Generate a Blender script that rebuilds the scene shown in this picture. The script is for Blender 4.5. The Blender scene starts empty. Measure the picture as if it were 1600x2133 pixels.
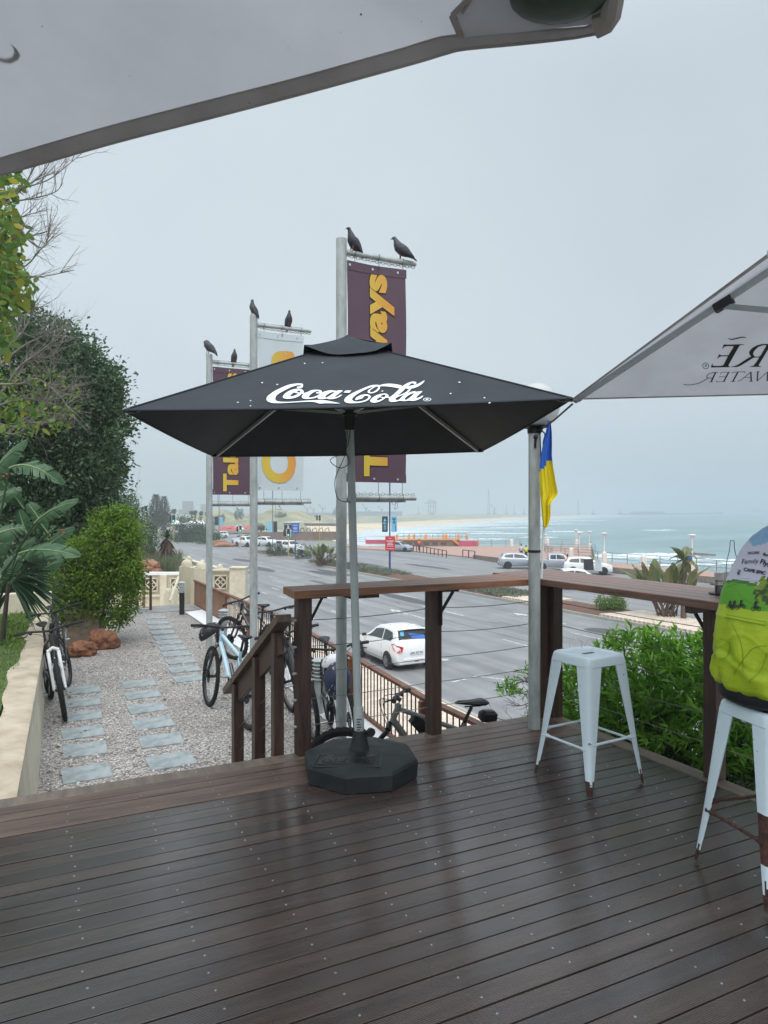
import bpy, bmesh, math, random
import numpy as np
from mathutils import Vector, Matrix, Euler
from math import sin, cos, pi, radians, sqrt, atan2

# ---------------------------------------------------------------- camera, world, sun
TH = radians(26.3)
CT, ST = cos(TH), sin(TH)
F = 1480.0
CAMZ = 1.6
S = bpy.context.scene
COL = bpy.context.scene.collection

cd = bpy.data.cameras.new("camera")
cam = bpy.data.objects.new("camera", cd)
COL.objects.link(cam)
cam.location = (0, 0, CAMZ)
cam.rotation_euler = (radians(90), 0, -TH)
cd.sensor_fit = 'VERTICAL'
cd.sensor_height = 36.0
cd.lens = 36.0 * F / 2133.0
cd.clip_start = 0.05
cd.clip_end = 12000
S.camera = cam

w = bpy.data.worlds.new("World")
S.world = w
w.use_nodes = True
nt = w.node_tree
nt.nodes.clear()
sky = nt.nodes.new('ShaderNodeTexSky')
sky.sky_type = 'NISHITA'
sky.sun_disc = False
sky.sun_elevation = radians(58)
sky.sun_rotation = radians(200)
sky.air_density = 1.0
sky.dust_density = 6.0
hs = nt.nodes.new('ShaderNodeHueSaturation')
hs.inputs['Saturation'].default_value = 0.25
bg1 = nt.nodes.new('ShaderNodeBackground')
bg1.inputs['Strength'].default_value = 0.05
# the cloud deck: an even pale overcast with soft mottling
tcw = nt.nodes.new('ShaderNodeTexCoord')
nzw = nt.nodes.new('ShaderNodeTexNoise')
nzw.inputs['Scale'].default_value = 2.2
nzw.inputs['Detail'].default_value = 3
rw = nt.nodes.new('ShaderNodeValToRGB')
rw.color_ramp.elements[0].position = 0.3
rw.color_ramp.elements[0].color = (0.65, 0.755, 0.84, 1)
rw.color_ramp.elements[1].position = 0.72
rw.color_ramp.elements[1].color = (0.77, 0.87, 0.915, 1)
bg2 = nt.nodes.new('ShaderNodeBackground')
bg2.inputs['Strength'].default_value = 0.66
add = nt.nodes.new('ShaderNodeAddShader')
wo = nt.nodes.new('ShaderNodeOutputWorld')
L = nt.links.new
L(sky.outputs[0], hs.inputs['Color'])
L(hs.outputs[0], bg1.inputs[0])
L(tcw.outputs['Generated'], nzw.inputs['Vector'])
L(nzw.outputs[0], rw.inputs[0])
L(rw.outputs[0], bg2.inputs[0])
# overcast sky: the zenith is brighter than the horizon
sxy = nt.nodes.new('ShaderNodeSeparateXYZ'); L(tcw.outputs['Generated'], sxy.inputs[0])
mrz = nt.nodes.new('ShaderNodeMapRange'); mrz.interpolation_type = 'SMOOTHSTEP'
mrz.inputs['From Min'].default_value = 0.50; mrz.inputs['From Max'].default_value = 1.0
mrz.inputs['To Min'].default_value = 0.705; mrz.inputs['To Max'].default_value = 2.1
L(sxy.outputs[2], mrz.inputs[0])
# thinner cloud towards the land side
dpn = nt.nodes.new('ShaderNodeVectorMath'); dpn.operation = 'DOT_PRODUCT'; dpn.inputs[1].default_value = (CT, -ST, 0)
L(tcw.outputs['Generated'], dpn.inputs[0])
thn = nt.nodes.new('ShaderNodeMath'); thn.operation = 'MULTIPLY_ADD'; thn.inputs[1].default_value = -0.17; thn.inputs[2].default_value = 1.03
L(dpn.outputs['Value'], thn.inputs[0])
mul = nt.nodes.new('ShaderNodeMath'); mul.operation = 'MULTIPLY'
L(mrz.outputs[0], mul.inputs[0]); L(thn.outputs[0], mul.inputs[1]); L(mul.outputs[0], bg2.inputs['Strength'])
L(bg1.outputs[0], add.inputs[0])
L(bg2.outputs[0], add.inputs[1])
L(add.outputs[0], wo.inputs[0])

sd = bpy.data.lights.new("sun", 'SUN')
sd.energy = 1.5
sd.angle = radians(50)
sd.color = (1.0, 0.97, 0.93)
sun = bpy.data.objects.new("sun", sd)
COL.objects.link(sun)
sun.rotation_euler = (radians(32), 0, radians(-20))

S.view_settings.view_transform = 'Standard'
S.view_settings.look = 'None'
S.view_settings.exposure = 0.0
S.view_settings.gamma = 1.0
S.view_settings.use_curve_mapping = False
S.render.engine = 'CYCLES'
S.cycles.use_denoising = True
S.cycles.max_bounces = 8
S.cycles.transparent_max_bounces = 16
S.cycles.volume_bounces = 1
S.cycles.use_adaptive_sampling = True

R0 = random.Random(7)
HAZE = 0.0011

# ---------------------------------------------------------------- helpers
def CW(X, Y, z=0.0):
    """camera-aligned metres (right, ahead) -> world"""
    return Vector((CT * X + ST * Y, -ST * X + CT * Y, z))
def W(px, py, Y):
    return CW((px - 800) / F * Y, Y, CAMZ - (py - 1066.5) / F * Y)
def G(px, py, z=0.0):
    return W(px, py, (CAMZ - z) * F / (py - 1066.5))

def tag(o, label=None, cat=None, group=None, kind=None):
    if label: o['label'] = label
    if cat: o['category'] = cat
    if group: o['group'] = group
    if kind: o['kind'] = kind
    return o
def empty(name, loc=(0, 0, 0), label=None, cat=None, group=None, rz=0.0):
    o = bpy.data.objects.new(name, None)
    COL.objects.link(o)
    o.location = loc
    o.rotation_euler = (0, 0, rz)
    o.empty_display_size = 0.1
    o['org'] = tuple(loc)
    return tag(o, label, cat, group)
def org(o):
    while o.parent is not None: o = o.parent
    return Vector(o['org']) if 'org' in o else Vector((0, 0, 0))

class MB:
    def __init__(s):
        s.v = []; s.f = []; s.m = []
    def add(s, vs, fs, m=0):
        b = len(s.v)
        s.v.extend([tuple(p) for p in vs])
        s.f.extend([tuple(b + i for i in f) for f in fs])
        s.m.extend([m] * len(fs))
        return s
    def box(s, x0, x1, y0, y1, z0, z1, m=0, M=None):
        vs = [Vector(p) for p in [(x0,y0,z0),(x1,y0,z0),(x1,y1,z0),(x0,y1,z0),(x0,y0,z1),(x1,y0,z1),(x1,y1,z1),(x0,y1,z1)]]
        if M is not None: vs = [M @ p for p in vs]
        return s.add(vs, [(0,3,2,1),(4,5,6,7),(0,1,5,4),(1,2,6,5),(2,3,7,6),(3,0,4,7)], m)
    def cbox(s, c, d, m=0, rz=0.0, ch=0.0, M=None):
        """box centred at c with size d, chamfered by ch"""
        x, y, z = d[0]/2, d[1]/2, d[2]/2
        T = Matrix.Translation(Vector(c)) @ Matrix.Rotation(rz, 4, 'Z')
        if M is not None: T = M @ T
        if ch <= 0: return s.box(-x, x, -y, y, -z, z, m, T)
        rings = []
        for (zz, k) in ((-z, ch), (-z+ch, 0), (z-ch, 0), (z, ch)):
            a, b = x-k, y-k
            c2 = ch*0.7
            rings.append([(-a,-b+c2,zz),(-a+c2,-b,zz),(a-c2,-b,zz),(a,-b+c2,zz),(a,b-c2,zz),(a-c2,b,zz),(-a+c2,b,zz),(-a,b-c2,zz)])
        vs = [T @ Vector(p) for r in rings for p in r]
        fs = [tuple(range(7,-1,-1)), tuple(range(24,32))]
        for k in range(3):
            for i in range(8):
                j = (i+1) % 8
                fs.append((k*8+i, k*8+j, k*8+8+j, k*8+8+i))
        return s.add(vs, fs, m)
    def bar(s, p, q, w, h, m=0, up=(0,0,1)):
        p = Vector(p); q = Vector(q); d = (q-p)
        L_ = d.length
        if L_ < 1e-9: return s
        d.normalize(); u = Vector(up)
        if abs(d.dot(u)) > 0.99: u = Vector((1,0,0))
        a = d.cross(u).normalized(); b = a.cross(d).normalized()
        vs = []
        for e in (p, q):
            for (i, j) in ((-1,-1),(1,-1),(1,1),(-1,1)):
                vs.append(e + a*(i*w/2) + b*(j*h/2))
        return s.add(vs, [(0,1,2,3),(7,6,5,4),(0,4,5,1),(1,5,6,2),(2,6,7,3),(3,7,4,0)], m)
    def tube(s, pts, r, n=8, m=0, cap=True, closed=False):
        pts = [Vector(p) for p in pts]
        N = len(pts)
        rr = r if isinstance(r, (list, tuple)) else [r]*N
        vs = []; prev = None
        for i, p in enumerate(pts):
            if closed: t = pts[(i+1) % N] - pts[i-1]
            else: t = pts[min(i+1, N-1)] - pts[max(i-1, 0)]
            if t.length < 1e-9: t = Vector((0,0,1))
            t.normalize()
            if prev is None:
                a = t.orthogonal().normalized()
            else:
                a = prev - t*prev.dot(t)
                a = a.normalized() if a.length > 1e-6 else t.orthogonal().normalized()
            prev = a
            b = t.cross(a)
            for k in range(n):
                an = 2*pi*k/n
                vs.append(p + (a*cos(an) + b*sin(an))*rr[i])
        fs = []
        for i in range(N if closed else N-1):
            i2 = (i+1) % N
            for k in range(n):
                k2 = (k+1) % n
                fs.append((i*n+k, i*n+k2, i2*n+k2, i2*n+k))
        if cap and not closed:
            fs.append(tuple(range(n-1, -1, -1)))
            fs.append(tuple((N-1)*n+k for k in range(n)))
        return s.add(vs, fs, m)
    def lathe(s, prof, n=16, c=(0,0,0), m=0, axis='z', M=None, ang=0.0):
        """prof [(r, z)] turned about axis through c"""
        T = Matrix.Translation(Vector(c))
        if axis == 'x': T = T @ Matrix.Rotation(pi/2, 4, 'Y')
        if axis == 'y': T = T @ Matrix.Rotation(-pi/2, 4, 'X')
        if M is not None: T = M @ T
        vs = []; fs = []
        for (r, z) in prof:
            for k in range(n):
                a = 2*pi*k/n + ang
                vs.append(T @ Vector((r*cos(a), r*sin(a), z)))
        for i in range(len(prof)-1):
            for k in range(n):
                k2 = (k+1) % n
                fs.append((i*n+k, i*n+k2, (i+1)*n+k2, (i+1)*n+k))
        if prof[0][0] > 1e-6: fs.append(tuple(range(n-1,-1,-1)))
        if prof[-1][0] > 1e-6: fs.append(tuple((len(prof)-1)*n+k for k in range(n)))
        return s.add(vs, fs, m)
    def ball(s, c, r, n=12, k=8, m=0, sc=(1,1,1), M=None):
        c = Vector(c); vs = []; fs = []
        for i in range(k+1):
            a = -pi/2 + pi*i/k
            for j in range(n):
                b = 2*pi*j/n
                p = Vector((r*sc[0]*cos(a)*cos(b), r*sc[1]*cos(a)*sin(b), r*sc[2]*sin(a))) + c
                vs.append(M @ p if M is not None else p)
        for i in range(k):
            for j in range(n):
                j2 = (j+1) % n
                fs.append((i*n+j, i*n+j2, (i+1)*n+j2, (i+1)*n+j))
        return s.add(vs, fs, m)
    def prism(s, pts, z0, z1, m=0):
        """polygon (x,y) extruded between z0 and z1"""
        n = len(pts)
        a = sum(pts[i][0]*pts[(i+1)%n][1]-pts[(i+1)%n][0]*pts[i][1] for i in range(n))
        if a < 0: pts = pts[::-1]
        vs = [(p[0],p[1],z0) for p in pts] + [(p[0],p[1],z1) for p in pts]
        fs = [tuple(range(n-1,-1,-1)), tuple(range(n, 2*n))]
        for i in range(n): fs.append((i,(i+1)%n,n+(i+1)%n,n+i))
        return s.add(vs, fs, m)
    def sheet(s, pts, z, m=0):
        n = len(pts)
        a = sum(pts[i][0]*pts[(i+1)%n][1]-pts[(i+1)%n][0]*pts[i][1] for i in range(n))
        if a < 0: pts = pts[::-1]
        return s.add([(p[0],p[1],z) for p in pts], [tuple(range(n))], m)
    def grid(s, fn, nu, nv, m=0, mf=None):
        vs = [fn(i/nu, j/nv) for i in range(nu+1) for j in range(nv+1)]
        b = len(s.v)
        s.v.extend([tuple(p) for p in vs])
        for i in range(nu):
            for j in range(nv):
                a = b + i*(nv+1) + j
                s.f.append((a, a+nv+1, a+nv+2, a+1))
                s.m.append(mf((i+.5)/nu, (j+.5)/nv) if mf else m)
        return s
    def build(s, name, mats, parent=None, smooth=False, loc=None, **kw):
        me = bpy.data.meshes.new(name)
        if parent is not None: off = org(parent)
        elif loc is not None: off = Vector(loc)
        else:
            vs = np.array(s.v)
            off = Vector((float((vs[:,0].min()+vs[:,0].max())/2), float((vs[:,1].min()+vs[:,1].max())/2), float(vs[:,2].min())))
        vs = np.array(s.v, dtype=float) - np.array(off)
        me.from_pydata(vs.tolist(), [], s.f)
        if not isinstance(mats, (list, tuple)): mats = [mats]
        for m in mats: me.materials.append(m)
        if len(mats) > 1: me.polygons.foreach_set('material_index', s.m)
        if smooth: me.polygons.foreach_set('use_smooth', [True]*len(s.f))
        me.update()
        if smooth and smooth != 'all':
            try: me.set_sharp_from_angle(angle=radians(40))
            except Exception: pass
        o = bpy.data.objects.new(name, me)
        COL.objects.link(o)
        if parent is not None:
            o.parent = parent
        else:
            o.location = off; o['org'] = tuple(off)
        return tag(o, kw.get('label'), kw.get('cat'), kw.get('group'), kw.get('kind'))

def copy_tree(o, parent=None):
    c = o.copy(); COL.objects.link(c); c.parent = parent
    for ch in list(o.children): copy_tree(ch, c)
    return c

def catmull(pts, k=5, closed=False):
    pts = [Vector(p) for p in pts]
    n = len(pts); out = []
    for i in range(n if closed else n-1):
        if closed: p0,p1,p2,p3 = pts[i-1],pts[i],pts[(i+1)%n],pts[(i+2)%n]
        else: p0,p1,p2,p3 = pts[max(i-1,0)],pts[i],pts[i+1],pts[min(i+2,n-1)]
        for j in range(k):
            t = j/k
            out.append(0.5*((2*p1)+(-p0+p2)*t+(2*p0-5*p1+4*p2-p3)*t*t+(-p0+3*p1-3*p2+p3)*t*t*t))
    if not closed: out.append(pts[-1])
    return out

def obj_to_raw(o):
    COL.objects.link(o)
    dg = bpy.context.evaluated_depsgraph_get()
    me = bpy.data.meshes.new_from_object(o.evaluated_get(dg))
    vs = [v.co.copy() for v in me.vertices]
    fs = [tuple(p.vertices) for p in me.polygons]
    bpy.data.objects.remove(o)
    bpy.data.meshes.remove(me)
    return vs, fs
def text_raw(txt, size=1.0, bold=0.0, shear=0.0, align='CENTER', space=1.0):
    c = bpy.data.curves.new('t', 'FONT')
    c.body = txt; c.size = size; c.offset = bold; c.shear = shear
    c.align_x = align; c.align_y = 'CENTER'; c.space_character = space
    c.resolution_u = 4
    r = obj_to_raw(bpy.data.objects.new('t', c))
    bpy.data.curves.remove(c)
    return r
def fill_raw(loops):
    c = bpy.data.curves.new('p', 'CURVE')
    c.dimensions = '2D'; c.fill_mode = 'BOTH'
    for lp in loops:
        sp = c.splines.new('POLY'); sp.points.add(len(lp)-1)
        for i, p in enumerate(lp): sp.points[i].co = (p[0], p[1], 0, 1)
        sp.use_cyclic_u = True
    r = obj_to_raw(bpy.data.objects.new('p', c))
    bpy.data.curves.remove(c)
    return r
def skin_raw(pts, edges, rad, sub=2, root=0):
    me = bpy.data.meshes.new('s')
    me.from_pydata([tuple(p) for p in pts], edges, [])
    o = bpy.data.objects.new('s', me)
    COL.objects.link(o)
    md = o.modifiers.new('k', 'SKIN')
    md.use_smooth_shade = True
    sv = me.skin_vertices[0].data if me.skin_vertices else None
    if sv is None:
        bm = bmesh.new(); bm.from_mesh(me); bm.verts.layers.skin.verify(); bm.to_mesh(me); bm.free()
        sv = me.skin_vertices[0].data
    for i, r in enumerate(rad):
        sv[i].radius = (r, r) if not isinstance(r, (tuple, list)) else r
        sv[i].use_root = (i == root)
    ms = o.modifiers.new('u', 'SUBSURF'); ms.levels = sub; ms.render_levels = sub
    COL.objects.unlink(o)
    r = obj_to_raw(o)
    bpy.data.meshes.remove(me)
    return r

# ---------------------------------------------------------------- materials
def srgb(r, g, b):
    f = lambda c: (c/255/12.92) if c/255 <= 0.04045 else ((c/255+0.055)/1.055)**2.4
    return (f(r), f(g), f(b))
def mat(name, col, rough=0.6, metal=0.0, var=0.0, scale=8.0, bump=0.0, bscale=60.0, col2=None, spec=None,
        stretch=None, island=None, coat=0.0, trans=0.0, rvar=0.0, thr=None, alpha=1.0, translucent=0.0, detail=5):
    """principled with noise mottling between col and col2, roughness variation and bump"""
    m = bpy.data.materials.new(name); m.use_nodes = True
    n = m.node_tree.nodes; l = m.node_tree.links.new
    b = n['Principled BSDF']
    b.inputs['Roughness'].default_value = rough
    b.inputs['Metallic'].default_value = metal
    if spec is not None: b.inputs['Specular IOR Level'].default_value = spec
    if coat: b.inputs['Coat Weight'].default_value = coat; b.inputs['Coat Roughness'].default_value = 0.08
    if trans: b.inputs['Transmission Weight'].default_value = trans
    tc = n.new('ShaderNodeTexCoord'); vec = tc.outputs['Object']
    if stretch:
        mp = n.new('ShaderNodeMapping'); mp.inputs['Scale'].default_value = stretch
        l(vec, mp.inputs[0]); vec = mp.outputs[0]
    if col2 is None:
        col2 = tuple(max(0, c*(1-var)) for c in col); c1 = tuple(min(1, c*(1+var)) for c in col)
    else: c1 = col
    src = None
    if var or col2 != c1:
        nz = n.new('ShaderNodeTexNoise'); nz.inputs['Scale'].default_value = scale; nz.inputs['Detail'].default_value = detail
        nz.inputs['Roughness'].default_value = 0.62
        l(vec, nz.inputs['Vector'])
        rp = n.new('ShaderNodeValToRGB')
        lo, hi = thr if thr else (0.32, 0.68)
        rp.color_ramp.elements[0].position = lo; rp.color_ramp.elements[0].color = (*col2, 1)
        rp.color_ramp.elements[1].position = hi; rp.color_ramp.elements[1].color = (*c1, 1)
        l(nz.outputs[0], rp.inputs[0]); src = rp.outputs[0]
        if rvar:
            mr = n.new('ShaderNodeMapRange')
            mr.inputs['From Min'].default_value = 0.3; mr.inputs['From Max'].default_value = 0.7
            mr.inputs['To Min'].default_value = max(0.03, rough-rvar); mr.inputs['To Max'].default_value = min(1, rough+rvar)
            l(nz.outputs[0], mr.inputs[0]); l(mr.outputs[0], b.inputs['Roughness'])
    if island:
        ge = n.new('ShaderNodeNewGeometry'); ri = n.new('ShaderNodeValToRGB')
        els = ri.color_ramp.elements
        while len(els) < len(island): els.new(0.5)
        for i, c in enumerate(island):
            els[i].position = i/(len(island)-1); els[i].color = (*c, 1)
        l(ge.outputs['Random Per Island'], ri.inputs[0])
        if src is not None:
            mx = n.new('ShaderNodeMix'); mx.data_type = 'RGBA'; mx.blend_type = 'MULTIPLY'; mx.inputs[0].default_value = 1
            l(ri.outputs[0], mx.inputs[6]); l(src, mx.inputs[7]); src = mx.outputs[2]
        else: src = ri.outputs[0]
    if src is not None: l(src, b.inputs['Base Color'])
    else: b.inputs['Base Color'].default_value = (*col, 1)
    if bump:
        nb = n.new('ShaderNodeTexNoise'); nb.inputs['Scale'].default_value = bscale; nb.inputs['Detail'].default_value = 3
        l(vec, nb.inputs['Vector'])
        bp = n.new('ShaderNodeBump'); bp.inputs['Strength'].default_value = bump; bp.inputs['Distance'].default_value = 0.01
        l(nb.outputs[0], bp.inputs['Height']); l(bp.outputs[0], b.inputs['Normal'])
    if translucent:
        tr = n.new('ShaderNodeBsdfTranslucent'); mi = n.new('ShaderNodeMixShader'); mi.inputs[0].default_value = translucent
        if src is not None: l(src, tr.inputs[0])
        else: tr.inputs[0].default_value = (*col, 1)
        l(b.outputs[0], mi.inputs[1]); l(tr.outputs[0], mi.inputs[2]); l(mi.outputs[0], n['Material Output'].inputs[0])
    if alpha < 1: b.inputs['Alpha'].default_value = alpha
    return m

M = {}
M['galv'] = mat('galvanised steel', srgb(184,189,190), 0.5, 0.12, 0.18, 14, 0.06, 90, col2=srgb(146,152,152), stretch=(1,1,0.35))
M['steel'] = mat('stainless cable', (0.30,0.30,0.29), 0.38, 0.8)
M['black_metal'] = mat('black metal', (0.012,0.012,0.013), 0.45, 0.2)
M['plastic_black'] = mat('black plastic', (0.014,0.014,0.016), 0.5)
M['rubber'] = mat('black rubber', (0.018,0.018,0.019), 0.75, 0, 0.3, 20, 0.15, 120)
M['base_rubber'] = mat('wet cast rubber base', (0.017,0.021,0.023), 0.6, 0, 0.3, 9, 0.3, 160, rvar=0.1, spec=0.3)
M['canvas'] = mat('black umbrella canvas', (0.027,0.032,0.040), 0.78, 0, 0.14, 4, 0.35, 7, spec=0.3)
M['white_print'] = mat('white print', (0.72,0.76,0.80), 0.7, 0, 0.06, 20)
M['canvas_white'] = mat('pale canopy fabric', (0.49,0.495,0.54), 0.8, 0, 0.09, 3.0, 0.6, 3.5, translucent=0.40)
M['canvas_hem'] = mat('grey canopy hem', (0.40,0.38,0.39), 0.8, 0, 0.15, 6, 0.1, 200, translucent=0.3)
M['print_dark'] = mat('dark print', (0.03,0.033,0.04), 0.8)
M['wood_post'] = mat('dark stained timber', srgb(88,66,56), 0.5, 0, 0.25, 5, 0.35, 40, col2=srgb(48,36,33), stretch=(6,6,0.6), rvar=0.1)
M['wood_post_light'] = mat('weathered timber', srgb(112,94,80), 0.55, 0, 0.25, 5, 0.35, 40, col2=srgb(76,62,54), stretch=(6,6,0.6))
M['wood_top'] = mat('counter timber', srgb(158,110,82), 0.42, 0, 0.2, 3, 0.3, 30, col2=srgb(98,70,56), stretch=(0.8,9,9), rvar=0.12,
                    island=[(0.75,0.75,0.75),(1.1,1.05,1.0),(0.9,0.9,0.92)])
M['wood_top_v'] = mat('counter timber lengthways', srgb(136,102,86), 0.36, 0, 0.2, 3, 0.3, 30, col2=srgb(84,64,56), stretch=(9,0.8,9), rvar=0.12,
                    island=[(0.8,0.8,0.8),(1.1,1.05,1.05),(0.9,0.9,0.95)])
M['stool'] = mat('pale blue chipped paint', (0.60,0.72,0.80), 0.34, 0, 0.05, 3, 0.04, 80, coat=0.15)
M['rust'] = mat('rusty steel', srgb(92,60,48), 0.8, 0.1, 0.4, 30, 0.6, 90, col2=srgb(44,30,28))
M['plaster'] = mat('cream plaster', srgb(214,206,186), 0.85, 0, 0.08, 3, 0.06, 60, col2=srgb(192,184,164))
M['plaster_worn'] = mat('worn sandy wall cap', srgb(196,182,162), 0.8, 0, 0.1, 4, 0.2, 50, col2=srgb(160,144,124))
M['slate'] = mat('slate stepping stone', srgb(160,166,167), 0.55, 0, 0.15, 9, 0.3, 60, col2=srgb(118,126,128), island=[(0.86,0.88,0.9),(1.08,1.08,1.08),(0.95,0.97,1.0)])
M['rock'] = mat('orange sandstone', srgb(172,128,100), 0.85, 0, 0.3, 5, 0.9, 14, col2=srgb(104,74,58))
M['rock_dark'] = mat('rust brown rock', srgb(156,104,74), 0.8, 0, 0.3, 7, 0.9, 20, col2=srgb(78,50,38))
M['soil'] = mat('reddish mulch', srgb(122,90,74), 0.95, 0, 0.3, 14, 1.0, 30, col2=srgb(74,52,42))
M['concrete'] = mat('grey concrete', srgb(160,158,152), 0.85, 0, 0.12, 4, 0.2, 50)
M['glass'] = mat('dark car glass', (0.02,0.025,0.028), 0.08, 0, 0, spec=0.6)
M['chrome'] = mat('bright metal', (0.6,0.6,0.62), 0.25, 0.9)
M['white_paint'] = mat('white paint', (0.78,0.79,0.80), 0.4, 0, 0.04, 3)
M['navy'] = mat('navy', (0.012,0.02,0.06), 0.5)
M['red'] = mat('red', (0.55,0.03,0.03), 0.5)

def leafmat(name, cols, tr=0.25, rough=0.45):
    return mat(name, (1,1,1), rough, island=cols, translucent=tr, spec=0.35)
M['leaf_dark'] = leafmat('dark evergreen leaf', [(0.024,0.056,0.024),(0.05,0.10,0.042),(0.09,0.155,0.07),(0.034,0.07,0.028),(0.16,0.24,0.13)])
M['leaf_near'] = leafmat('yellow green leaf', [(0.05,0.12,0.03),(0.12,0.22,0.04),(0.20,0.32,0.08),(0.09,0.18,0.04),(0.38,0.34,0.05),(0.15,0.26,0.07)], 0.5)
M['leaf_lime'] = leafmat('lime bush leaf', [(0.035,0.085,0.015),(0.10,0.20,0.02),(0.26,0.38,0.04),(0.05,0.11,0.02),(0.12,0.22,0.03)], 0.35)
M['leaf_hedge'] = leafmat('bright hedge leaf', [(0.05,0.15,0.02),(0.13,0.32,0.035),(0.26,0.50,0.07),(0.09,0.22,0.03)], 0.45)
M['leaf_banana'] = mat('broad banana leaf', (0.075,0.16,0.07), 0.4, 0, 0.2, 4, 0.2, 30, col2=(0.04,0.10,0.045), translucent=0.2, stretch=(3,3,3))
M['leaf_palm'] = leafmat('palm blade', [(0.02,0.05,0.025),(0.045,0.09,0.045),(0.03,0.07,0.035)])
M['leaf_far'] = leafmat('distant foliage', [(0.03,0.05,0.025),(0.06,0.09,0.04),(0.045,0.07,0.035)])
M['leaf_grey'] = leafmat('grey green ground cover', [(0.08,0.11,0.06),(0.16,0.19,0.13),(0.24,0.26,0.2),(0.10,0.12,0.05)])
M['leaf_aloe'] = leafmat('aloe blade', [(0.05,0.08,0.04),(0.09,0.13,0.07)])
M['leaf_dead'] = leafmat('dead brown leaf', [(0.10,0.06,0.04),(0.18,0.12,0.08),(0.07,0.045,0.035)])
M['bark'] = mat('grey bark', (0.20,0.18,0.16), 0.9, 0, 0.3, 20, 0.5, 60)
M['bark_dark'] = mat('dark bark', (0.06,0.05,0.04), 0.9, 0, 0.3, 20, 0.5, 60)

# ---------------------------------------------------------------- foliage helpers
def leaves_np(rng, P, D, Ln, Wd, sag=0.15):
    """diamond leaves: base points P, directions D, lengths Ln, widths Wd -> verts, faces"""
    N = len(P)
    D = D/np.linalg.norm(D, axis=1, keepdims=True)
    Rn = rng.normal(size=(N,3)); Rn[:,2] *= 0.5
    A = np.cross(D, Rn); A /= np.linalg.norm(A, axis=1, keepdims=True)+1e-9
    B = np.cross(A, D)
    Ln = Ln[:,None]; Wd = Wd[:,None]
    mid = P + D*Ln*0.5
    V = np.empty((N,4,3))
    V[:,0] = P
    V[:,1] = mid + A*Wd*0.5 + B*Wd*0.15
    V[:,2] = P + D*Ln - np.array([0,0,1.0])*Ln*sag
    V[:,3] = mid - A*Wd*0.5 + B*Wd*0.15
    return V.reshape(-1,3)
def leaves_round(rng, P, D, Ln, Wd, sag=0.15):
    """rounded leaves: two quads folded along the midrib, six points each"""
    N = len(P); D = D/np.linalg.norm(D, axis=1, keepdims=True)
    Rn = rng.normal(size=(N,3)); Rn[:,2] *= 0.5
    A = np.cross(D, Rn); A /= np.linalg.norm(A, axis=1, keepdims=True)+1e-9
    B = np.cross(A, D); Ln = Ln[:,None]; Wd = Wd[:,None]; Z = np.array([0,0,1.0])
    V = np.empty((N,6,3)); V[:,0] = P; V[:,3] = P + D*Ln - Z*Ln*sag
    V[:,1] = P + D*Ln*.28 + A*Wd*.5 + B*Wd*.16; V[:,2] = P + D*Ln*.72 + A*Wd*.42 + B*Wd*.12 - Z*Ln*sag*.5
    V[:,5] = P + D*Ln*.28 - A*Wd*.5 + B*Wd*.16; V[:,4] = P + D*Ln*.72 - A*Wd*.42 + B*Wd*.12 - Z*Ln*sag*.5
    return V.reshape(-1,3)
def build_round(name, V, material, parent):
    n = len(V)//6; me = bpy.data.meshes.new(name); V = V - np.array(org(parent))
    me.vertices.add(6*n); me.vertices.foreach_set('co', V.astype(np.float32).ravel())
    idx = (np.arange(n)[:,None]*6 + np.array([0,1,2,3, 0,3,4,5])[None,:]).ravel().astype(np.int32)
    me.loops.add(8*n); me.loops.foreach_set('vertex_index', idx)
    me.polygons.add(2*n); me.polygons.foreach_set('loop_start', np.arange(0, 8*n, 4, dtype=np.int32)); me.polygons.foreach_set('loop_total', np.full(2*n, 4, dtype=np.int32))
    me.materials.append(material); me.update(calc_edges=True); me.validate()
    o = bpy.data.objects.new(name, me); COL.objects.link(o); o.parent = parent
    return o
def build_quads(name, V, material, parent=None, loc=None, **kw):
    n = len(V)//4
    me = bpy.data.meshes.new(name)
    if parent is not None: off = org(parent)
    elif loc is not None: off = Vector(loc)
    else: off = Vector((float(V[:,0].mean()), float(V[:,1].mean()), float(V[:,2].min())))
    V = V - np.array(off)
    me.vertices.add(4*n); me.vertices.foreach_set('co', V.astype(np.float32).ravel())
    me.loops.add(4*n); me.loops.foreach_set('vertex_index', np.arange(4*n, dtype=np.int32))
    me.polygons.add(n); me.polygons.foreach_set('loop_start', np.arange(0, 4*n, 4, dtype=np.int32))
    me.polygons.foreach_set('loop_total', np.full(n, 4, dtype=np.int32))
    me.materials.append(material)
    me.update(calc_edges=True); me.validate()
    o = bpy.data.objects.new(name, me); COL.objects.link(o)
    if parent is not None: o.parent = parent
    else: o.location = off; o['org'] = tuple(off)
    return tag(o, kw.get('label'), kw.get('cat'), kw.get('group'), kw.get('kind'))
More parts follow.
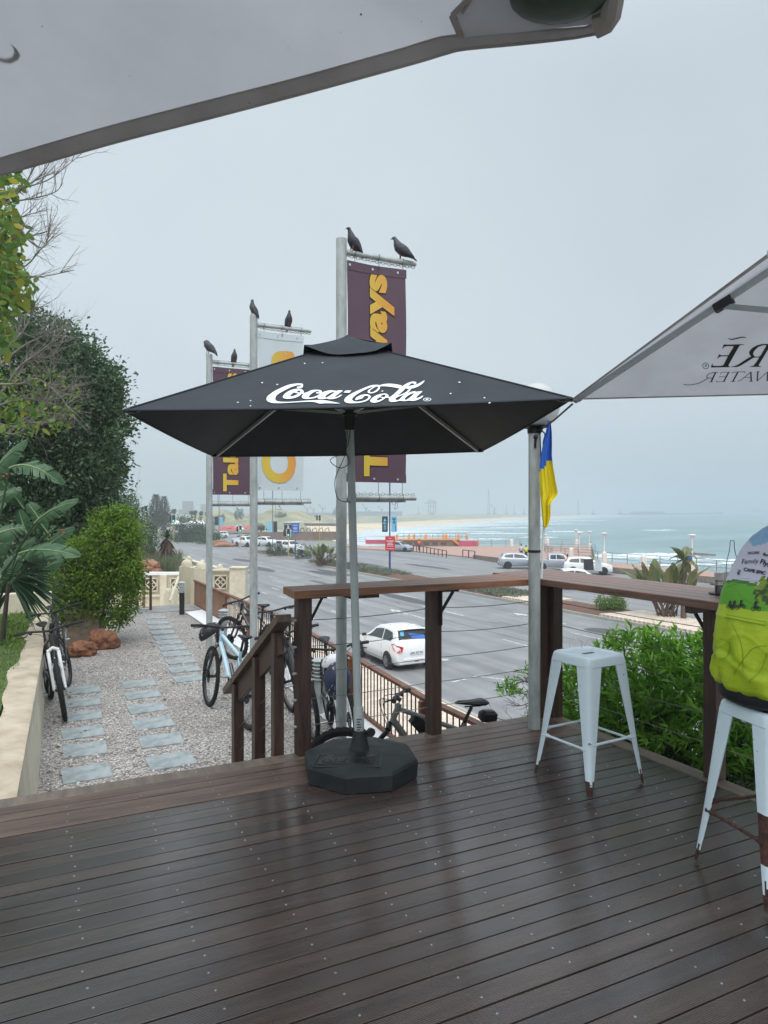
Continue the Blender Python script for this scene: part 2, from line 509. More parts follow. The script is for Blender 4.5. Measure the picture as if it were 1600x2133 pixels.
def crown_pts(rng, blobs, nclump, nleaf, cr, inner=0.25, core=0.72):
    """clump centres on the skin of a union of ellipsoids, leaves scattered round each"""
    B = np.array(blobs, float)
    wgt = (B[:,3]*B[:,4]*B[:,5])**(2/3); wgt /= wgt.sum()
    P = []; O = []
    while len(P) < nclump:
        b = B[rng.choice(len(B), p=wgt)]
        d = rng.normal(size=3); d /= np.linalg.norm(d)
        r = rng.uniform(0.2, 0.8) if rng.random() < inner else rng.uniform(0.82, 1.08)
        p = b[:3] + d*b[3:]*r
        if r > 0.8:
            q = (p - B[:,:3])/B[:,3:]
            if (np.linalg.norm(q, axis=1) < core).any(): continue
        P.append(p); O.append(d)
    P = np.array(P); O = np.array(O)
    csz = rng.uniform(0.6, 1.4, size=(nclump,1))
    P2 = np.repeat(P, nleaf, 0) + rng.normal(size=(nclump*nleaf,3))*cr*np.repeat(csz, nleaf, 0)
    D2 = np.repeat(O, nleaf, 0)*0.7 + rng.normal(size=(nclump*nleaf,3))*0.6 + np.array([0,0,0.25])
    return P2, D2
def crown(name, seed, blobs, nclump, nleaf, cr, ll, lw, material, parent=None, inner=0.25, **kw):
    rng = np.random.default_rng(seed)
    P, D = crown_pts(rng, blobs, nclump, nleaf, cr, inner)
    n = len(P)
    V = leaves_np(rng, P, D, ll*rng.uniform(0.6,1.3,n), lw*rng.uniform(0.6,1.2,n))
    return build_quads(name, V, material, parent, **kw)
def twigs(mb, rnd, p, d, L_, r, depth, spread=0.55, n=3, up=0.1):
    p = Vector(p); d = Vector(d).normalized()
    pts = [p]; rs = [r]
    k = 5
    for i in range(k):
        d = (d + Vector((rnd.gauss(0,.12), rnd.gauss(0,.12), rnd.gauss(0,.12)+up*0.1))).normalized()
        p = p + d*(L_/k); pts.append(p.copy()); rs.append(r*(1-0.6*(i+1)/k))
    mb.tube(pts, rs, 5)
    if depth > 0:
        for j in range(n):
            i = rnd.randint(1, k)
            dd = (d + Vector((rnd.gauss(0,spread), rnd.gauss(0,spread), rnd.gauss(0,spread)))).normalized()
            twigs(mb, rnd, pts[i], dd, L_*rnd.uniform(0.45,0.75), rs[i]*0.7, depth-1, spread, n, up)
# ---------------------------------------------------------------- ground, road, terrace
SEA = -7.5; ST_Z = -4.2; GR = -0.75
def asphalt():
    m = mat('asphalt', srgb(140,140,141), 0.62, 0, 0.1, 0.5, 0.25, 40, col2=srgb(118,118,120), rvar=0.1)
    n = m.node_tree.nodes; l = m.node_tree.links.new
    b = n['Principled BSDF']; tc = n['Texture Coordinate']
    mp = n.new('ShaderNodeMapping'); mp.inputs['Scale'].default_value = (1.3, 0.03, 1)
    nz = n.new('ShaderNodeTexNoise'); nz.inputs['Scale'].default_value = 1.0; nz.inputs['Detail'].default_value = 4
    l(tc.outputs['Object'], mp.inputs[0]); l(mp.outputs[0], nz.inputs[0])
    rp = n.new('ShaderNodeValToRGB'); rp.color_ramp.elements[0].position = 0.35; rp.color_ramp.elements[0].color = (0.80,0.80,0.80,1)
    rp.color_ramp.elements[1].position = 0.65; rp.color_ramp.elements[1].color = (1.16,1.16,1.16,1)
    l(nz.outputs[0], rp.inputs[0])
    mx = n.new('ShaderNodeMix'); mx.data_type='RGBA'; mx.blend_type='MULTIPLY'; mx.inputs[0].default_value=1
    src = b.inputs['Base Color'].links[0].from_socket
    l(src, mx.inputs[6]); l(rp.outputs[0], mx.inputs[7])
    n2 = n.new('ShaderNodeTexNoise'); n2.inputs['Scale'].default_value = 25; n2.inputs['Detail'].default_value = 2
    l(tc.outputs['Object'], n2.inputs[0])
    mr = n.new('ShaderNodeMapRange'); mr.inputs['From Min'].default_value=.3; mr.inputs['From Max'].default_value=.7
    mr.inputs['To Min'].default_value=.86; mr.inputs['To Max'].default_value=1.12
    l(n2.outputs[0], mr.inputs[0])
    m2 = n.new('ShaderNodeMix'); m2.data_type='RGBA'; m2.blend_type='MULTIPLY'; m2.inputs[0].default_value=1
    l(mx.outputs[2], m2.inputs[6]); l(mr.outputs[0], m2.inputs[7]); l(m2.outputs[2], b.inputs['Base Color'])
    return m
M['asphalt'] = asphalt()
def paver(name, c1, c2, mortar, sx, rough=0.75, rot=0.0, msize=0.012):
    m = mat(name, c1, rough, 0, 0.1, 2.5, 0, col2=c2)
    n = m.node_tree.nodes; l = m.node_tree.links.new
    b = n['Principled BSDF']; tc = n['Texture Coordinate']
    mp = n.new('ShaderNodeMapping'); mp.inputs['Scale'].default_value = (sx, sx, sx); mp.inputs['Rotation'].default_value = (0,0,rot)
    br = n.new('ShaderNodeTexBrick'); br.inputs['Scale'].default_value = 1
    br.inputs['Color1'].default_value = (0.88,0.88,0.88,1); br.inputs['Color2'].default_value = (1.12,1.1,1.08,1)
    br.inputs['Mortar'].default_value = (*mortar, 1); br.inputs['Mortar Size'].default_value = msize
    l(tc.outputs['Object'], mp.inputs[0]); l(mp.outputs[0], br.inputs[0])
    mx = n.new('ShaderNodeMix'); mx.data_type='RGBA'; mx.blend_type='MULTIPLY'; mx.inputs[0].default_value=1
    src = b.inputs['Base Color'].links[0].from_socket
    l(src, mx.inputs[6]); l(br.outputs[0], mx.inputs[7]); l(mx.outputs[2], b.inputs['Base Color'])
    return m
M['paver_cream'] = paver('cream pavers', srgb(222,206,190), srgb(198,182,168), (0.62,0.58,0.55), 1.6)
M['paver_pink'] = paver('pink brick paving', srgb(184,150,138), srgb(160,130,120), (0.75,0.72,0.7), 1.3)

MED0, MED1 = 27.5, 31.0
KERB = 11.15
def gxy(px, py, z): p = G(px, py, z); return (p.x, p.y)
# base ground sheet of the town side, reaching far inland
gp = [(49.5,-120),(49.5,150)]
land = MB()
far = [gxy(700,1128,-4.3), gxy(655,1112,-4.3), gxy(640,1098,-4.3), gxy(628,1087.5,-4.3)]
end = CW(-250, 3600); l2 = CW(-3600, 3600); l3 = CW(-1500,-200)
poly = [(58,-150),(58,62)] + [gxy(1232,1137.5,-4.3), gxy(756,1137.5,-4.3)] + far + [(end.x,end.y),(l2.x,l2.y),(l3.x,l3.y),(58,-150)][:3]
land.sheet(poly, -4.3)
M['far_ground'] = mat('dry coastal ground', srgb(150,146,124), 0.95, 0, 0.2, 0.01, 0, col2=srgb(110,116,92))
land.build('ground', M['far_ground'], loc=(0,0,-4.3), kind='structure')
# road
rd = MB(); rd.sheet([(KERB,-60),(MED0+0.1,-60),(MED0+0.1,420),(KERB,420)], ST_Z-0.004)
rd.sheet([(MED1-0.1,-60),(49.5,-60),(49.5,150),(47,230),(MED1-0.1,420)], ST_Z-0.004)
rd.sheet([(MED0+0.1,76),(MED1-0.1,76),(MED1-0.1,88),(MED0+0.1,88)], ST_Z-0.004)
rd.sheet([(MED0+0.1,99.5),(MED1-0.1,99.5),(MED1-0.1,123),(MED0+0.1,123)], ST_Z-0.004)
rd.build('road', M['asphalt'], loc=(0,0,ST_Z), kind='structure')
# pavement beside the road below the terrace
pv = MB(); pv.box(3.75, KERB-0.15, -30, 100, ST_Z-0.3, ST_Z+0.12)
pv.build('pavement', M['paver_cream'], loc=(0,0,ST_Z), kind='structure')
kb = MB(); kb.box(KERB-0.15, KERB, -30, 100, ST_Z-0.3, ST_Z+0.14)
kb.build('kerb', M['concrete'], loc=(KERB,0,ST_Z), kind='structure')
# lane markings: dashes and arrows
mk = MB(); zz = ST_Z + 0.003
def dash(u, v0, v1, wd=0.12): mk.box(u-wd/2, u+wd/2, v0, v1, zz-0.002, zz)
for u, st_ in ((19.2,9.0),(23.2,18.0)):
    for k in range(int(360/st_)): dash(u, 6+k*st_, 6+k*st_+2.6, .10)
for u in (40.5,):
    for k in range(18): dash(u, 12+k*13, 12+k*13+2.2, .09)
def arrow(u, v, L_=3.6, head=1, left=True):
    dash(u, v, v+L_, 0.15)
    mk.add([(u-.35,v+L_,zz),(u+.35,v+L_,zz),(u,v+L_+1.0,zz)], [(0,1,2)])
    if left:
        mk.bar((u,v+L_*0.55,zz-.001),(u-.75,v+L_*0.55+.7,zz-.001),0.13,0.002)
for p in [(905,1268),(1100,1283),(835,1275),(660,1238)]:
    g = G(*p, ST_Z); arrow(g.x, g.y-3.2)
g = G(980,1412,ST_Z); mk.bar((g.x-.9,g.y-.25,zz-.001),(g.x+.35,g.y+.1,zz-.001),0.1,0.002); mk.bar((g.x+.35,g.y+.1,zz-.001),(g.x+.95,g.y-.75,zz-.001),0.1,0.002)
g = G(924,1374,ST_Z); mk.lathe([(0.2,0),(0.2,0.002)], 14, (g.x,g.y,zz-.002))
g = G(610,1245,ST_Z)
for (a,b) in [((582,1242),(598,1246)),((566,1224),(580,1229)),((545,1233),(556,1237)),((640,1282),(654,1290)),((690,1272),(700,1276))]:
    p=G(*a,ST_Z); q=G(*b,ST_Z); mk.bar((p.x,p.y,zz-.001),(q.x,q.y,zz-.001),0.12,0.002)
M['mark'] = mat('worn road paint', srgb(216,217,217), 0.7, 0, 0.12, 6, 0, col2=srgb(150,150,150), thr=(0.38,0.60))
tp = MB(); rr = random.Random(13)
for k in range(34):
    u = rr.choice([rr.uniform(12,26.5), rr.uniform(32,48)]); v = rr.uniform(18,110); a_, b_ = rr.uniform(.25,.9), rr.uniform(.8,5.5)
    tp.sheet([(u+a_*cos(t)*rr.uniform(.8,1.1), v+b_*sin(t)*rr.uniform(.85,1.1)) for t in [2*pi*q/9 for q in range(9)]], ST_Z-.0015, k%2)
for k in range(26):
    u = rr.uniform(11.6,26.8); v = rr.uniform(18,90); pts_ = [Vector((u+rr.uniform(-.3,.3)*j*.5, v+j*rr.uniform(.8,1.6), ST_Z-.001)) for j in range(rr.randint(3,8))]
    for p_, q_ in zip(pts_[:-1], pts_[1:]): tp.bar(p_, q_, .035, .002, 1)
for u in (19.9,): tp.bar((u,6,ST_Z-.001),(u,150,ST_Z-.001),.05,.002,1)
tp.build('road_patches', [mat('worn tar patch', srgb(134,134,134), .6, 0, .15, 3), mat('dark tar seam', srgb(74,74,76), .6, 0, .1, 3)], loc=(20,40,ST_Z), kind='structure')
mk.build('road_markings', M['mark'], loc=(20,40,ST_Z), kind='structure')
# median strip, in pieces
for i, (v0, v1, mt) in enumerate([(-30,76,'soil'),(88,99.5,'soil'),(123,138,'soil')]):
    k = MB()
    k.box(MED0, MED0+.15, v0, v1, ST_Z-.2, ST_Z+.15); k.box(MED1-.15, MED1, v0, v1, ST_Z-.2, ST_Z+.15)
    k.box(MED0+.15, MED1-.15, v0, v0+.15, ST_Z-.2, ST_Z+.15); k.box(MED0+.15, MED1-.15, v1-.15, v1, ST_Z-.2, ST_Z+.15)
    k.build('kerb', M['concrete'], loc=(MED0, v0, ST_Z), kind='structure')
    b = MB(); b.grid(lambda a, c: (MED0+.15+a*(MED1-MED0-.3), v0+.15+c*(v1-v0-.3), ST_Z+.1+.14*sin(pi*a)+0.02*sin(c*(v1-v0)*3+a*9)), 12, int((v1-v0)*1.5))
    b.build('median_bed', M['soil'], loc=((MED0+MED1)/2, v0, ST_Z), kind='structure')
pb = MB(); pb.box(MED0+.15, MED1-.15, 12, 29.5, ST_Z, ST_Z+.262)
g1 = G(1120,1250,ST_Z); pb.box(MED0+.15, MED1-.15, g1.y-2.2, g1.y+1.0, ST_Z, ST_Z+.262)
pb.build('median_path', M['paver_cream'], loc=(MED0,20,ST_Z), kind='structure')

# promenade
pr = MB()
pts = [(49.5,-120),(58,-120),(58,62),gxy(1150,1147,-4.05),gxy(1232,1175,-4.05)]
pts = [(49.5,-120),(58,-120),(58,64)] + [gxy(1236,1152,-4.05), gxy(1232,1138,-4.05), gxy(756,1138,-4.05), gxy(700,1132,-4.05), gxy(742,1142,-4.05), gxy(849,1147,-4.05), (49.5,100)]
pr.prism(pts, ST_Z-3.2, -4.05)
pr.build('promenade', M['paver_pink'], loc=(52,60,-4.05), kind='structure')
# sea wall rocks below the promenade edge
sw = MB()
rr = random.Random(5)
for k in range(90):
    c = Vector((59.5+rr.uniform(0,4.5), 10+k*0.62+rr.uniform(-.5,.5), -6.6+rr.uniform(-.3,.9)))
    sw.ball(c, rr.uniform(.5,1.1), 7, 5, sc=(1,rr.uniform(.7,1.3),rr.uniform(.5,.8)))
sw.build('shore_rocks', mat('dark wet rock', srgb(88,78,72), 0.6, 0, 0.3, 2, 0.6, 5), kind='stuff', label='dark wet boulders below the promenade wall', cat='rocks')

# sea: mildly rippled sheet with surf
def sea_mat():
    m = bpy.data.materials.new('sea water'); m.use_nodes = True
    n = m.node_tree.nodes; l = m.node_tree.links.new; b = n['Principled BSDF']
    b.inputs['Roughness'].default_value = 0.22
    ge = n.new('ShaderNodeNewGeometry')
    mp = n.new('ShaderNodeMapping'); mp.inputs['Rotation'].default_value = (0,0,TH); mp.inputs['Scale'].default_value = (0.012,0.035,0.03)
    l(ge.outputs['Position'], mp.inputs[0])
    nz = n.new('ShaderNodeTexNoise'); nz.inputs['Scale'].default_value = 1.0; nz.inputs['Detail'].default_value = 8; nz.inputs['Roughness'].default_value = 0.65
    l(mp.outputs[0], nz.inputs[0])
    at = n.new('ShaderNodeAttribute'); at.attribute_name = 'surf'
    ad = n.new('ShaderNodeMath'); ad.operation = 'ADD'; l(nz.outputs[0], ad.inputs[0]); l(at.outputs['Fac'], ad.inputs[1])
    rp = n.new('ShaderNodeValToRGB'); e = rp.color_ramp.elements
    e[0].position = 0.45; e[0].color = (0.10,0.205,0.21,1); e[1].position = 0.95; e[1].color = (0.62,0.69,0.72,1)
    x = e.new(0.72); x.color = (0.20,0.31,0.33,1); x = e.new(0.86); x.color=(0.36,0.46,0.47,1)
    l(ad.outputs[0], rp.inputs[0]); l(rp.outputs[0], b.inputs['Base Color'])
    mp2 = n.new('ShaderNodeMapping'); mp2.inputs['Rotation'].default_value = (0,0,TH); mp2.inputs['Scale'].default_value = (0.12,0.5,0.4)
    l(ge.outputs['Position'], mp2.inputs[0])
    n2 = n.new('ShaderNodeTexNoise'); n2.inputs['Scale'].default_value = 1; n2.inputs['Detail'].default_value = 6
    l(mp2.outputs[0], n2.inputs[0])
    bp = n.new('ShaderNodeBump'); bp.inputs['Strength'].default_value = 1; bp.inputs['Distance'].default_value = 0.9
    l(n2.outputs[0], bp.inputs['Height']); l(bp.outputs[0], b.inputs['Normal'])
    return m
wl = [G(*p, SEA) for p in [(560,1140),(690,1117),(760,1104),(860,1097),(960,1090),(1060,1082),(1180,1077),(1320,1072.5)]]
WLc = [(p.x*CT - p.y*ST, p.x*ST + p.y*CT) for p in wl]      # camera-aligned (X, Y)
seg = [(Vector(a), Vector(b)) for a, b in zip(WLc[:-1], WLc[1:])]
def dist_shore(X, Y):
    q = Vector((X, Y)); best = 1e9
    for a, b in seg:
        ab = b-a; t = max(0, min(1, (q-a).dot(ab)/ab.dot(ab))); best = min(best, (q-a-ab*t).length)
    return best
mb = MB(); vals = []
XS = np.concatenate([np.linspace(-260, 900, 70), np.linspace(950, 3800, 24)]); YS = np.concatenate([np.linspace(-120, 60, 7), np.linspace(70, 1600, 80), np.linspace(1680, 3900, 24)])
vs = []; 
for X in XS:
    for Y in YS:
        p = CW(X, Y, SEA); vs.append(p)
        d = dist_shore(X, Y); sc = 26 + Y*0.05
        s_ = 0.42*math.exp(-(d/sc)**2) + 0.18*math.exp(-(d/(sc*2.6))**2)
        du = abs(p.x-62)
        if p.y < 75: s_ = max(s_, 0.40*math.exp(-(du/9)**2) + 0.10*math.exp(-(du/26)**2))
        dp = abs(Y-146)
        if -60 < X < 60 and Y < 260: s_ = max(s_, 0.24*math.exp(-(dp/32)**2))
        vals.append(s_ - 0.04*min(1, Y/1500))
nY = len(YS); fs = [(i*nY+j, (i+1)*nY+j, (i+1)*nY+j+1, i*nY+j+1) for i in range(len(XS)-1) for j in range(nY-1)]
mb.add(vs, fs)
sea = mb.build('sea', sea_mat(), loc=(0,0,SEA), kind='structure')
a = sea.data.attributes.new('surf', 'FLOAT', 'POINT'); a.data.foreach_set('value', vals)
# breakers: low curling ridges of white water
br = MB(); rr = random.Random(11)
M['foam'] = mat('white water', (0.72,0.77,0.79), 0.8, 0, 0.15, 0.6, 0.6, 2)
for (px, py, ln, h) in [(1375,1105,18,.9),(1330,1160,26,1.8),(1350,1163,20,2.2),(1040,1112,26,.8),(1080,1100,40,.8),(1120,1120,14,.8),(960,1108,40,.7),(900,1115,30,.7),(1150,1092,60,.9),(1010,1124,20,.8),(1480,1168,20,.8),(1560,1176,16,.8),(1180,1108,18,1.0),(1420,1178,22,.7),(850,1108,30,.6),(1100,1087,80,1.0),(1210,1085,60,1.0)]:
    c = G(px, py, SEA); X0 = c.x*CT - c.y*ST; Y0 = c.x*ST + c.y*CT
    pts = []; rs = []
    for k in range(25):
        t = k/24*2-1
        p = CW(X0 + t*ln/2, Y0 + 1.5*sin(t*3+px)+rr.uniform(-.4,.4), SEA+0.05); pts.append(p)
        rs.append(max(.05, h*0.5*(1-t*t)**0.7*rr.uniform(.55,1.2)))
    br.tube(pts, rs, 6)
br.build('breaking_waves', M['foam'], kind='stuff', label='white breakers rolling in on the pale green sea', cat='waves')
# beach
sb = MB()
top = [G(*p, -6.0) for p in [(600,1093),(700,1091.5),(800,1089),(900,1084),(1000,1080.5),(1060,1077.5),(1180,1074.2),(1300,1071.4)]]
low = [Vector((p.x,p.y,SEA-0.15)) for p in [G(*q, SEA) for q in [(560,1142),(690,1119),(760,1106),(860,1098.5),(980,1090),(1060,1083),(1180,1077.7),(1320,1072.7)]]]
sb.add([*low, *top], [(i, i+1, i+9, i+8) for i in range(7)])
M['sand'] = mat('wet and dry sand', srgb(224,200,168), 0.85, 0, 0.08, 0.02, 0, col2=srgb(190,172,146))
sb.build('beach', M['sand'], loc=(0,0,SEA), kind='structure')
# dunes: hummocky strip rising behind the beach
def dune(a, b):
    i = min(6, int(a*7)); t = a*7-i
    p = top[i].lerp(top[i+1], t); X = p.x*CT-p.y*ST; Y = p.x*ST+p.y*CT
    dz = 4.6*sin(min(1, b*1.4)*pi/2)*(0.65+0.35*sin(a*23)*cos(a*51+1)) * (1-.35*a)
    return CW(X*(1+b*.02) - b*60, Y + b*(90+60*a), -6.05 + dz + 0.5*sin(a*90+b*20)*b)
db = MB(); db.grid(dune, 140, 14)
db.build('dunes', mat('scrubby dunes', srgb(168,160,128), 0.95, 0, 0.3, 0.035, 0.4, 1, col2=srgb(104,112,76)), loc=(0,0,-6), kind='structure')
# far land behind the dunes and low hills
fl = MB()
pts = [CW(-2600,1500), CW(-150,1300)] + [CW(p.x*CT-p.y*ST-40, (p.x*ST+p.y*CT)+90) for p in top[5:]] + [CW(900,3000), CW(500,3500), CW(-3400,3500)]
fl.prism([(p.x,p.y) for p in pts], -8, -4.6)
fl.build('far_land', M['far_ground'], loc=(0,0,-8), kind='structure')
def hill(a, b): 
    X = -1900 + a*1900
    return CW(X, 2500+b*500, -5 + sin(pi*b)*(22+12*sin(a*9)+6*sin(a*23))*sin(pi*min(1,a*1.05+.02)))
hb = MB(); hb.grid(hill, 60, 8); hb.build('hills', M['far_ground'], loc=(0,0,-5), kind='structure')
def dune2(a, b):
    X = -125 + a*98
    return CW(X, 400+b*120, -4.8+sin(pi*b)*(6.0+2.2*sin(a*13)+1.0*sin(a*37))*min(1,sin(pi*a)*2.4))
hb = MB(); hb.grid(dune2, 60, 12); hb.build('hills', mat('green brown dune scrub', srgb(176,164,128), 0.95, 0, 0.3, 0.06, 0, col2=srgb(104,108,72)), loc=(0,400,-5), kind='structure')

# ---------------------------------------------------------------- gravel terrace
TE = 18.4
def gravel():
    m = bpy.data.materials.new('pale gravel'); m.use_nodes = True
    n = m.node_tree.nodes; l = m.node_tree.links.new; b = n['Principled BSDF']; b.inputs['Roughness'].default_value = 0.8
    tc = n.new('ShaderNodeTexCoord')
    vo = n.new('ShaderNodeTexVoronoi'); vo.inputs['Scale'].default_value = 58
    l(tc.outputs['Object'], vo.inputs['Vector'])
    rp = n.new('ShaderNodeValToRGB'); e = rp.color_ramp.elements
    e[0].position=0; e[0].color=(*srgb(122,115,110),1); e[1].position=1; e[1].color=(*srgb(224,219,215),1)
    x=e.new(.3); x.color=(*srgb(174,166,161),1); x=e.new(.65); x.color=(*srgb(200,193,189),1)
    sp = n.new('ShaderNodeSeparateColor'); l(vo.outputs['Color'], sp.inputs[0]); l(sp.outputs[0], rp.inputs[0])
    dk = n.new('ShaderNodeValToRGB'); dk.color_ramp.elements[0].color=(1,1,1,1); dk.color_ramp.elements[0].position=.45; dk.color_ramp.elements[1].color=(.3,.28,.26,1); dk.color_ramp.elements[1].position=.85
    l(vo.outputs['Distance'], dk.inputs[0])
    nz = n.new('ShaderNodeTexNoise'); nz.inputs['Scale'].default_value=1.2; nz.inputs['Detail'].default_value=4
    l(tc.outputs['Object'], nz.inputs[0])
    r2 = n.new('ShaderNodeValToRGB'); r2.color_ramp.elements[0].position=.35; r2.color_ramp.elements[0].color=(.68,.665,.65,1); r2.color_ramp.elements[1].position=.6; r2.color_ramp.elements[1].color=(.84,.845,.85,1)
    l(nz.outputs[0], r2.inputs[0])
    a = n.new('ShaderNodeMix'); a.data_type='RGBA'; a.blend_type='MULTIPLY'; a.inputs[0].default_value=1; l(rp.outputs[0],a.inputs[6]); l(dk.outputs[0],a.inputs[7])
    c = n.new('ShaderNodeMix'); c.data_type='RGBA'; c.blend_type='MULTIPLY'; c.inputs[0].default_value=1; l(a.outputs[2],c.inputs[6]); l(r2.outputs[0],c.inputs[7])
    l(c.outputs[2], b.inputs['Base Color'])
    bp = n.new('ShaderNodeBump'); bp.inputs['Strength'].default_value=.9; bp.inputs['Distance'].default_value=.012; bp.invert=True
    l(vo.outputs['Distance'], bp.inputs['Height']); l(bp.outputs[0], b.inputs['Normal'])
    return m
M['gravel'] = gravel()
FL = [(3.20,4.6),(3.20,5.6),(3.37,7.6),(3.6,11.1),(3.6,17.9)]   # fence line
gv = MB()
gpoly = [(-0.2,2.0),(3.45,2.0)] + [(u+.05,v) for u,v in FL] + [(3.65,17.2),(0.1,17.2)]
gv.sheet(gpoly, GR)
gv.build('gravel', M['gravel'], loc=(0,0,GR), kind='structure')
tr = MB()
tr.prism([(-3.2,2.0),(3.5,2.0)] + [(u+.12,v) for u,v in FL] + [(3.72,TE),(-3.2,TE)], ST_Z-.2, GR-.01)
tr.build('terrace', M['concrete'], loc=(0,0,ST_Z), kind='structure')
pg = MB(); pg.box(-0.5, 3.6, 17.2, TE-.02, GR-.006, GR+.012)
pg.build('path', mat('grey screed', srgb(150,150,148), 0.6, 0, 0.15, 3, 0.1, 30, col2=srgb(120,120,119)), loc=(0,17,GR), kind='structure')
# pebbles standing out of the gravel
rng = np.random.default_rng(3)
mb = MB(); rr = random.Random(2)
for k in range(5200):
    v = 4.6 + (rr.random()**1.7)*8; u = rr.uniform(0.12, 3.1)
    r = rr.uniform(.007,.015); c = (u, v, GR+r*.3)
    a = rr.uniform(0,pi); x, y = cos(a)*r, sin(a)*r
    mb.add([(c[0]-x,c[1]-y,c[2]),(c[0]+y,c[1]-x,c[2]),(c[0]+x,c[1]+y,c[2]),(c[0]-y,c[1]+x,c[2]),(c[0],c[1],c[2]+r*.9)], [(0,1,4),(1,2,4),(2,3,4),(3,0,4)])
mb.build('pebbles', mat('pebble', srgb(206,196,188), 0.8, island=[srgb(124,118,112),srgb(182,178,174),srgb(222,219,216),srgb(158,150,144)]), kind='stuff', label='small pale pebbles of the gravel bed', cat='gravel')
# dead leaves on the gravel
mb = MB(); 
for k in range(110):
    v = 4.6 + (rr.random()**1.3)*9; u = rr.choice([rr.uniform(.1,.5), rr.uniform(.1,3)])
    c = Vector((u,v,GR+.012)); a = rr.uniform(0,2*pi); s = rr.uniform(.02,.045); d = Vector((cos(a),sin(a),0)); e = Vector((-sin(a),cos(a),0))
    mb.add([c-d*s, c-e*s*.4+Vector((0,0,.01)), c+d*s, c+e*s*.4+Vector((0,0,.012))], [(0,1,2,3)])
mb.build('fallen_leaves', M['leaf_dead'], kind='stuff', label='brown dead leaves scattered on the gravel', cat='leaves')
# stepping stones: three runs measured on the ground
def stone(px, py, wd, dp, i, lab, grp):
    c = G(px, py, GR); rr2 = random.Random(i)
    s = MB(); s.cbox((c.x,c.y,GR-.003), (wd, dp, .040), 0, radians(rr2.uniform(-2.5,2.5)), 0.006)
    return s.build('stepping_stone', M['slate'], label=lab, cat='stepping stone', group=grp)
ordn = ['first','second','third','fourth','fifth','sixth','seventh','eighth','ninth','tenth','eleventh']
lc = [(180,1612),(177,1563),(172,1527),(172,1492),(172,1464),(174,1438)]
for i, p in enumerate(lc): stone(*p, .41, .39, i, f'grey slate stepping stone, {ordn[i]} from the deck in the row beside the cream wall', 'slate stones beside the wall')
mc = [(356,1586),(336,1543),(319,1508),(306,1476),(297,1448),(290,1425)]
for i, p in enumerate(mc): stone(*p, .42, .38, 20+i, f'grey slate stepping stone, {ordn[i]} from the deck in the middle row', 'slate stones in the middle row')
rc = [(396,1414),(385,1395),(377,1378),(368,1363),(360,1351),(352,1339),(346,1329),(339,1318),(334,1308),(329,1298),(324,1287)]
for i, p in enumerate(rc): stone(*p, .44, .37, 40+i, f'grey slate stepping stone, {ordn[i]} from the near end of the far row towards the gate', 'slate stones leading to the gate')
# white strip along the fence foot
we = MB()
for (a, b) in zip(FL[:-1], FL[1:]):
    v1 = min(b[1], 16.9)
    we.add([(a[0]-.42,a[1],GR+.02),(a[0]-.02,a[1],GR+.05),(b[0]-.02,v1,GR+.05),(b[0]-.42,v1,GR+.02)], [(0,1,2,3)])
we.build('white_edging_strip', mat('white sheet', (0.8,0.8,0.82), 0.5, 0, 0.05, 5), label='white plastic edging sheet along the foot of the terrace fence', cat='edging')
# left retaining wall with sandy cap, lawn above
lw = empty('retaining_wall', (-.1, 10, GR), 'low cream plaster retaining wall with a worn sandy cap beside the lawn', 'wall')
b = MB(); b.add([(-.30,4.56,-.05),(-.095,4.56,-.05),(.245,12.95,-.05),(.0,12.95,-.05),(-.30,4.56,GR-.02),(-.025,4.56,GR-.02),(.23,12.95,GR-.02),(.0,12.95,GR-.02)],[(0,1,2,3),(1,5,6,2),(0,4,5,1),(2,6,7,3)])
b.build('wall_face', M['plaster'], lw)
b = MB()
def cap(a, c):
    v = 4.56 + c*8.36
    l_ = -.36+.40*c - .03*sin(c*19) - .02*sin(c*47)
    r_ = -.085 + .335*c
    x = l_ + (r_-l_)*a
    return (x, v, -.028 + (0 if a < .97 else -.012) + .004*sin(v*7+a*5))
b.grid(cap, 8, 60); 
b.build('wall_cap', M['plaster_worn'], lw, smooth=True)
b = MB(); b.box(-1.7, .28, 12.95, 13.2, GR, .27)
b.build('garden_wall', M['plaster'], label='short cream garden wall end behind the fan palm', cat='wall')
lg = MB(); lg.grid(lambda a,c: (-4+a*3.66 + (.40*c)*a, 4.62+c*8.4, -.04), 10, 60)
lg.build('lawn', mat('lawn soil', srgb(96,112,58), 0.95, 0, 0.2, 6, 0.3, 30, col2=srgb(70,84,40)), loc=(0,0,-.04), kind='structure')
rng = np.random.default_rng(21)
N = 42000
cc = rng.random(N)**1.3; vv = 4.62 + cc*8.2; uu = rng.uniform(-2.6, 0, N); lim = -.36+.40*cc-.03*np.sin(cc*21)-.02*np.sin(cc*50)
uu = uu + lim + rng.normal(size=N)*.01
P = np.stack([uu, vv, np.full(N,-.04)],1); D = rng.normal(size=(N,3))*.45 + np.array([0,0,1.0])
V = leaves_np(rng, P, D, rng.uniform(.02,.05,N), rng.uniform(.004,.008,N), 0)
build_quads('grass', V, leafmat('lawn grass blades', [(0.05,0.12,0.02),(0.10,0.19,0.035),(0.16,0.25,0.06)], .3), kind='stuff', label='short green lawn grass above the cream wall', cat='grass')

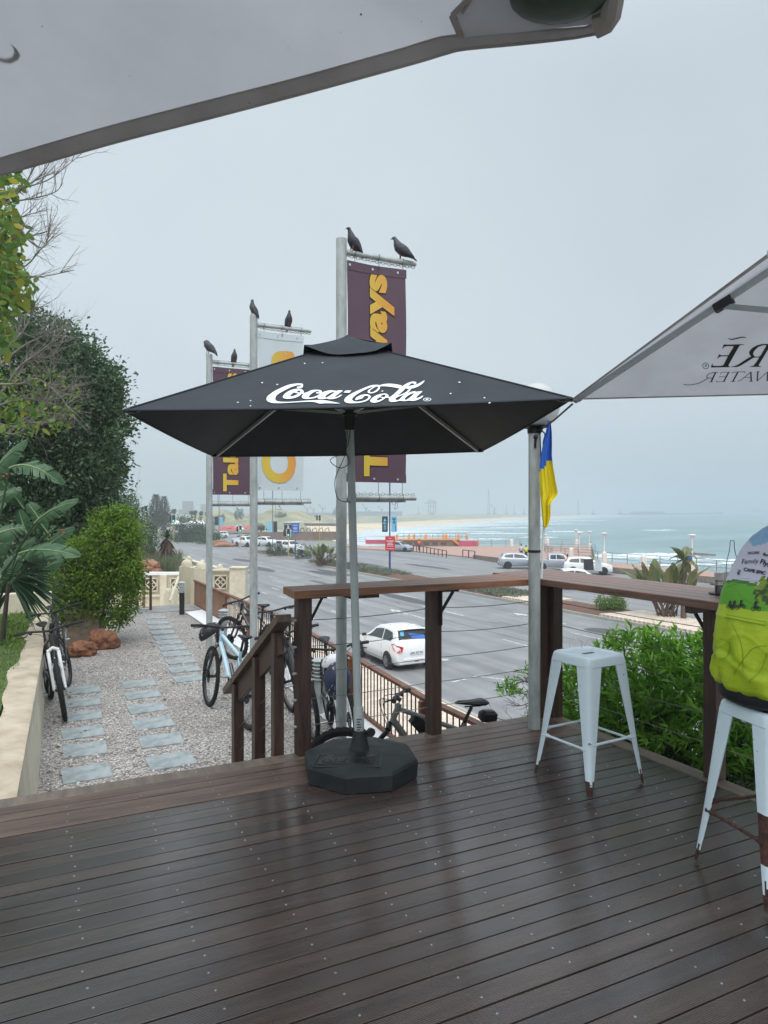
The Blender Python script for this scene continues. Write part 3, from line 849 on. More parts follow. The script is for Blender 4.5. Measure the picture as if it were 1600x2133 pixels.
# ---------------------------------------------------------------- deck
def deck_mat():
    m = mat('wet composite decking', (0.054,0.042,0.038), 0.34, 0, 0.25, 3, 0, spec=0.9, col2=(0.030,0.024,0.022), stretch=(0.7,7,1), rvar=0.10,
            island=[(0.75,0.75,0.78),(1.25,1.12,1.05),(0.95,0.95,1.0),(1.1,1.0,0.95),(0.85,0.9,0.98)])
    n = m.node_tree.nodes; l = m.node_tree.links.new; b = n['Principled BSDF']; tc = n['Texture Coordinate']
    sp = n.new('ShaderNodeSeparateXYZ'); l(tc.outputs['Object'], sp.inputs[0])
    mu = n.new('ShaderNodeMath'); mu.operation='MULTIPLY'; mu.inputs[1].default_value = 2*pi/0.0072; l(sp.outputs[1], mu.inputs[0])
    sn = n.new('ShaderNodeMath'); sn.operation='SINE'; l(mu.outputs[0], sn.inputs[0])
    nz = n.new('ShaderNodeTexNoise'); nz.inputs['Scale'].default_value=90; nz.inputs['Detail'].default_value=3; l(tc.outputs['Object'], nz.inputs[0])
    ad = n.new('ShaderNodeMath'); ad.operation='ADD'; m3 = n.new('ShaderNodeMath'); m3.operation='MULTIPLY'; m3.inputs[1].default_value=1.6
    l(nz.outputs[0], m3.inputs[0]); l(sn.outputs[0], ad.inputs[0]); l(m3.outputs[0], ad.inputs[1])
    bp = n.new('ShaderNodeBump'); bp.inputs['Strength'].default_value=.40; bp.inputs['Distance'].default_value=.0007
    l(ad.outputs[0], bp.inputs['Height']); l(bp.outputs[0], b.inputs['Normal'])
    # drying patches: smoother where water films lie
    nw = n.new('ShaderNodeTexNoise'); nw.inputs['Scale'].default_value=1.4; nw.inputs['Detail'].default_value=5; l(tc.outputs['Object'], nw.inputs[0])
    mr = n.new('ShaderNodeMapRange'); mr.inputs['From Min'].default_value=.38; mr.inputs['From Max'].default_value=.62
    mr.inputs['To Min'].default_value=.10; mr.inputs['To Max'].default_value=.30; l(nw.outputs[0], mr.inputs[0]); l(mr.outputs[0], b.inputs['Roughness'])
    return m
M['deck'] = deck_mat()
M['deck_edge'] = mat('weathered deck edge board', srgb(118,104,92), 0.5, 0, 0.2, 3, 0.3, 60, col2=srgb(84,74,68), stretch=(6,1,1))
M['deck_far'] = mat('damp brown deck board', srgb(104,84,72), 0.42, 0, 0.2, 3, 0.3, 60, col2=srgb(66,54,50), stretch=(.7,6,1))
def plank_prof(w_, t=.028, c=.004): return [(-w_/2,-t),(w_/2,-t),(w_/2,-c),(w_/2-c*.6,-c*.3),(w_/2-c*1.5,0),(-w_/2+c*1.5,0),(-w_/2+c*.6,-c*.3),(-w_/2,-c)]
def plank(mb, p, q, w_, m=0, t=.028, c=.004):
    p = Vector(p); q = Vector(q); d = (q-p).normalized(); s_ = Vector((-d.y,d.x,0)); pr_ = plank_prof(w_, t, c); n_ = len(pr_)
    vs = [e + s_*a + Vector((0,0,1))*b for e in (p,q) for a,b in pr_]
    fs = [(i,(i+1)%n_,n_+(i+1)%n_,n_+i) for i in range(n_)] + [tuple(range(n_-1,-1,-1)), tuple(range(n_,2*n_))]
    mb.add(vs, fs, m)
DE_V, DE_U = 4.50, 3.71
dk = MB(); pit = .102; v = DE_V-.135-pit/2; k = 0; sc = MB(); rr = random.Random(9)
rows = []
while v > -1.5:
    dz = rr.uniform(-.0012,.0012)
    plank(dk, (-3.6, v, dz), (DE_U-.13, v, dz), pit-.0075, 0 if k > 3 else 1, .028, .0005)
    rows.append((v, dz)); v -= pit; k += 1
for k in range(0):
    pass
plank(dk, (-3.6, DE_V-.066, 0), (DE_U, DE_V-.066, 0), .128, 2, .03)
plank(dk, (DE_U-.064, -1.5, .001), (DE_U-.064, DE_V-.134, .001), .124, 2, .03)
dk.box(-3.6, DE_U-.01, DE_V-.022, DE_V-.004, -.25, -.031, 2); dk.box(DE_U-.022, DE_U-.004, -1.5, DE_V-.024, -.25, -.031, 2)
dk.box(-3.6, DE_U-.03, -1.5, DE_V-.03, -.06, -.04, 3)
deck = dk.build('deck', [M['deck'], M['deck_far'], M['deck_edge'], M['plastic_black']], loc=(0,0,0), kind='structure')
for (v, dz) in rows:
    for j in range(19):
        u = -3.3 + j*.385 + rr.uniform(-.012,.012)
        if rr.random() < .08 or u > DE_U-.16: continue
        sc.lathe([(.0047,0),(.0042,.0009),(.0020,.0010),(.0018,.0002),(0,.0002)], 8, (u, v+rr.uniform(-.012,.012), dz))
for j in range(9): sc.lathe([(.0058,0),(.0052,.0012),(0,.0012)], 8, (-3.1+j*.8, DE_V-.07, 0))
for j in range(12): sc.lathe([(.0058,0),(.0052,.0012),(0,.0012)], 8, (DE_U-.07, 4.2-j*.4, .001))
sc.build('deck_screws', mat('dull screw head',(.34,.34,.34),.4,.6,.3,200), deck, kind='stuff')
# stray specks of spilt paper on the deck
mb = MB()
for k in range(12):
    c = Vector((rr.uniform(1.6,3.4), rr.uniform(1.2,3.8), .0025)); a = rr.uniform(0,pi); s = rr.uniform(.003,.006)
    mb.add([c+Vector((cos(a+t)*s*rr.uniform(.5,1.2), sin(a+t)*s, 0)) for t in (0,1.4,3.1,4.6)], [(0,1,2,3)])
mb.build('paper_scraps', M['white_print'], kind='stuff', label='tiny white paper scraps littering the wet deck', cat='litter')

# ---------------------------------------------------------------- balustrades, counters, stair rail
PW = .09
def post(u, v, z0, z1, parent, m='wood_post', wd=PW, name='post'):
    b = MB(); b.cbox((u,v,(z0+z1)/2),(wd,wd,z1-z0),0,0,.004); return b.build(name, M[m], parent)
CZ = 1.095; CTK = .048
rl = empty('deck_railing', (2.6, 4.46, 0), 'dark timber posts with steel cables along the far edge of the deck', 'railing')
PA = (1.60, 4.45); PB = (2.60, 4.455); PD = (3.57, 4.455); PE = (3.665, 4.40)
for (u, v) in (PA, PB): post(u, v, -.02, CZ-CTK-.002, rl)
post(PD[0], PD[1], -.02, CZ-CTK-.002, rl)
cz = [.195+.175*k for k in range(5)]
def cable(mb, p, q, sag=.01, r=.0028):
    p = Vector(p); q = Vector(q)
    mb.tube([p.lerp(q, t/8) - Vector((0,0,sag*4*(t/8)*(1-t/8))) for t in range(9)], r, 6)
for i, z in enumerate(cz):
    c = MB(); cable(c, (PA[0],4.452,z-.01),(PB[0],4.452,z+.015*(i>2)), .018 if i > 2 else .008); cable(c, (PB[0],4.452,z+.015*(i>2)),(PD[0],4.452,z+.02), .02 if i > 2 else .01)
    c.build('cable', M['steel'], rl)
    c = MB(); c.lathe([(.009,-.02),(.009,.005),(.006,.012),(0,.013)], 8, (PA[0]-PW/2-.005, 4.452, z-.01), axis='x'); c.build('cable_fitting', M['galv'], rl)
rr_ = empty('deck_railing', (3.67, 2.6, 0), 'dark and weathered timber posts with steel cables along the right edge of the deck', 'railing')
for (u, v) in (PE, (3.675, 2.95), (3.675, 1.40)):
    post(u, v, -.02, CZ-CTK-.002, rr_, 'wood_post' if v != 4.40 else 'wood_post')
for z in cz:
    c = MB(); vs_ = [PE[1], 2.95, 1.40, -.6]
    for a, b_ in zip(vs_[:-1], vs_[1:]): cable(c, (3.675,a,z),(3.675,b_,z), .006)
    c.build('cable', M['steel'], rr_)
ct = empty('bar_counter', (2.5, 4.5, CZ-CTK), 'brown plank bar counter running along the far railing', 'bar counter')
def cnt(a):  # back edge widens a little to the right
    return 4.62 + .16*a
b = MB(); n_ = 4
for k in range(n_):
    f0 = k/n_; f1 = (k+1)/n_
    u0, u1 = 1.49+.01*k, 3.424
    y = lambda f, a: 4.30 + f*(cnt(a)-4.30)
    p0, p1 = y(f0,0)+.002, y(f1,0)-.002; q0, q1 = y(f0,1)+.002, y(f1,1)-.002
    c = .005
    vs = []
    for (u, a0, a1) in ((u0,p0,p1),(u1,q0,q1)):
        for (yy, z) in ((a0,CZ-CTK),(a1,CZ-CTK),(a1,CZ-c),(a1-c,CZ),(a0+c,CZ),(a0,CZ-c)): vs.append((u, yy, z))
    b2 = MB(); b2.add(vs, [(0,1,7,6),(1,2,8,7),(2,3,9,8),(3,4,10,9),(4,5,11,10),(5,0,6,11),(5,4,3,2,1,0),(6,7,8,9,10,11)])
    b2.build('plank', M['wood_top'], ct)
def bracket(parent, u, v, dirv, name='bracket'):
    d = Vector(dirv)
    b = MB(); p = Vector((u,v,0))
    b.bar(p+Vector((0,0,CZ-CTK-.012))-d*.01, p+d*.24+Vector((0,0,CZ-CTK-.012)), .04, .018)
    b.bar(p+Vector((0,0,CZ-CTK-.02)), p+Vector((0,0,CZ-CTK-.26)), .035, .014, up=(d.x,d.y,0))
    b.bar(p+d*.17+Vector((0,0,CZ-CTK-.02)), p+Vector((0,0,CZ-CTK-.17)), .02, .012, up=(1,0,0) if abs(d.x)<.5 else (0,1,0))
    b.build(name, M['black_metal'], parent)
bracket(ct, PB[0]+.03, 4.40, (.55,-.1,0)); bracket(ct, PA[0]+.05, 4.44, (.45,-.08,0))
b = MB(); b.cbox((2.02,4.44,CZ-CTK-.018),(.22,.12,.03),0,0,.004); b.build('batten', M['wood_post'], ct)
ct2 = empty('bar_counter', (3.75, 3, CZ-CTK), 'brown plank bar counter running along the right railing with the condiments on it', 'bar counter')
W0, W1 = 3.43, 4.07
for k in range(5):
    u0 = W0+(W1-W0)*k/5+.0015; u1 = W0+(W1-W0)*(k+1)/5-.0015
    b = MB(); plank(b, ((u0+u1)/2, .2, CZ+.001), ((u0+u1)/2, 4.90+.03*k, CZ+.001), u1-u0, 0, CTK, .005)
    b.build('plank', M['wood_top_v'], ct2)
bracket(ct2, 3.66, 3.0, (-.05,.62,0)); bracket(ct2, 3.66, 1.5, (-.05,.62,0))
b = MB(); b.cbox((3.7,2.95,CZ-CTK-.022),(.5,.05,.04),0,0,.004); b.build('batten', M['wood_post'], ct2)

sr = empty('stair_railing', (1.45, 5.0, GR), 'sloping timber stair handrail with diagonal steel cables going down to the gravel', 'stair railing')
hr = lambda v: .97 - (v-4.30)*.552
b = MB(); b.bar((1.455,4.40,hr(4.40)),(1.455,5.84,hr(5.84)), .10, .05); b.build('handrail', M['wood_post_light'], sr)
b = MB(); b.bar((1.46,4.50,hr(4.50)-.12),(1.46,5.58,hr(5.58)-.10), .03, .16); b.build('fascia_board', M['wood_post'], sr)
post(1.46, 4.555, -.75, hr(4.55)-.03, sr, wd=.07); post(1.455, 4.98, GR, hr(4.98)-.03, sr, 'wood_post', .08); post(1.455, 5.56, GR, hr(5.56)-.03, sr, 'wood_post', .08)
for k in range(5):
    c = MB(); o_ = -.20-.19*k; c.tube([(1.455,4.56,hr(4.56)+o_),(1.455,5.56,hr(5.56)+o_)], .0022, 6); c.build('cable', M['steel'], sr)
stp = empty('deck_steps', (.9, 4.9, GR), 'timber steps from the deck edge down to the gravel', 'steps')
for k in range(2):
    b = MB(); b.cbox((.75, 4.66+.30*k, -.25*(k+1)),(1.25,.28,.04),0,0,.004); b.build('tread', M['deck_far'], stp)
b = MB()
for u in (.14,1.36): b.bar((u,4.53,-.2),(u,5.2,GR), .04,.2)
b.build('stringer', M['wood_post'], stp)
# ---------------------------------------------------------------- lettering shared by umbrella, base and bottle
def zA(p): return (545+p[0]/8.889, 780+p[1]/8.889)
def zB(p): return (705+p[0]/8.0, 780+p[1]/8.0)
LOGO = [
 (zA, [(765,150),(755,130),(700,124),(620,128),(500,150),(380,195),(260,250),(170,310),(110,360),(85,410),(100,450),(150,478),(230,492),(330,492),(450,485),(600,475),(750,465),(880,460),(960,465),(1020,478),(1080,496),(1200,488),(1440,494),(1400,478),(1300,455),(1200,435),(1080,425),(960,430),(800,440),(640,455),(480,465),(360,465),(290,455),(255,430),(250,400),(270,350),(330,300),(420,250),(520,200),(600,172),(670,155),(715,155),(725,165),(700,175),(660,178),(648,192),(665,205),(710,208),(745,195),(762,172)]),
 (zA, [(640,214),(700,217),(750,230),(775,260),(772,285),(790,289),(850,270),(910,240),(980,228),(1060,230),(1105,245),(1112,268),(1095,290),(1050,298),(1015,298),(1005,285),(1015,272),(1050,270),(1060,255),(1030,250),(980,265),(920,305),(880,345),(870,370),(900,378),(960,365),(1030,335),(1080,300),(1160,260),(1260,236),(1330,240),(1390,245),(1405,238),(1500,240),(1440,290),(1370,345),(1360,362),(1400,360),(1450,325),(1490,322),(1450,355),(1380,390),(1300,407),(1230,405),(1210,392),(1150,405),(1060,405),(1035,385),(1030,372),(960,392),(880,405),(800,405),(750,385),(740,355),(765,312),(740,305),(700,345),(630,380),(540,402),(450,405),(400,390),(390,365),(410,330),(470,275),(560,232)]),
 (zA, [(600,285),(560,310),(530,340),(540,357),(580,352),(640,325),(680,305),(640,297)]),
 (zA, [(650,262),(680,248),(705,248),(715,265),(700,285),(670,278)]),
 (zA, [(1330,262),(1260,290),(1200,330),(1175,365),(1195,375),(1250,345),(1310,300),(1345,268)]),
 (zB, [(80,250),(120,215),(215,215),(180,255)]),
 (zB, [(640,125),(560,130),(470,155),(360,200),(250,250),(160,305),(110,350),(95,390),(115,420),(170,438),(260,440),(360,430),(440,410),(500,380),(535,335),(530,305),(490,285),(430,283),(360,300),(300,335),(280,365),(290,385),(340,370),(400,352),(420,325),(450,307),(490,315),(500,335),(480,360),(430,390),(350,410),(280,410),(235,390),(225,365),(250,330),(310,280),(390,230),(470,190),(530,165),(580,150),(540,180),(500,210),(485,235),(500,258),(550,265),(610,250),(660,220),(690,180),(692,152),(760,148),(850,155),(940,170),(1025,185),(1060,145),(960,120),(860,110),(780,112),(700,128),(680,130)]),
 (zB, [(655,150),(610,160),(560,190),(525,220),(530,243),(570,245),(620,215),(655,180)]),
 (zB, [(740,272),(800,275),(830,300),(832,328),(790,345),(750,375),(690,410),(620,430),(560,428),(530,405),(540,370),(590,325),(660,290)]),
 (zB, [(735,352),(690,335),(650,360),(640,390),(680,385)]),
 (zB, [(700,318),(740,292),(775,292),(785,315),(760,335),(725,330)]),
 (zB, [(790,330),(850,332),(885,315),(960,250),(1030,180),(1100,130),(1180,95),(1250,83),(1295,95),(1298,115),(1270,130),(1255,120),(1245,108),(1210,115),(1150,160),(1090,220),(1040,265),(990,308),(1080,275),(1140,240),(1170,205),(1210,200),(1170,250),(1100,290),(1020,320),(960,350),(950,375),(980,390),(1020,370),(1080,310),(1160,265),(1260,240),(1300,248),(1330,245),(1400,240),(1350,290),(1300,340),(1310,355),(1360,340),(1390,320),(1415,322),(1370,365),(1300,395),(1230,408),(1180,400),(1090,408),(1020,400),(960,415),(880,420),(840,395),(842,352),(800,345)]),
 (zB, [(1240,272),(1170,305),(1120,345),(1105,375),(1130,385),(1190,345),(1240,300),(1255,280)]),
 (zB, [(1130,190),(1180,150),(1280,135),(1360,105),(1435,70),(1410,110),(1340,155),(1260,185),(1190,195)]),
]
loops = []
for fn, lp in LOGO:
    q = [Vector((*fn(p), 0)) for p in lp]
    cm = catmull(q, 3, True) if len(lp) > 4 else q
    loops.append([((p.x-727)/325.0, -(p.y-815)/325.0) for p in cm])
logo_v, logo_f = [], []
for grp in ((0,), (1,2,3,4), (5,), (6,7), (8,9,10), (11,12), (13,)):
    gv_, gf_ = fill_raw([loops[i] for i in grp]); k_ = len(logo_v)
    logo_v += gv_; logo_f += [tuple(k_+i for i in f) for f in gf_]
if False: pass          # width about 1, centred; y up
def place_raw(mb, raw, fn, m=0):
    vs, fs = raw
    mb.add([fn(p.x, p.y) for p in vs], fs, m)

# ---------------------------------------------------------------- square canopies
def tri_panel(A, B, T, sag=0.0, n=14, off=0.0):
    """surface over triangle A-B-T: returns fn(a along A->B, b toward T) and a flat->sagged map"""
    A, B, T = Vector(A), Vector(B), Vector(T)
    N = (B-A).cross(T-A).normalized()
    if N.z < 0: N = -N
    def fn(a, b):
        p = A.lerp(B, a).lerp(T, b)
        s = 4*a*(1-a)*(1-b)*(0.35+0.65*min(1, b*3+.25))
        return p - N*(sag*s) + N*off
    def proj(p):
        """plane point -> sagged point"""
        # barycentric
        e0 = B-A; e1 = T-A; e2 = p-A
        d00=e0.dot(e0); d01=e0.dot(e1); d11=e1.dot(e1); d20=e2.dot(e0); d21=e2.dot(e1)
        den = d00*d11-d01*d01; v = (d11*d20-d01*d21)/den; w_ = (d00*d21-d01*d20)/den
        b = w_; a = v/(1-b) if b < .999 else .5
        return fn(min(1,max(0,a)), b)
    return fn, proj, N
def canopy_mesh(name, cs, T, sag, mats, parent, n=14):
    b = MB()
    for i in range(4):
        fn, _, _ = tri_panel(cs[i], cs[(i+1)%4], T, sag)
        b.grid(lambda x, y, fn=fn: fn(x, y), n, n)
    return b.build(name, mats, parent, smooth=False)

cs = [CW(-1.208,3.30,2.072), CW(.874,3.30,2.127), CW(.757,5.52,2.072), CW(-1.324,5.52,2.0345)]
TP = CW(-.225,4.41,2.655)
foot = CW(-.15,4.37,0)
um = empty('umbrella', foot, 'black square cafe umbrella with white script lettering standing on the middle of the deck', 'umbrella')
def smooth_obj(o):
    o.data.polygons.foreach_set('use_smooth', [True]*len(o.data.polygons)); return o
cn = canopy_mesh('canopy', cs, TP, .028, M['canvas'], um); smooth_obj(cn)
h = MB()
for i in range(4):
    fn, _, _ = tri_panel(cs[i], cs[(i+1)%4], TP, .028)
    pts = [fn(t/14, 0) for t in range(15)]
    h.tube(pts, .006, 5)
h.build('hem', M['canvas'], um)
# vent cap with lifted corners and drooping edges
cc = TP.copy()
b = MB()
for i in range(4):
    d0 = (cs[i]-TP); d1 = (cs[(i+1)%4]-TP)
    def vent(x, y, d0=d0, d1=d1):
        e = d0.lerp(d1, x)*(.245+.03*(1-abs(2*x-1)))
        p = TP + e*(1-y); edge = (1-y)
        p.z += .034*y + .008 + .050*edge**3*(abs(2*x-1)**2.2) + .006*sin(y*pi) + .004*sin(x*14+y*5)
        return p
    b.grid(vent, 10, 6)
smooth_obj(b.build('vent_cap', M['canvas'], um))
hub = CW(-.213,4.395,2.155)
pl = MB(); pbot = CW(-.158,4.372,.30)
M['pole_grey'] = mat('grey powder coated pole', srgb(166,174,176), 0.4, 0.1, 0.08, 3)
pl.tube([pbot, CW(-.225,4.405,2.60)], .0245, 16); pl.build('pole', M['pole_grey'], um, smooth=True)
pl = MB(); pl.tube([hub-Vector((0,0,.05)), hub+Vector((0,0,.04))], .034, 14); pl.tube([hub+Vector((0,0,.04)), hub+Vector((0,0,.07))], .045, 14); pl.tube([TP-Vector((0,0,.09)), TP-Vector((0,0,.02))], .035, 12)
pl.build('runner', M['plastic_black'], um, smooth=True)
b = MB()
for i in range(4):
    e_ = (TP-cs[i]); b.tube([cs[i]+e_*t+Vector((0,0,.003)) for t in (0,.25,.5,.75,.9)], .0045, 5)
b.build('seam_piping', M['canvas'], um, kind=None)
for i in range(4):
    fn, _, _ = tri_panel(cs[i], cs[(i+1)%4], TP, 0)
    r = MB(); a = TP - Vector((0,0,.05)); c = cs[i] - Vector((0,0,.016)) + (TP-cs[i])*.03
    r.bar(a, c, .016, .024); ri = r.build('rib', M['pole_grey'], um)
    r = MB(); mid = a.lerp(c, .48) - Vector((0,0,.015)); r.bar(hub+Vector((0,0,.055)), mid, .012, .016); r.build('strut', M['pole_grey'], ri)
    r = MB(); r.cbox(cs[i]+(TP-cs[i])*.02-Vector((0,0,.012)), (.05,.05,.018), 0, -TH+pi/4, .004); r.build('corner_pocket', M['plastic_black'], um)
# lettering on the near panel, following its sag
O = Vector((0,0,CAMZ))
def ray_plane(px, py, A, N):
    d = W(px, py, 1.0) - O
    return O + d*((A-O).dot(N)/d.dot(N))
fn0, pj0, N0 = tri_panel(cs[0], cs[1], TP, .028, off=.0045)
lt = MB()
place_raw(lt, (logo_v, logo_f), lambda x, y: pj0(ray_plane(727+x*325, 815-y*325, cs[0], N0)))
rg = text_raw('R', .010, .0003)
def ringloop(r, n=20): return [(r*cos(2*pi*k/n), r*sin(2*pi*k/n)) for k in range(n)]
ring = fill_raw([ringloop(.026), ringloop(.021)]); rt = text_raw('R', .034, .0012)
for raw in (ring, rt): place_raw(lt, raw, lambda x, y: pj0(ray_plane(890+x*325, 828-y*325*.45, cs[0], N0)))
lt.build('lettering', M['white_print'], um)
# pale droppings on the canopy
b = MB(); rr = random.Random(4)
for k in range(26):
    px = rr.uniform(330,1100); py = rr.uniform(740,842)
    if py < 855-abs(px-727)*0.0 - (1-abs(px-727)/470)*138+8: continue
    p = [pj0(ray_plane(px+cos(t)*rr.uniform(1,3.2), py+sin(t)*rr.uniform(.6,1.6), cs[0], N0)) for t in (0,1.2,2.4,3.7,5)]
    b.add(p, [(0,1,2,3,4)])
b.build('bird_droppings', M['white_print'], um, kind='stuff')
# pole wires
b = MB()
b.tube(catmull([CW(-.20,4.36,2.14), CW(-.235,4.36,1.98), CW(-.33,4.36,1.92), CW(-.27,4.36,1.87), CW(-.215,4.36,1.9), CW(-.23,4.35,1.96)], 5), .0026, 5)
b.tube(catmull([CW(-.225,4.36,2.10), CW(-.24,4.36,1.95), CW(-.30,4.36,1.80), CW(-.28,4.36,1.68), CW(-.205,4.36,1.66)], 5), .0026, 5)
b.build('cord', M['plastic_black'], um)
# base
bs = empty('weighted_stand', foot, 'black octagonal rubber umbrella base with embossed script lettering on the wet deck', 'umbrella base')
bc = CW(-.145,4.355,0)
def octo(r, z, a0): return [(bc.x + r*cos(a0+k*pi/4), bc.y + r*sin(a0+k*pi/4), z) for k in range(8)]
a0 = radians(33) - TH
b = MB(); rings = [octo(.335,.0,a0), octo(.352,.006,a0), octo(.358,.095,a0), octo(.350,.112,a0), octo(.335,.120,a0), octo(.10,.146,a0)]
vs = [p for r in rings for p in r]; fs = []
for k in range(5):
    for i in range(8): j=(i+1)%8; fs.append((k*8+i,k*8+j,k*8+8+j,k*8+8+i))
fs.append(tuple(range(40,48))); fs.append(tuple(range(7,-1,-1)))
b.add(vs, fs); body = b.build('base_body', M['base_rubber'], bs)
def on_base(X, Y, off=0.0):   # camera-aligned offset from the base centre
    r = sqrt(X*X+Y*Y); z = .120 + .026*(.32-min(r,.32))/.235 + off
    return bc + CW(X, Y, z)
b = MB(); place_raw(b, (logo_v, logo_f), lambda x, y: on_base(-.065+x*.33*.99+y*.09, -.150+y*.95-x*.02, .0045))
for (x0,y0,x1,y1) in [(-.25,-.055,.13,-.065),(-.27,-.235,.12,-.25),(-.25,-.055,-.27,-.235),(.13,-.065,.12,-.25)]:
    b.bar(on_base(x0,y0,.002), on_base(x1,y1,.002), .005, .005)
b.build('lettering', mat('gloss black moulding', (.004,.004,.005), .35), bs)
b = MB(); b.lathe([(.062,.0),(.055,.03),(.040,.10),(.038,.12)], 18, foot+Vector((0,0,.14))); b.build('collar', M['base_rubber'], bs, smooth=True)
b = MB(); b.tube([foot+Vector((0,0,.20)), pbot+Vector((0,0,.10))], .0315, 16); b.build('sleeve', M['galv'], bs, smooth=True)
b = MB(); kp = foot + CW(.065,-.02,.255); b.tube([foot+CW(.02,-.01,.255), kp], .008, 8); b.tube([kp, kp+CW(.01,-.02,0)], .026, 12); b.build('knob', M['plastic_black'], bs, smooth=True)
b = MB()
for k in range(7):
    zz_ = .235+.016*k; b.add([foot+CW(x, -.0335+.25*x*x*0, zz_+dz) for x, dz in ((-.018,0),(.012-.004*(k%3),0),(.012-.004*(k%3),.006),(-.018,.006))], [(0,1,2,3)])
b.build('label_print', M['print_dark'], bs)

# ---- pale umbrella over the camera (top left of view)
u2 = empty('umbrella', CW(-1.51,.066,0), 'large pale grey umbrella overhead in the upper left whose hem crosses the sky', 'umbrella')
zc = 2.2
hp = [(-330,455),(-150,405),(0,362),(236,294),(440,241),(640,188),(760,155),(871,124),(930,106),(970,97),(1094,85),(1238,66)]
hem = [G(px,py,zc) for px,py in hp]
Bc = CW(-2.30,1.85,zc); Ac = G(1277,35,zc); Dc = CW(-.71,-1.72,zc); Cc = CW(-3.29,-.73,zc); T2 = CW(-1.51,.066,2.85)
hl = [Bc, Bc.lerp(hem[0], .5)] + hem + [Ac]
b = MB()
def pan(a, t):
    x = a*(len(hl)-1); i = min(len(hl)-2, int(x)); p = hl[i].lerp(hl[i+1], x-i)
    return p.lerp(T2, t) + Vector((0,0,-.03*sin(pi*t)*sin(pi*a)+.006*sin(a*17)*sin(pi*min(1,t*3))))
b.grid(pan, 42, 14)
for (P_, Q_) in ((Ac, Dc), (Dc, Cc), (Cc, Bc)): b.grid(lambda a, t, P_=P_, Q_=Q_: P_.lerp(Q_, a).lerp(T2, t), 10, 10)
cpy = smooth_obj(b.build('canopy', M['canvas_white'], u2))
b = MB()
inn = []
for i, p in enumerate(hl):
    w_ = .028 if i > 6 else .030
    if i >= 13: w_ = .016
    inn.append(p.lerp(T2, w_/ (T2-p).length) )
hl2 = catmull(hl, 3); in2 = catmull(inn, 3)
b.add([p - Vector((0,0,.003)) for p in hl2] + [p - Vector((0,0,.005)) for p in in2], [(i,i+1,len(hl2)+i+1,len(hl2)+i) for i in range(len(hl2)-1)])
b.tube([p-Vector((0,0,.003)) for p in hl2], .0022, 5); b.tube([p-Vector((0,0,.004)) for p in in2], .0012, 5)
b.build('hem', M['canvas_hem'], u2)
N2 = (hem[4]-hem[8]).cross(T2-hem[8]).normalized()
def on2(px, py, off=.006):
    p = ray_plane(px, py, hem[8], N2); d = (O-p).normalized(); return p + d*off
b = MB()
def flatpoly(mb, pts, off, m=0):
    raw = fill_raw([[(x/100.0, -y/100.0) for x, y in pts]])
    mb.add([on2(p.x*100, -p.y*100, off) for p in raw[0]], raw[1], m)
flatpoly(b, [(1012,-40),(942,32),(962,78),(1094,66),(1238,50),(1272,30),(1290,-40)], .010, 0)
b.build('corner_pocket', M['canvas_white'], u2)
b = MB()
for (x0,y0,x1,y1,wd) in [(1012,-40,942,32,.006),(942,32,962,80,.008),(1000,-30,963,28,.003)]:
    b.bar(on2(x0,y0,.013), on2(x1,y1,.013), wd, .003, up=(N2.x,N2.y,N2.z))
b.tube([on2(x,y,.015) for x,y in [(1240,56),(1262,46),(1272,30),(1277,0),(1282,-40)]], .013, 8)
b.build('pocket_seam', M['canvas_hem'], u2)
b = MB(); p = on2(1172,-22,.022)
Mx = Matrix.Translation(p) @ Matrix.Rotation(-TH+radians(-8), 4, 'Z')
b.ball((0,0,0), 1, 18, 12, sc=(.062,.050,.022), M=Mx); b.build('rib_end_cap', mat('dark green plastic', srgb(62,76,72), 0.5, 0, 0.25, 25), u2, smooth=True)
b = MB(); hook = [(-40,290),(0,290),(30,298),(65,290),(75,265),(70,245),(55,225),(65,228),(90,255),(107,285),(95,305),(60,325),(30,320),(0,310),(-40,306)]
flatpoly(b, [(x/2.5,y/2.5) for x,y in hook], .012); b.build('lettering', M['print_dark'], u2)
b = MB(); rr = random.Random(8)
for (x,y,r) in [(752,30,2.5),(878,45,1.2),(710,67,1),(270,158,1.2),(88,55,1.5),(520,215,1.5),(600,100,1)]:
    flatpoly(b, [(x+r*cos(t),y+r*1.2*sin(t)) for t in (0,1.2,2.5,3.8,5)], .014)
b.build('stain', M['leaf_dead'], u2)
b = MB(); b.tube([CW(-1.51,.066,.1), CW(-1.51,.066,2.8)], .024, 12); b.build('pole', M['pole_grey'], u2, smooth=True)
b = MB(); b.lathe([(.30,0),(.32,.01),(.32,.09),(.1,.12),(.03,.13)], 8, CW(-1.51,.066,0)); b.build('foot_block', M['base_rubber'], u2)

# ---- pale umbrella at the right
K0 = CW(1.112,4.2,2.267); e1 = Vector((.988,-.156)); e2 = Vector((-.05,-1)); Ls = 2.42
def CV(X, Y, z): return CW(X, Y, z)
K1 = CW(1.112+e1.x*Ls, 4.2+e1.y*Ls, 2.267); K3 = CW(1.112+e2.x*Ls, 4.2+e2.y*Ls, 2.267)
K2 = CW(1.112+(e1.x+e2.x)*Ls, 4.2+(e1.y+e2.y)*Ls, 2.267)
cx_, cy_ = 1.112+(e1.x+e2.x)*Ls/2, 4.2+(e1.y+e2.y)*Ls/2
T3 = CW(cx_, cy_, 3.075)
u3 = empty('umbrella', CW(cx_, cy_, 0), 'large pale grey umbrella at the right edge with mirrored dark lettering on its underside', 'umbrella')
b = MB(); ks = [K0,K1,K2,K3]
for i in range(4):
    f3, _, _ = tri_panel(ks[i], ks[(i+1)%4], T3, .006)
    b.grid(lambda x, y, f3=f3: f3(x, y), 12, 12)
smooth_obj(b.build('canopy', M['canvas_white'], u3))
b = MB()
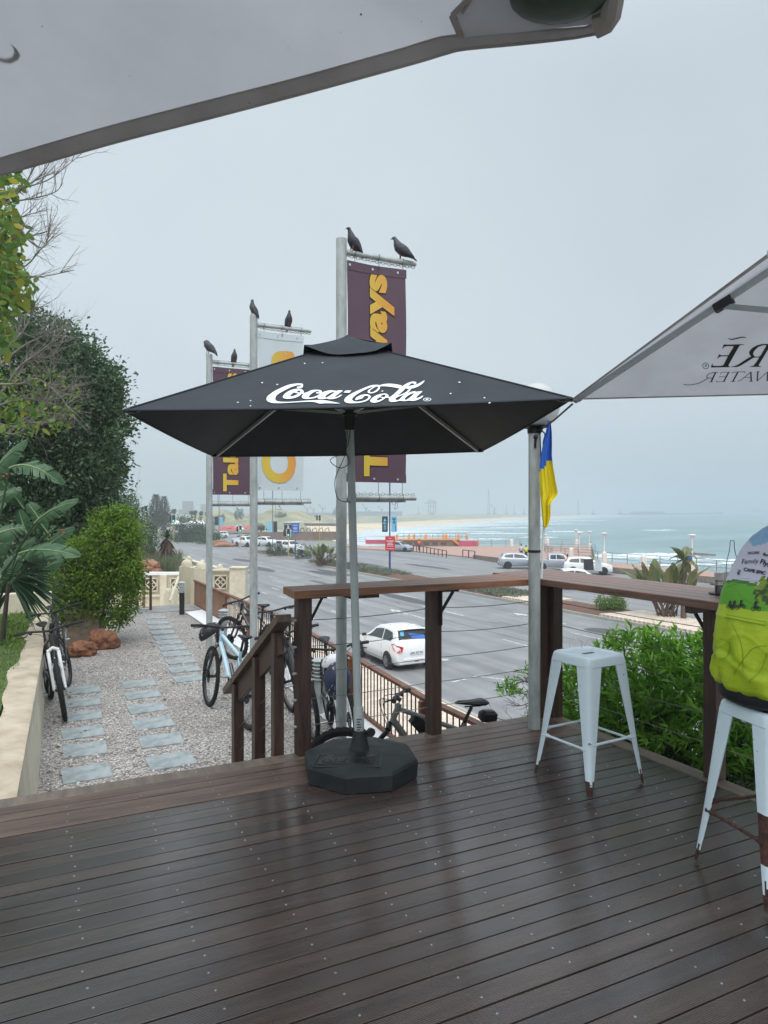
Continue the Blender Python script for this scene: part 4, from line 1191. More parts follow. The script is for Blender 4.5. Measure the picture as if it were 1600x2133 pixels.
for i in range(4):
    p, q = ks[i], ks[(i+1)%4]
    k0 = p.lerp(T3,.012); k1 = q.lerp(T3,.012)
    b.add([p-Vector((0,0,.004)), q-Vector((0,0,.004)), k1-Vector((0,0,.008)), k0-Vector((0,0,.008))], [(0,1,2,3)]); b.tube([p,q], .003, 5)
b.build('hem', M['canvas_hem'], u3)
hub3 = CW(cx_, cy_, 2.33)
for i in range(4):
    a = T3-Vector((0,0,.04)); c = ks[i]-Vector((0,0,.022))+(T3-ks[i])*.01
    r = MB(); r.bar(a, c, .022, .028); ri = r.build('rib', M['pole_grey'], u3)
    mid = c.lerp(a, .49)-Vector((0,0,.02)); r = MB(); r.bar(hub3, mid, .018, .026); r.build('strut', M['pole_grey'], ri)
    r = MB(); r.bar(mid+(c-a).normalized()*.045+Vector((0,0,.012)), mid-(c-a).normalized()*.05+Vector((0,0,.008)), .03, .045); r.build('bracket', M['plastic_black'], ri)
    r = MB(); r.cbox(ks[i]+(T3-ks[i])*.015-Vector((0,0,.018)),(.06,.05,.022),0,-TH,.004); r.build('corner_pocket', M['pole_grey'], u3)
b = MB(); b.tube([CW(cx_,cy_,.1), CW(cx_,cy_,3.03)], .026, 12); b.build('pole', M['pole_grey'], u3, smooth=True)
b = MB(); b.tube([hub3-Vector((0,0,.05)), hub3+Vector((0,0,.05))], .045, 12); b.build('runner', M['plastic_black'], u3, smooth=True)
b = MB(); b.lathe([(.28,0),(.30,.01),(.30,.09),(.1,.12),(.03,.13)], 8, CW(cx_,cy_,0)); b.build('foot_block', M['base_rubber'], u3)
f3, pj3, N3 = tri_panel(K0, K1, T3, .006, off=-.005)
def on3(x, y): # crop coordinates
    return pj3(ray_plane(1430+x/9.41, 680+y/9.41, K0, N3))
b = MB()
def ser(loops):
    raw = fill_raw([[(p[0]/100.0, -p[1]/100.0) for p in lp] for lp in loops])
    b.add([on3(p.x*100, -p.y*100) for p in raw[0]], raw[1])
ser([[(725,332),(830,335),(1125,325),(1125,335),(1045,348),(1020,380),(815,745),(850,770),(850,777),(475,785),(480,765),(498,700),(508,705),(505,740),(545,752),(660,752),(720,735),(805,562),(680,565),(640,578),(605,612),(598,608),(635,520),(650,530),(680,545),(820,540),(920,375),(900,365),(790,365),(740,378),(705,420),(697,415)]])
ser([[(1720,318),(1600,320),(1480,320),(1380,345),(1280,400),(1225,470),(1225,520),(1260,565),(1180,610),(1000,730),(930,755),(860,768),(860,775),(990,773),(1060,745),(1200,660),(1310,590),(1420,585),(1380,650),(1310,745),(1225,765),(1225,770),(1465,770),(1465,763),(1415,750),(1410,735),(1600,420),(1660,345),(1720,325)],
     [(1560,350),(1500,345),(1400,380),(1320,460),(1300,520),(1330,565),(1400,572),(1440,555)]])
ser([[(800,215),(830,235),(900,245),(980,225),(1060,205),(1110,200),(1168,205),(1140,185),(1090,178),(1020,190),(940,212),(880,222),(830,215)]])
for pts, w_ in [([(565,885),(480,1065)],30),([(435,1068),(515,1068)],9),([(610,880),(520,882),(440,905),(400,940),(390,970),(420,992),(500,990)],14),([(420,992),(330,1050),(220,1100),(100,1125),(0,1128),(-60,1118)],15),
    ([(820,880),(725,1060)],28),([(680,880),(855,872)],9),([(680,880),(655,915)],9),([(650,965),(770,965)],9),([(650,955),(640,985)],7),([(580,1065),(760,1062)],9),([(590,1040),(578,1065)],9),
    ([(1000,880),(905,1055)],28),([(900,875),(1145,865)],12),([(900,875),(880,905)],8),([(1145,865),(1135,895)],8),([(860,1058),(950,1058)],9),
    ([(1255,870),(1265,1050)],26),([(1255,870),(1060,1035)],12),([(1060,1035),(1000,1055)],10),([(1140,975),(1262,975)],9),([(1220,1055),(1300,1055)],9),
    ([(1395,865),(1380,1050)],24),([(1380,1050),(1580,870)],12),([(1590,870),(1575,1045)],24),([(1575,1045),(1740,880)],12),([(1370,862),(1430,862)],9)]:
    P3 = [on3(*p) for p in pts]
    for p, q in zip(P3[:-1], P3[1:]): b.bar(p, q, w_/9.41/F*3.7, .0012, up=(N3.x,N3.y,N3.z))
def sc2(raw, cx, cy, s, mir=-1):
    b.add([on3(cx+mir*p.x*s, cy-p.y*s) for p in raw[0]], raw[1])
sc2(ring, 372, 752, 2500); sc2(text_raw('R',.034,.0006), 372, 752, 2200)
b.build('lettering', M['print_dark'], u3)

# ---------------------------------------------------------------- lamp post on the deck, rope, flag
lp = CW(1.112,5.256,0)
lm = empty('deck_lamp', lp, 'galvanised lamp post with a round white globe rising through the corner of the counter', 'lamp')
b = MB(); b.tube([lp, lp+Vector((0,0,2.22))], .0435, 20); b.build('pole', M['galv'], lm, smooth=True)
b = MB(); b.lathe([(.05,2.18),(.052,2.215),(.10,2.225),(.105,2.235),(.04,2.24)], 18, lp); b.build('collar', M['black_metal'], lm, smooth=True)
b = MB(); b.ball(lp+Vector((.02,.0,2.385)), .17, 28, 18); b.build('globe', mat('milky globe', (0.66,0.68,0.68), 0.25, 0, 0.05, 4, translucent=.3), lm, smooth='all')
b = MB(); b.lathe([(.0445,1.30),(.047,1.302),(.047,1.318),(.0445,1.32)], 16, lp); b.build('strap', M['plastic_black'], lm)
b = MB(); kp = K0 + Vector((0,0,-.03)); top_ = lp+CW(.03,-.05,2.20)
b.tube([kp, kp.lerp(top_,.5)-Vector((0,0,.01)), top_], .007, 6)
b.tube(catmull([top_, top_+CW(.035,-.01,-.03), top_+CW(.02,-.02,-.10), top_+CW(.035,-.01,-.2), top_+CW(.01,-.01,-.26), top_+CW(.0,-.02,-.12), top_], 4), .005, 5)
b.ball(top_, .022, 8, 6); b.ball(top_+CW(-.03,0,-.05), .018, 8, 6); b.tube([top_+CW(-.03,0,-.04), top_+CW(-.035,0,-.13)], .009, 5)
b.build('rope', M['plastic_black'], label='black rope tying the pale umbrella corner to the lamp post', cat='rope')
fs_ = empty('flag', W(1130,1200,5.16), 'folded blue and yellow flag on a white stick strapped to the lamp post', 'flag')
b = MB(); b.tube([W(1128,1205,5.16), W(1144,876,5.16)], .0085, 8); b.build('flagstick', M['white_paint'], fs_, smooth=True)
rows = [(876,1141,1147),(900,1137,1149.5),(925,1131,1150),(948,1127,1149.5),(970,1124,1152),(1000,1124,1157),(1026,1125,1162),(1034,1126,1160),(1048,1127,1147),(1075,1129,1147),(1092,1131,1143),(1099,1134,1139)]
def flagfn(a, c):
    y = 876 + c*(1099-876)
    for r0, r1 in zip(rows[:-1], rows[1:]):
        if r0[0] <= y <= r1[0]: t=(y-r0[0])/(r1[0]-r0[0]); l_=r0[1]+(r1[1]-r0[1])*t; r_=r0[2]+(r1[2]-r0[2])*t; break
    else: l_, r_ = rows[-1][1], rows[-1][2]
    x = l_+(r_-l_)*a
    return W(x, y, 5.13 + .025*sin(a*9+c*3) + .012*sin(a*23+1))
b = MB(); b.grid(flagfn, 18, 40, mf=lambda a, c: 0 if c < .37+.10*(1-a)*(1 if a < .5 else .3) else 1)
b.build('flag_cloth', [mat('blue flag cloth', (0.02,0.12,0.55), 0.7, 0, 0.1, 6), mat('yellow flag cloth', (0.75,0.62,0.01), 0.7, 0, 0.08, 6)], fs_, smooth='all')

# ---------------------------------------------------------------- stools
def stool(loc, ang, label, rust_leg=None):
    t = empty('bar_stool', (0,0,0), label, 'bar stool', 'pale blue metal bar stools on the deck')
    H = .765; s = .152
    def ring(h_, z, r=.05, n=6):
        out = []
        for q, (sx, sy) in enumerate(((1,1),(-1,1),(-1,-1),(1,-1))):
            for k in range(n+1):
                a = pi/2*q + pi/2*k/n
                out.append(((h_-r)*sx + r*cos(a), (h_-r)*sy + r*sin(a), z))
        return out
    rs = [ring(s+.008,H-.058,.04), ring(s+.010,H-.055,.04), ring(s+.006,H-.02,.045), ring(s+.003,H-.008), ring(s-.006,H-.001), ring(s-.016,H-.001), ring(s-.024,H-.008), ring(s-.06,H-.009,.04), ring(.03,H-.010,.02)]
    b = MB(); n = len(rs[0]); vs = [p for r in rs for p in r]
    fs = [(k*n+i, k*n+(i+1)%n, (k+1)*n+(i+1)%n, (k+1)*n+i) for k in range(len(rs)-1) for i in range(n)]
    fs.append(tuple((len(rs)-1)*n+i for i in range(n)))
    b.add(vs, fs); st_ = b.build('seat', M['stool'], t, smooth=True)
    b = MB(); b.prism([(-.04,-.012),(.04,-.012),(.045,0),(.04,.012),(-.04,.012),(-.045,0)], H-.0105, H-.0085); b.build('hand_hole_dark', M['plastic_black'], st_)  # black plate on the seat stands in for the dark of the hole
    for q in range(4):
        Rz = Matrix.Rotation(pi/2*q, 4, 'Z')
        rr = random.Random(q*7+int(loc[0]*100))
        b = MB(); K = 26
        secs = []
        for k in range(K+1):
            tt = k/K; c = (s+.006)*(1-tt) + .2275*tt
            wd = .078*(1-tt)**.9 + .026; z = (H-.04)*(1-tt) + .012*tt
            r = min(.030, wd*.55)
            pts = [(c-wd, c-.004), (c-wd+.004, c)]
            for j in range(5): a = pi/2 - pi/2*j/4; pts.append((c-r+r*cos(a), c-r+r*sin(a)))
            pts += [(c, c-wd+.004), (c-.004, c-wd)]
            # pressed groove down the lower half of the outer corner
            secs.append([Rz @ Vector((x,y,z)) for x,y in pts] )
        n = len(secs[0]); b2 = len(b.v)
        b.v.extend([tuple(p) for s_ in secs for p in s_])
        for k in range(K):
            for i in range(n-1):
                b.f.append((k*n+i, k*n+i+1, (k+1)*n+i+1, (k+1)*n+i))
                tt = (k+.5)/K
                low = tt > .90 + rr.uniform(-.035,.035)
                big = (q == rust_leg and .50 < tt < .76 and 2 <= i <= 6 and rr.random() < .93) or (q == rust_leg and tt>.83 and i in (2,3,4,5) and rr.random()<.6)
                b.m.append(1 if (low or big) else 0)
        b.build('leg', [M['stool'], M['rust']], t, smooth=True)
        # raised black beads stand in for the dark of slots in the leg
        for (tt, hh, ww) in ((.60,.004,.016),(.93-.02,.004,.014)):
            c = (s+.006)*(1-tt) + .2275*tt - .006; z = (H-.04)*(1-tt)+.012*tt
            p = Rz @ Vector((c,c,z)); d = Rz @ Vector((1,1,0)).normalized(); e = Rz @ Vector((-1,1,0)).normalized()
            bb = MB(); bb.tube([p+d*.003-e*ww/2, p+d*.0045+Vector((0,0,.003)), p+d*.003+e*ww/2], .003, 5); bb.build('slot_dark', M['plastic_black'], t)
        # brace to next leg
        tt = .62 if q % 2 else .66
        c = (s+.006)*(1-tt)+.2275*tt-.012; z = (H-.04)*(1-tt)+.012*tt
        p0 = Rz @ Vector((c, c-.02, z)); p1 = Rz @ Vector((c, -c+.02, z))
        bb = MB(); L_ = [p0.lerp(p1, x) for x in (0,.1,.14,.86,.9,1)]
        bb.tube(L_, [.016,.012,.008,.008,.012,.016], 8)
        bb.build('brace', M['rust'] if (rust_leg is not None and q in (1,2)) else M['stool'], t, smooth=True)
    b = MB(); b.bar((-s,0,H-.065),(s,0,H-.065),.02,.004); b.bar((0,-s,H-.07),(0,s,H-.07),.02,.004); b.build('under_brace', M['stool'], t)
    t.location = loc; t.rotation_euler = (0,0,ang); t['org'] = (0,0,0)
    return t
M['stool'] = None
def stoolmat():
    m = mat('pale blue chipped paint', (0.60,0.71,0.77), 0.32, 0, 0.05, 3, 0.05, 60, coat=0.1)
    n = m.node_tree.nodes; l = m.node_tree.links.new; b = n['Principled BSDF']; tc = n['Texture Coordinate']
    nz = n.new('ShaderNodeTexNoise'); nz.inputs['Scale'].default_value=55; nz.inputs['Detail'].default_value=4; l(tc.outputs['Object'], nz.inputs[0])
    n2 = n.new('ShaderNodeTexNoise'); n2.inputs['Scale'].default_value=5; l(tc.outputs['Object'], n2.inputs[0])
    mu = n.new('ShaderNodeMath'); mu.operation='MULTIPLY_ADD'; l(n2.outputs[0], mu.inputs[0]); mu.inputs[1].default_value=.35; l(nz.outputs[0], mu.inputs[2])
    rp = n.new('ShaderNodeValToRGB'); rp.color_ramp.elements[0].position=.905; rp.color_ramp.elements[1].position=.925
    l(mu.outputs[0], rp.inputs[0])
    mx = n.new('ShaderNodeMix'); mx.data_type='RGBA'; src = b.inputs['Base Color'].links[0].from_socket
    l(rp.outputs[0], mx.inputs[0]); l(src, mx.inputs[6]); mx.inputs[7].default_value=(.06,.05,.05,1); l(mx.outputs[2], b.inputs['Base Color'])
    return m
M['stool'] = stoolmat()
def ang_of(a, b): return atan2(b[1]-a[1], b[0]-a[0])
c1 = CW(1.222,4.252,0); fr = CW(1.139,3.937,0); rg_ = CW(1.525,4.165,0)
stool((c1.x,c1.y,0), ang_of(fr, rg_), 'empty pale blue chipped metal bar stool with rusty feet beside the lamp post')
c2 = CW(1.69,3.09,0); fr2 = CW(1.52,2.82,0); rg2 = CW(1.97,2.93,0)
SA2 = ang_of(fr2, rg2)
stool((c2.x,c2.y,0), SA2, 'pale blue metal bar stool with a large rust patch on which the cyclist sits', rust_leg=2)

# ---------------------------------------------------------------- condiment caddy on the counter
cp = CW(1.99,4.20,0)
q = G(1499,1240,CZ); q = Vector((q.x,q.y,0))
cd_ = empty('condiment_holder', (q.x,q.y,CZ), 'black wire bottle shaped condiment holder with script lettering on the right counter', 'condiment holder')
def cax(X, Y, z): return q + CW(X, Y, 0) + Vector((0,0,CZ+z))
b = MB(); b.lathe([(.085,.001),(.09,.003),(.09,.010),(.086,.012)], 24, cax(.045,.03,0)-Vector((0,0,0))); b.build('tray', M['black_metal'], cd_)
prof = [(-.011,.330),(-.0115,.322),(-.0135,.318),(-.0125,.312),(-.013,.300),(-.015,.280),(-.020,.255),(-.028,.225),(-.033,.200),(-.036,.175),(-.036,.150),(-.033,.115),(-.031,.09),(-.032,.06),(-.034,.03),(-.033,.010)]
b = MB(); bx = .086
pts = [cax(bx+x,.02,z) for x,z in prof]; pts2 = [cax(bx-x,.02,z) for x,z in prof][::-1]
b.tube(catmull([*pts[::-1]],3) + catmull([cax(bx-x,.02,z) for x,z in prof],3), .0021, 6); b.build('bottle_outline', M['black_metal'], cd_)
b = MB(); place_raw(b, (logo_v, logo_f), lambda x, y: cax(bx+.004-y*.125, .018, .125+x*.15)); 
b.build('lettering', M['black_metal'], cd_)
b = MB(); b.lathe([(.02,.0),(.02,.02)], 12, cax(bx+.012,.015,.06)); b.build('cap', M['red'], cd_)
b = MB(); b.tube([cax(x*.11+.0,y*.05+.01,.062) for x,y in ((-.3,-1),(.9,-1),(.9,1),(-.3,1))], .002, 5, closed=True); b.tube([cax(-.035,-.035,.0), cax(-.035,-.035,.062)], .004, 5); b.build('rail', M['black_metal'], cd_)
M['clear'] = mat('clear glass', (0.75,0.78,0.78), 0.06, 0, 0, trans=0.85)
def jar(x, y, content, lab):
    t = empty('shaker_jar', cax(x,y,.012), lab, 'shaker jar')
    b = MB(); b.lathe([(.022,0),(.025,.003),(.025,.075),(.022,.08)], 16, cax(x,y,.013)); b.build('glass_body', M['clear'], t, smooth=True)
    b = MB(); b.lathe([(.021,.004),(.0225,.006),(.0225,.045),(.0,.047)], 14, cax(x,y,.013)); b.build('contents', content, t)
    b = MB(); b.lathe([(.027,.08),(.028,.083),(.027,.125),(.020,.128),(0,.128)], 16, cax(x,y,.013)); b.build('lid', mat('translucent plastic lid', (.6,.6,.58), .3, trans=.3), t)
jar(-.005,-.005, mat('ground pepper', srgb(96,70,58), .9, 0, .3, 60), 'glass shaker of brown pepper with a clear lid in front of the wire bottle')
jar(.052,.045, mat('dark grains', srgb(50,42,38), .9, 0, .3, 60), 'glass shaker of dark grains behind the wire bottle')
t = empty('mug', cax(.10,-.03,.012), 'white mug with a handle beside the condiment holder', 'mug')
b = MB(); b.lathe([(.030,0),(.036,.004),(.038,.05),(.038,.075),(.035,.075),(.034,.01),(0,.008)], 20, cax(.10,-.03,.012)); b.build('cup', M['white_paint'], t, smooth=True)
b = MB(); b.tube(catmull([cax(.065,-.035,.07),cax(.043,-.04,.065),cax(.036,-.042,.045),cax(.046,-.04,.022),cax(.066,-.035,.016)],5), .005, 8); b.build('handle', M['white_paint'], t, smooth=True)

# ---------------------------------------------------------------- flag poles with hanging banners
PZ = 3.86
poles = [(2.29,5.43,'tall galvanised flagpole nearest the deck carrying a maroon banner',), (2.28,8.0,'galvanised flagpole with the white banner, middle one of the three'), (2.27,10.25,'galvanised flagpole farthest from the deck with a maroon banner')]
def chain(mb, p, q, n, drop=.03):
    p = Vector(p); q = Vector(q)
    for k in range(n):
        t = (k+.5)/n; c = p.lerp(q, t) - Vector((0,0,drop*sin(pi*t)*.5)); L_ = (q-p).length/n*1.25
        d = (q-p).normalized(); s_ = Vector((0,0,1)) if k % 2 else Vector((0,1,0))
        pts = [c + d*(L_/2*cos(a)) + s_*(.011*sin(a)) for a in [2*pi*j/8 for j in range(8)]]
        mb.tube(pts, .0032, 4, closed=True)
for i, (pu, pv_, lab) in enumerate(poles):
    t = empty('flagpole', (pu,pv_,GR), lab, 'flagpole', 'flagpoles in a row beside the terrace')
    b = MB(); b.tube([(pu,pv_,GR),(pu,pv_,PZ)], .0445, 18); b.build('pole', M['galv'], t, smooth=True)
    for z in (PZ-.10, 1.72):
        b = MB(); b.tube([(pu+.03,pv_,z),(pu+.70,pv_,z)], .021, 10); b.bar((pu+.03,pv_+.035,z+.012*(1 if z>2 else -1)),(pu+.62,pv_+.035,z+.012*(1 if z>2 else -1)),.004,.05); b.build('arm', M['galv'], t, smooth=True)
        b = MB(); zc_ = z-.03 if z > 2 else z+.032; chain(b, (pu+.05,pv_,zc_),(pu+.69,pv_,zc_), 22, .02 if z>2 else 0); b.build('chain', M['galv'], t)
        b = MB()
        for du in (.12,.34,.57):
            b.tube([(pu+du+.024*cos(a)*.3,pv_+.026*sin(a)*1.0,z+.028*cos(a)) for a in [2*pi*j/10 for j in range(10)]], .002, 4, closed=True)
            if z > 2: b.tube([(pu+du,pv_,z-.02),(pu+du,pv_,3.655)], .0018, 4); b.tube([(pu+du+.02,pv_,z-.02),(pu+du+.004,pv_,3.66)], .0014, 4)
            else: b.tube([(pu+du,pv_,z+.02),(pu+du,pv_,1.86)], .0022, 4)
        b.build('cable_tie', M['plastic_black'], t)
def grad_mat(name, c1, c2, axis, x0, x1):
    m = mat(name, c1, .7); n = m.node_tree.nodes; l = m.node_tree.links.new
    tc = n['Texture Coordinate']; sp = n.new('ShaderNodeSeparateXYZ'); l(tc.outputs['Object'], sp.inputs[0])
    mr = n.new('ShaderNodeMapRange'); mr.inputs['From Min'].default_value=x0; mr.inputs['From Max'].default_value=x1; l(sp.outputs[axis], mr.inputs[0])
    rp = n.new('ShaderNodeValToRGB'); rp.color_ramp.elements[0].color=(*c1,1); rp.color_ramp.elements[1].color=(*c2,1); l(mr.outputs[0], rp.inputs[0]); l(rp.outputs[0], n['Principled BSDF'].inputs['Base Color'])
    return m
M['maroon'] = mat('maroon banner vinyl', srgb(88,66,80), .55, 0, .08, 3)
M['banner_white'] = mat('pale banner vinyl', srgb(196,206,212), .5, 0, .05, 3)
M['print_orange'] = grad_mat('yellow to orange print', srgb(206,180,70), srgb(214,146,66), 0, -.10, .16)
M['print_outline'] = mat('dark letter outline', srgb(52,26,30), .7)
def banner(i, txt, size, mt, label, z0=1.85, z1=3.69):
    pu, pv_, _ = poles[i]; u0, u1 = pu+.05, pu+.60; vb = pv_-.004
    t = empty('banner', ((u0+u1)/2, vb, z0), label, 'banner')
    def wav(u, z): a=(u-u0)/(u1-u0); return vb + .012*sin(z*2.1+i) *sin(pi*a) + .006*sin(a*7+z*1.3)
    b = MB(); b.grid(lambda a, c: (u0+(u1-u0)*a+.004*sin(c*11), wav(u0+(u1-u0)*a, z0+(z1-z0)*c), z0+(z1-z0)*c), 12, 30); b.build('sheet', mt, t, smooth='all')
    b = MB(); 
    for z in (z0, z1): b.grid(lambda a, c, z=z: (u0-.004+(u1-u0+.008)*a, wav(u0+(u1-u0)*a, z)-.004, z+(-.075 if z==z1 else 0)+.075*c), 12, 1)
    b.build('hem', mt, t)
    b = MB()
    for z in (z0+.03, z1-.035):
        for du in (.07,.29,.52):
            b.lathe([(.011,0),(.011,.002),(.0,.002)], 10, (pu+du,wav(pu+du,z)-.008,z), axis='y')
    b.build('grommet', M['chrome'], t)
    raw = text_raw(txt, size, size*.045, 0, 'LEFT', 1.0)
    xs = [p.x for p in raw[0]]; ys = [p.y for p in raw[0]]
    ln = max(xs)-min(xs); sx = 1.0
    return t, raw, min(xs), ln, (u0,u1,wav)
def letter(t, raw, xmin, ln, target_len, zst, uc, ysc, info, extra=0.0):
    u0,u1,wav = info; s = target_len/ln; ys = [p.y for p in raw[0]]; ym = (max(ys)+min(ys))/2
    for (rw, off, m) in ((raw, .0065, M['print_orange']),):
        b = MB(); b.add([(uc-(p.y)*ysc, wav(uc-p.y*ysc, zst+(p.x-xmin)*s)-off, zst+(p.x-xmin)*s) for p in rw[0]], rw[1]); b.build('lettering', m, t)
for i, mt, lab, txt in ((0, M['maroon'], 'maroon banner with yellow Takeaways lettering nearest the deck', 'Takeaways'), (1, M['banner_white'], 'pale grey banner with orange Coffee lettering', 'Coffee'), (2, M['maroon'], 'maroon banner with yellow Takeaways lettering farthest from the deck', 'Takeaways')):
    big = (txt == 'Coffee')
    rawO = None
    t, raw, xm, ln, info = banner(i, txt, .30 if not big else .40, mt, lab)
    out = text_raw(txt, .30 if not big else .40, (.30*.062 if not big else .4*.05), 0, 'LEFT', 1.0)
    tl = 1.72 if not big else 1.56; zst = 1.90 if not big else 1.935; uc = info[0]+(.27 if not big else .27); ysc = .98 if not big else 1.32
    s = tl/ln
    if not big:
        b = MB(); b.add([(uc-p.y*ysc, info[2](uc-p.y*ysc, zst+(p.x-xm)*s)-.005, zst+(p.x-xm)*s) for p in out[0]], out[1]); b.build('lettering_outline', M['print_outline'], t)
    letter(t, raw, xm, ln, tl, zst, uc, ysc, info)

# ---------------------------------------------------------------- pigeons
M['pigeon'] = mat('dark slate feathers', srgb(74,76,84), .55, 0, .25, 22, .5, 70, col2=srgb(30,30,36))
M['pigeon_leg'] = mat('reddish bird leg', srgb(130,70,60), .7)
def loft(mb, pts, radA, radB, side, n=12, m=0):
    pts = [Vector(p) for p in pts]; N = len(pts); vs = []
    for i, p in enumerate(pts):
        t = (pts[min(i+1,N-1)]-pts[max(i-1,0)]).normalized(); a = Vector(side); a = (a - t*a.dot(t)).normalized(); b_ = t.cross(a)
        for k in range(n):
            an = 2*pi*k/n; vs.append(p + a*(radA[i]*cos(an)) + b_*(radB[i]*sin(an)))
    fs = [(i*n+k, i*n+(k+1)%n, (i+1)*n+(k+1)%n, (i+1)*n+k) for i in range(N-1) for k in range(n)] + [tuple(range(n-1,-1,-1)), tuple((N-1)*n+k for k in range(n))]
    mb.add(vs, fs, m)
def pigeon(loc, face, pitch, label, head=(0,0), hunch=0.0, s=1.0):
    """face: world heading angle; pitch: how upright; side view spine in x-z plane"""
    t = empty('pigeon', (0,0,0), label, 'pigeon', 'dark pigeons perched on the banner frames')
    c, s_ = cos(pitch), sin(pitch)
    def P(x, z): return (x*c - z*s_, 0, x*s_ + z*c + .115)
    # tail -> rump -> belly -> chest -> neck -> head -> beak
    body = [P(-.20,-.005), P(-.15,0), P(-.10,.002), P(-.05,0), P(0,-.002), P(.05,0), P(.085,.018)]
    nk = Vector(body[-1]); hd = nk + Vector((.018+head[0], head[1]*.6, .065-hunch)); 
    pts = [*body, nk.lerp(hd,.35)+Vector((.002,0,.008)), nk.lerp(hd,.75), hd, hd+Vector((.020,head[1]*.25,-.002)), hd+Vector((.032,head[1]*.4,-.006)), hd+Vector((.047,head[1]*.6,-.014))]
    ra = [.020,.027,.042,.058,.064,.058,.043,.029,.021,.020,.015,.005,.002]
    rb = [.006,.011,.031,.052,.060,.055,.042,.029,.022,.020,.015,.005,.002]
    b = MB(); loft(b, pts, ra, rb, (0,1,0), 14); b.build('body', M['pigeon'], t, smooth='all')
    for sd in (-1,1):
        b = MB(); loft(b, [P(.055,.012), P(.02,.014), P(-.04,.012), P(-.10,.006), P(-.165,.004)], [.004,.010,.012,.009,.002], [.016,.034,.036,.024,.006], (0,1,0), 8)
        b.v = [(x, y+sd*(.050 - max(0,-.03-x)*.22), z) for x,y,z in b.v]; b.build('wing', M['pigeon'], t, smooth='all')
        b = MB(); b.tube([P(-.01,-.045), (P(-.01,-.045)[0]+.004, 0, .012), (P(-.01,-.045)[0]+.03, 0, .004)], [.009,.004,.003], 6)
        b.v = [(x, y+sd*.022, z) for x,y,z in b.v]; b.build('leg', M['pigeon_leg'], t)
    t.location = loc; t.rotation_euler = (0,0,face); t.scale = (s,s,s)
    return t
AZ = PZ-.10+.012
fc = lambda deg: radians(deg) - TH     # camera-aligned heading: 0 = right, 90 = away, 180 = left
pigeon((2.29+.115,5.43,AZ-.01), fc(215), radians(50), 'pigeon standing upright on the nearest banner arm beside its pole', (.012,0), -.012, .72)
pigeon((2.29+.57,5.43,AZ), fc(170), radians(38), 'pigeon leaning forward at the outer end of the nearest banner arm', (.01,0), .0, .80)
pigeon((2.28,8.0,PZ), fc(165), radians(60), 'pigeon perched on top of the middle flagpole', (-.025,0), -.01, .66)
pigeon((2.28+.42,8.0,AZ), fc(300), radians(62), 'pigeon standing on the middle banner arm above the pale banner', (-.01,0), -.012, .68)
pigeon((2.27,10.25,PZ), fc(160), radians(45), 'hunched pigeon perched on top of the farthest flagpole', (.0,0), .055, .95)
pigeon((2.27+.36,10.25,AZ), fc(300), radians(65), 'small pigeon standing on the farthest banner arm', (-.01,0), -.006, .70)
# ---------------------------------------------------------------- terrace fence
ft, fb = -.10, -.72
fe = empty('fence', (3.2,4.7,GR), 'brown topped fence of thin dark pickets along the street side of the gravel terrace', 'fence')
M['picket'] = mat('dark picket paint', srgb(52,38,34), .6); M['rail_brown'] = mat('brown stained rail', srgb(132,82,56), .5, 0, .2, 6, .2, 40, col2=srgb(92,56,42))
M['picket_wood'] = mat('reddish picket board', srgb(140,104,84), .6, 0, .2, 5, island=[(.8,.8,.8),(1.15,1.1,1.1),(1,1,1)])
for (a, b_) in zip(FL[:-1], FL[1:]):
    a = Vector((*a,0)); b_ = Vector((*b_,0)); L_ = (b_-a).length
    far_ = a.y > 11
    b = MB(); b.bar(a+Vector((0,0,ft)), b_+Vector((0,0,ft)), .07, .03); b.build('top_rail', M['rail_brown'], fe)
    b = MB(); b.bar(a+Vector((0,0,fb+.04)), b_+Vector((0,0,fb+.04)), .03, .04); b.build('bottom_rail', M['rail_brown'], fe)
    b = MB(); n = int(L_/(.098 if not far_ else .098))
    for k in range(1, n+1):
        p = a.lerp(b_, (k-.5)/n)
        if far_ and p.y > 14.6: b.bar(p+Vector((0,0,fb+.05)), p+Vector((0,0,ft-.017)), .03, .07, up=(1,0,0)) if False else b.box(p.x-.01,p.x+.01,p.y-.036,p.y+.036,fb+.05,ft-.017,1)
        else: b.tube([p+Vector((0,0,fb+.05)), p+Vector((0,0,ft-.017))], .0075, 5)
    b.build('picket_panel', [M['picket'], M['picket_wood']], fe)
    m_ = max(1, int(L_/1.6))
    for k in range(m_):
        p = a.lerp(b_, k/m_); b = MB(); b.cbox((p.x-.05,p.y,(ft+fb)/2-.03),(.05,.05,ft-fb+.04)); b.build('post', M['rail_brown'], fe)

# ---------------------------------------------------------------- bollard lights
def bollard(px, Y, label, h=.76):
    p = CW((px-800)/F*Y, Y, GR); t = empty('bollard_light', p, label, 'bollard light', 'louvred bollard lights on the gravel')
    b = MB(); b.tube([p, p+Vector((0,0,h-.26))], .058, 14); b.build('post', M['plastic_black'] if Y > 14 else M['pole_grey'], t, smooth=True)
    b = MB(); b.lathe([(.05,h-.26),(.05,h-.04)], 14, p); b.build('lamp_core', M['white_paint'], t, smooth=True)
    for k in range(5):
        b = MB(); z = h-.25+.042*k; b.lathe([(.055,z+.018),(.082,z),(.085,z+.004),(.055,z+.024)], 16, p); b.build('louvre', M['galv'], t)
    b = MB(); b.lathe([(.087,h-.04),(.088,h-.03),(.05,h-.008),(0,h)], 16, p); b.build('cap', M['galv'], t)
bollard(379, 16.3, 'black bollard light with louvred head at the far end of the gravel')
bollard(466, 11.7, 'louvred bollard light behind the pale blue bicycle at the fence')
bollard(665, 8.25, 'louvred bollard light beside the bicycle wheel behind the stair post', .66)

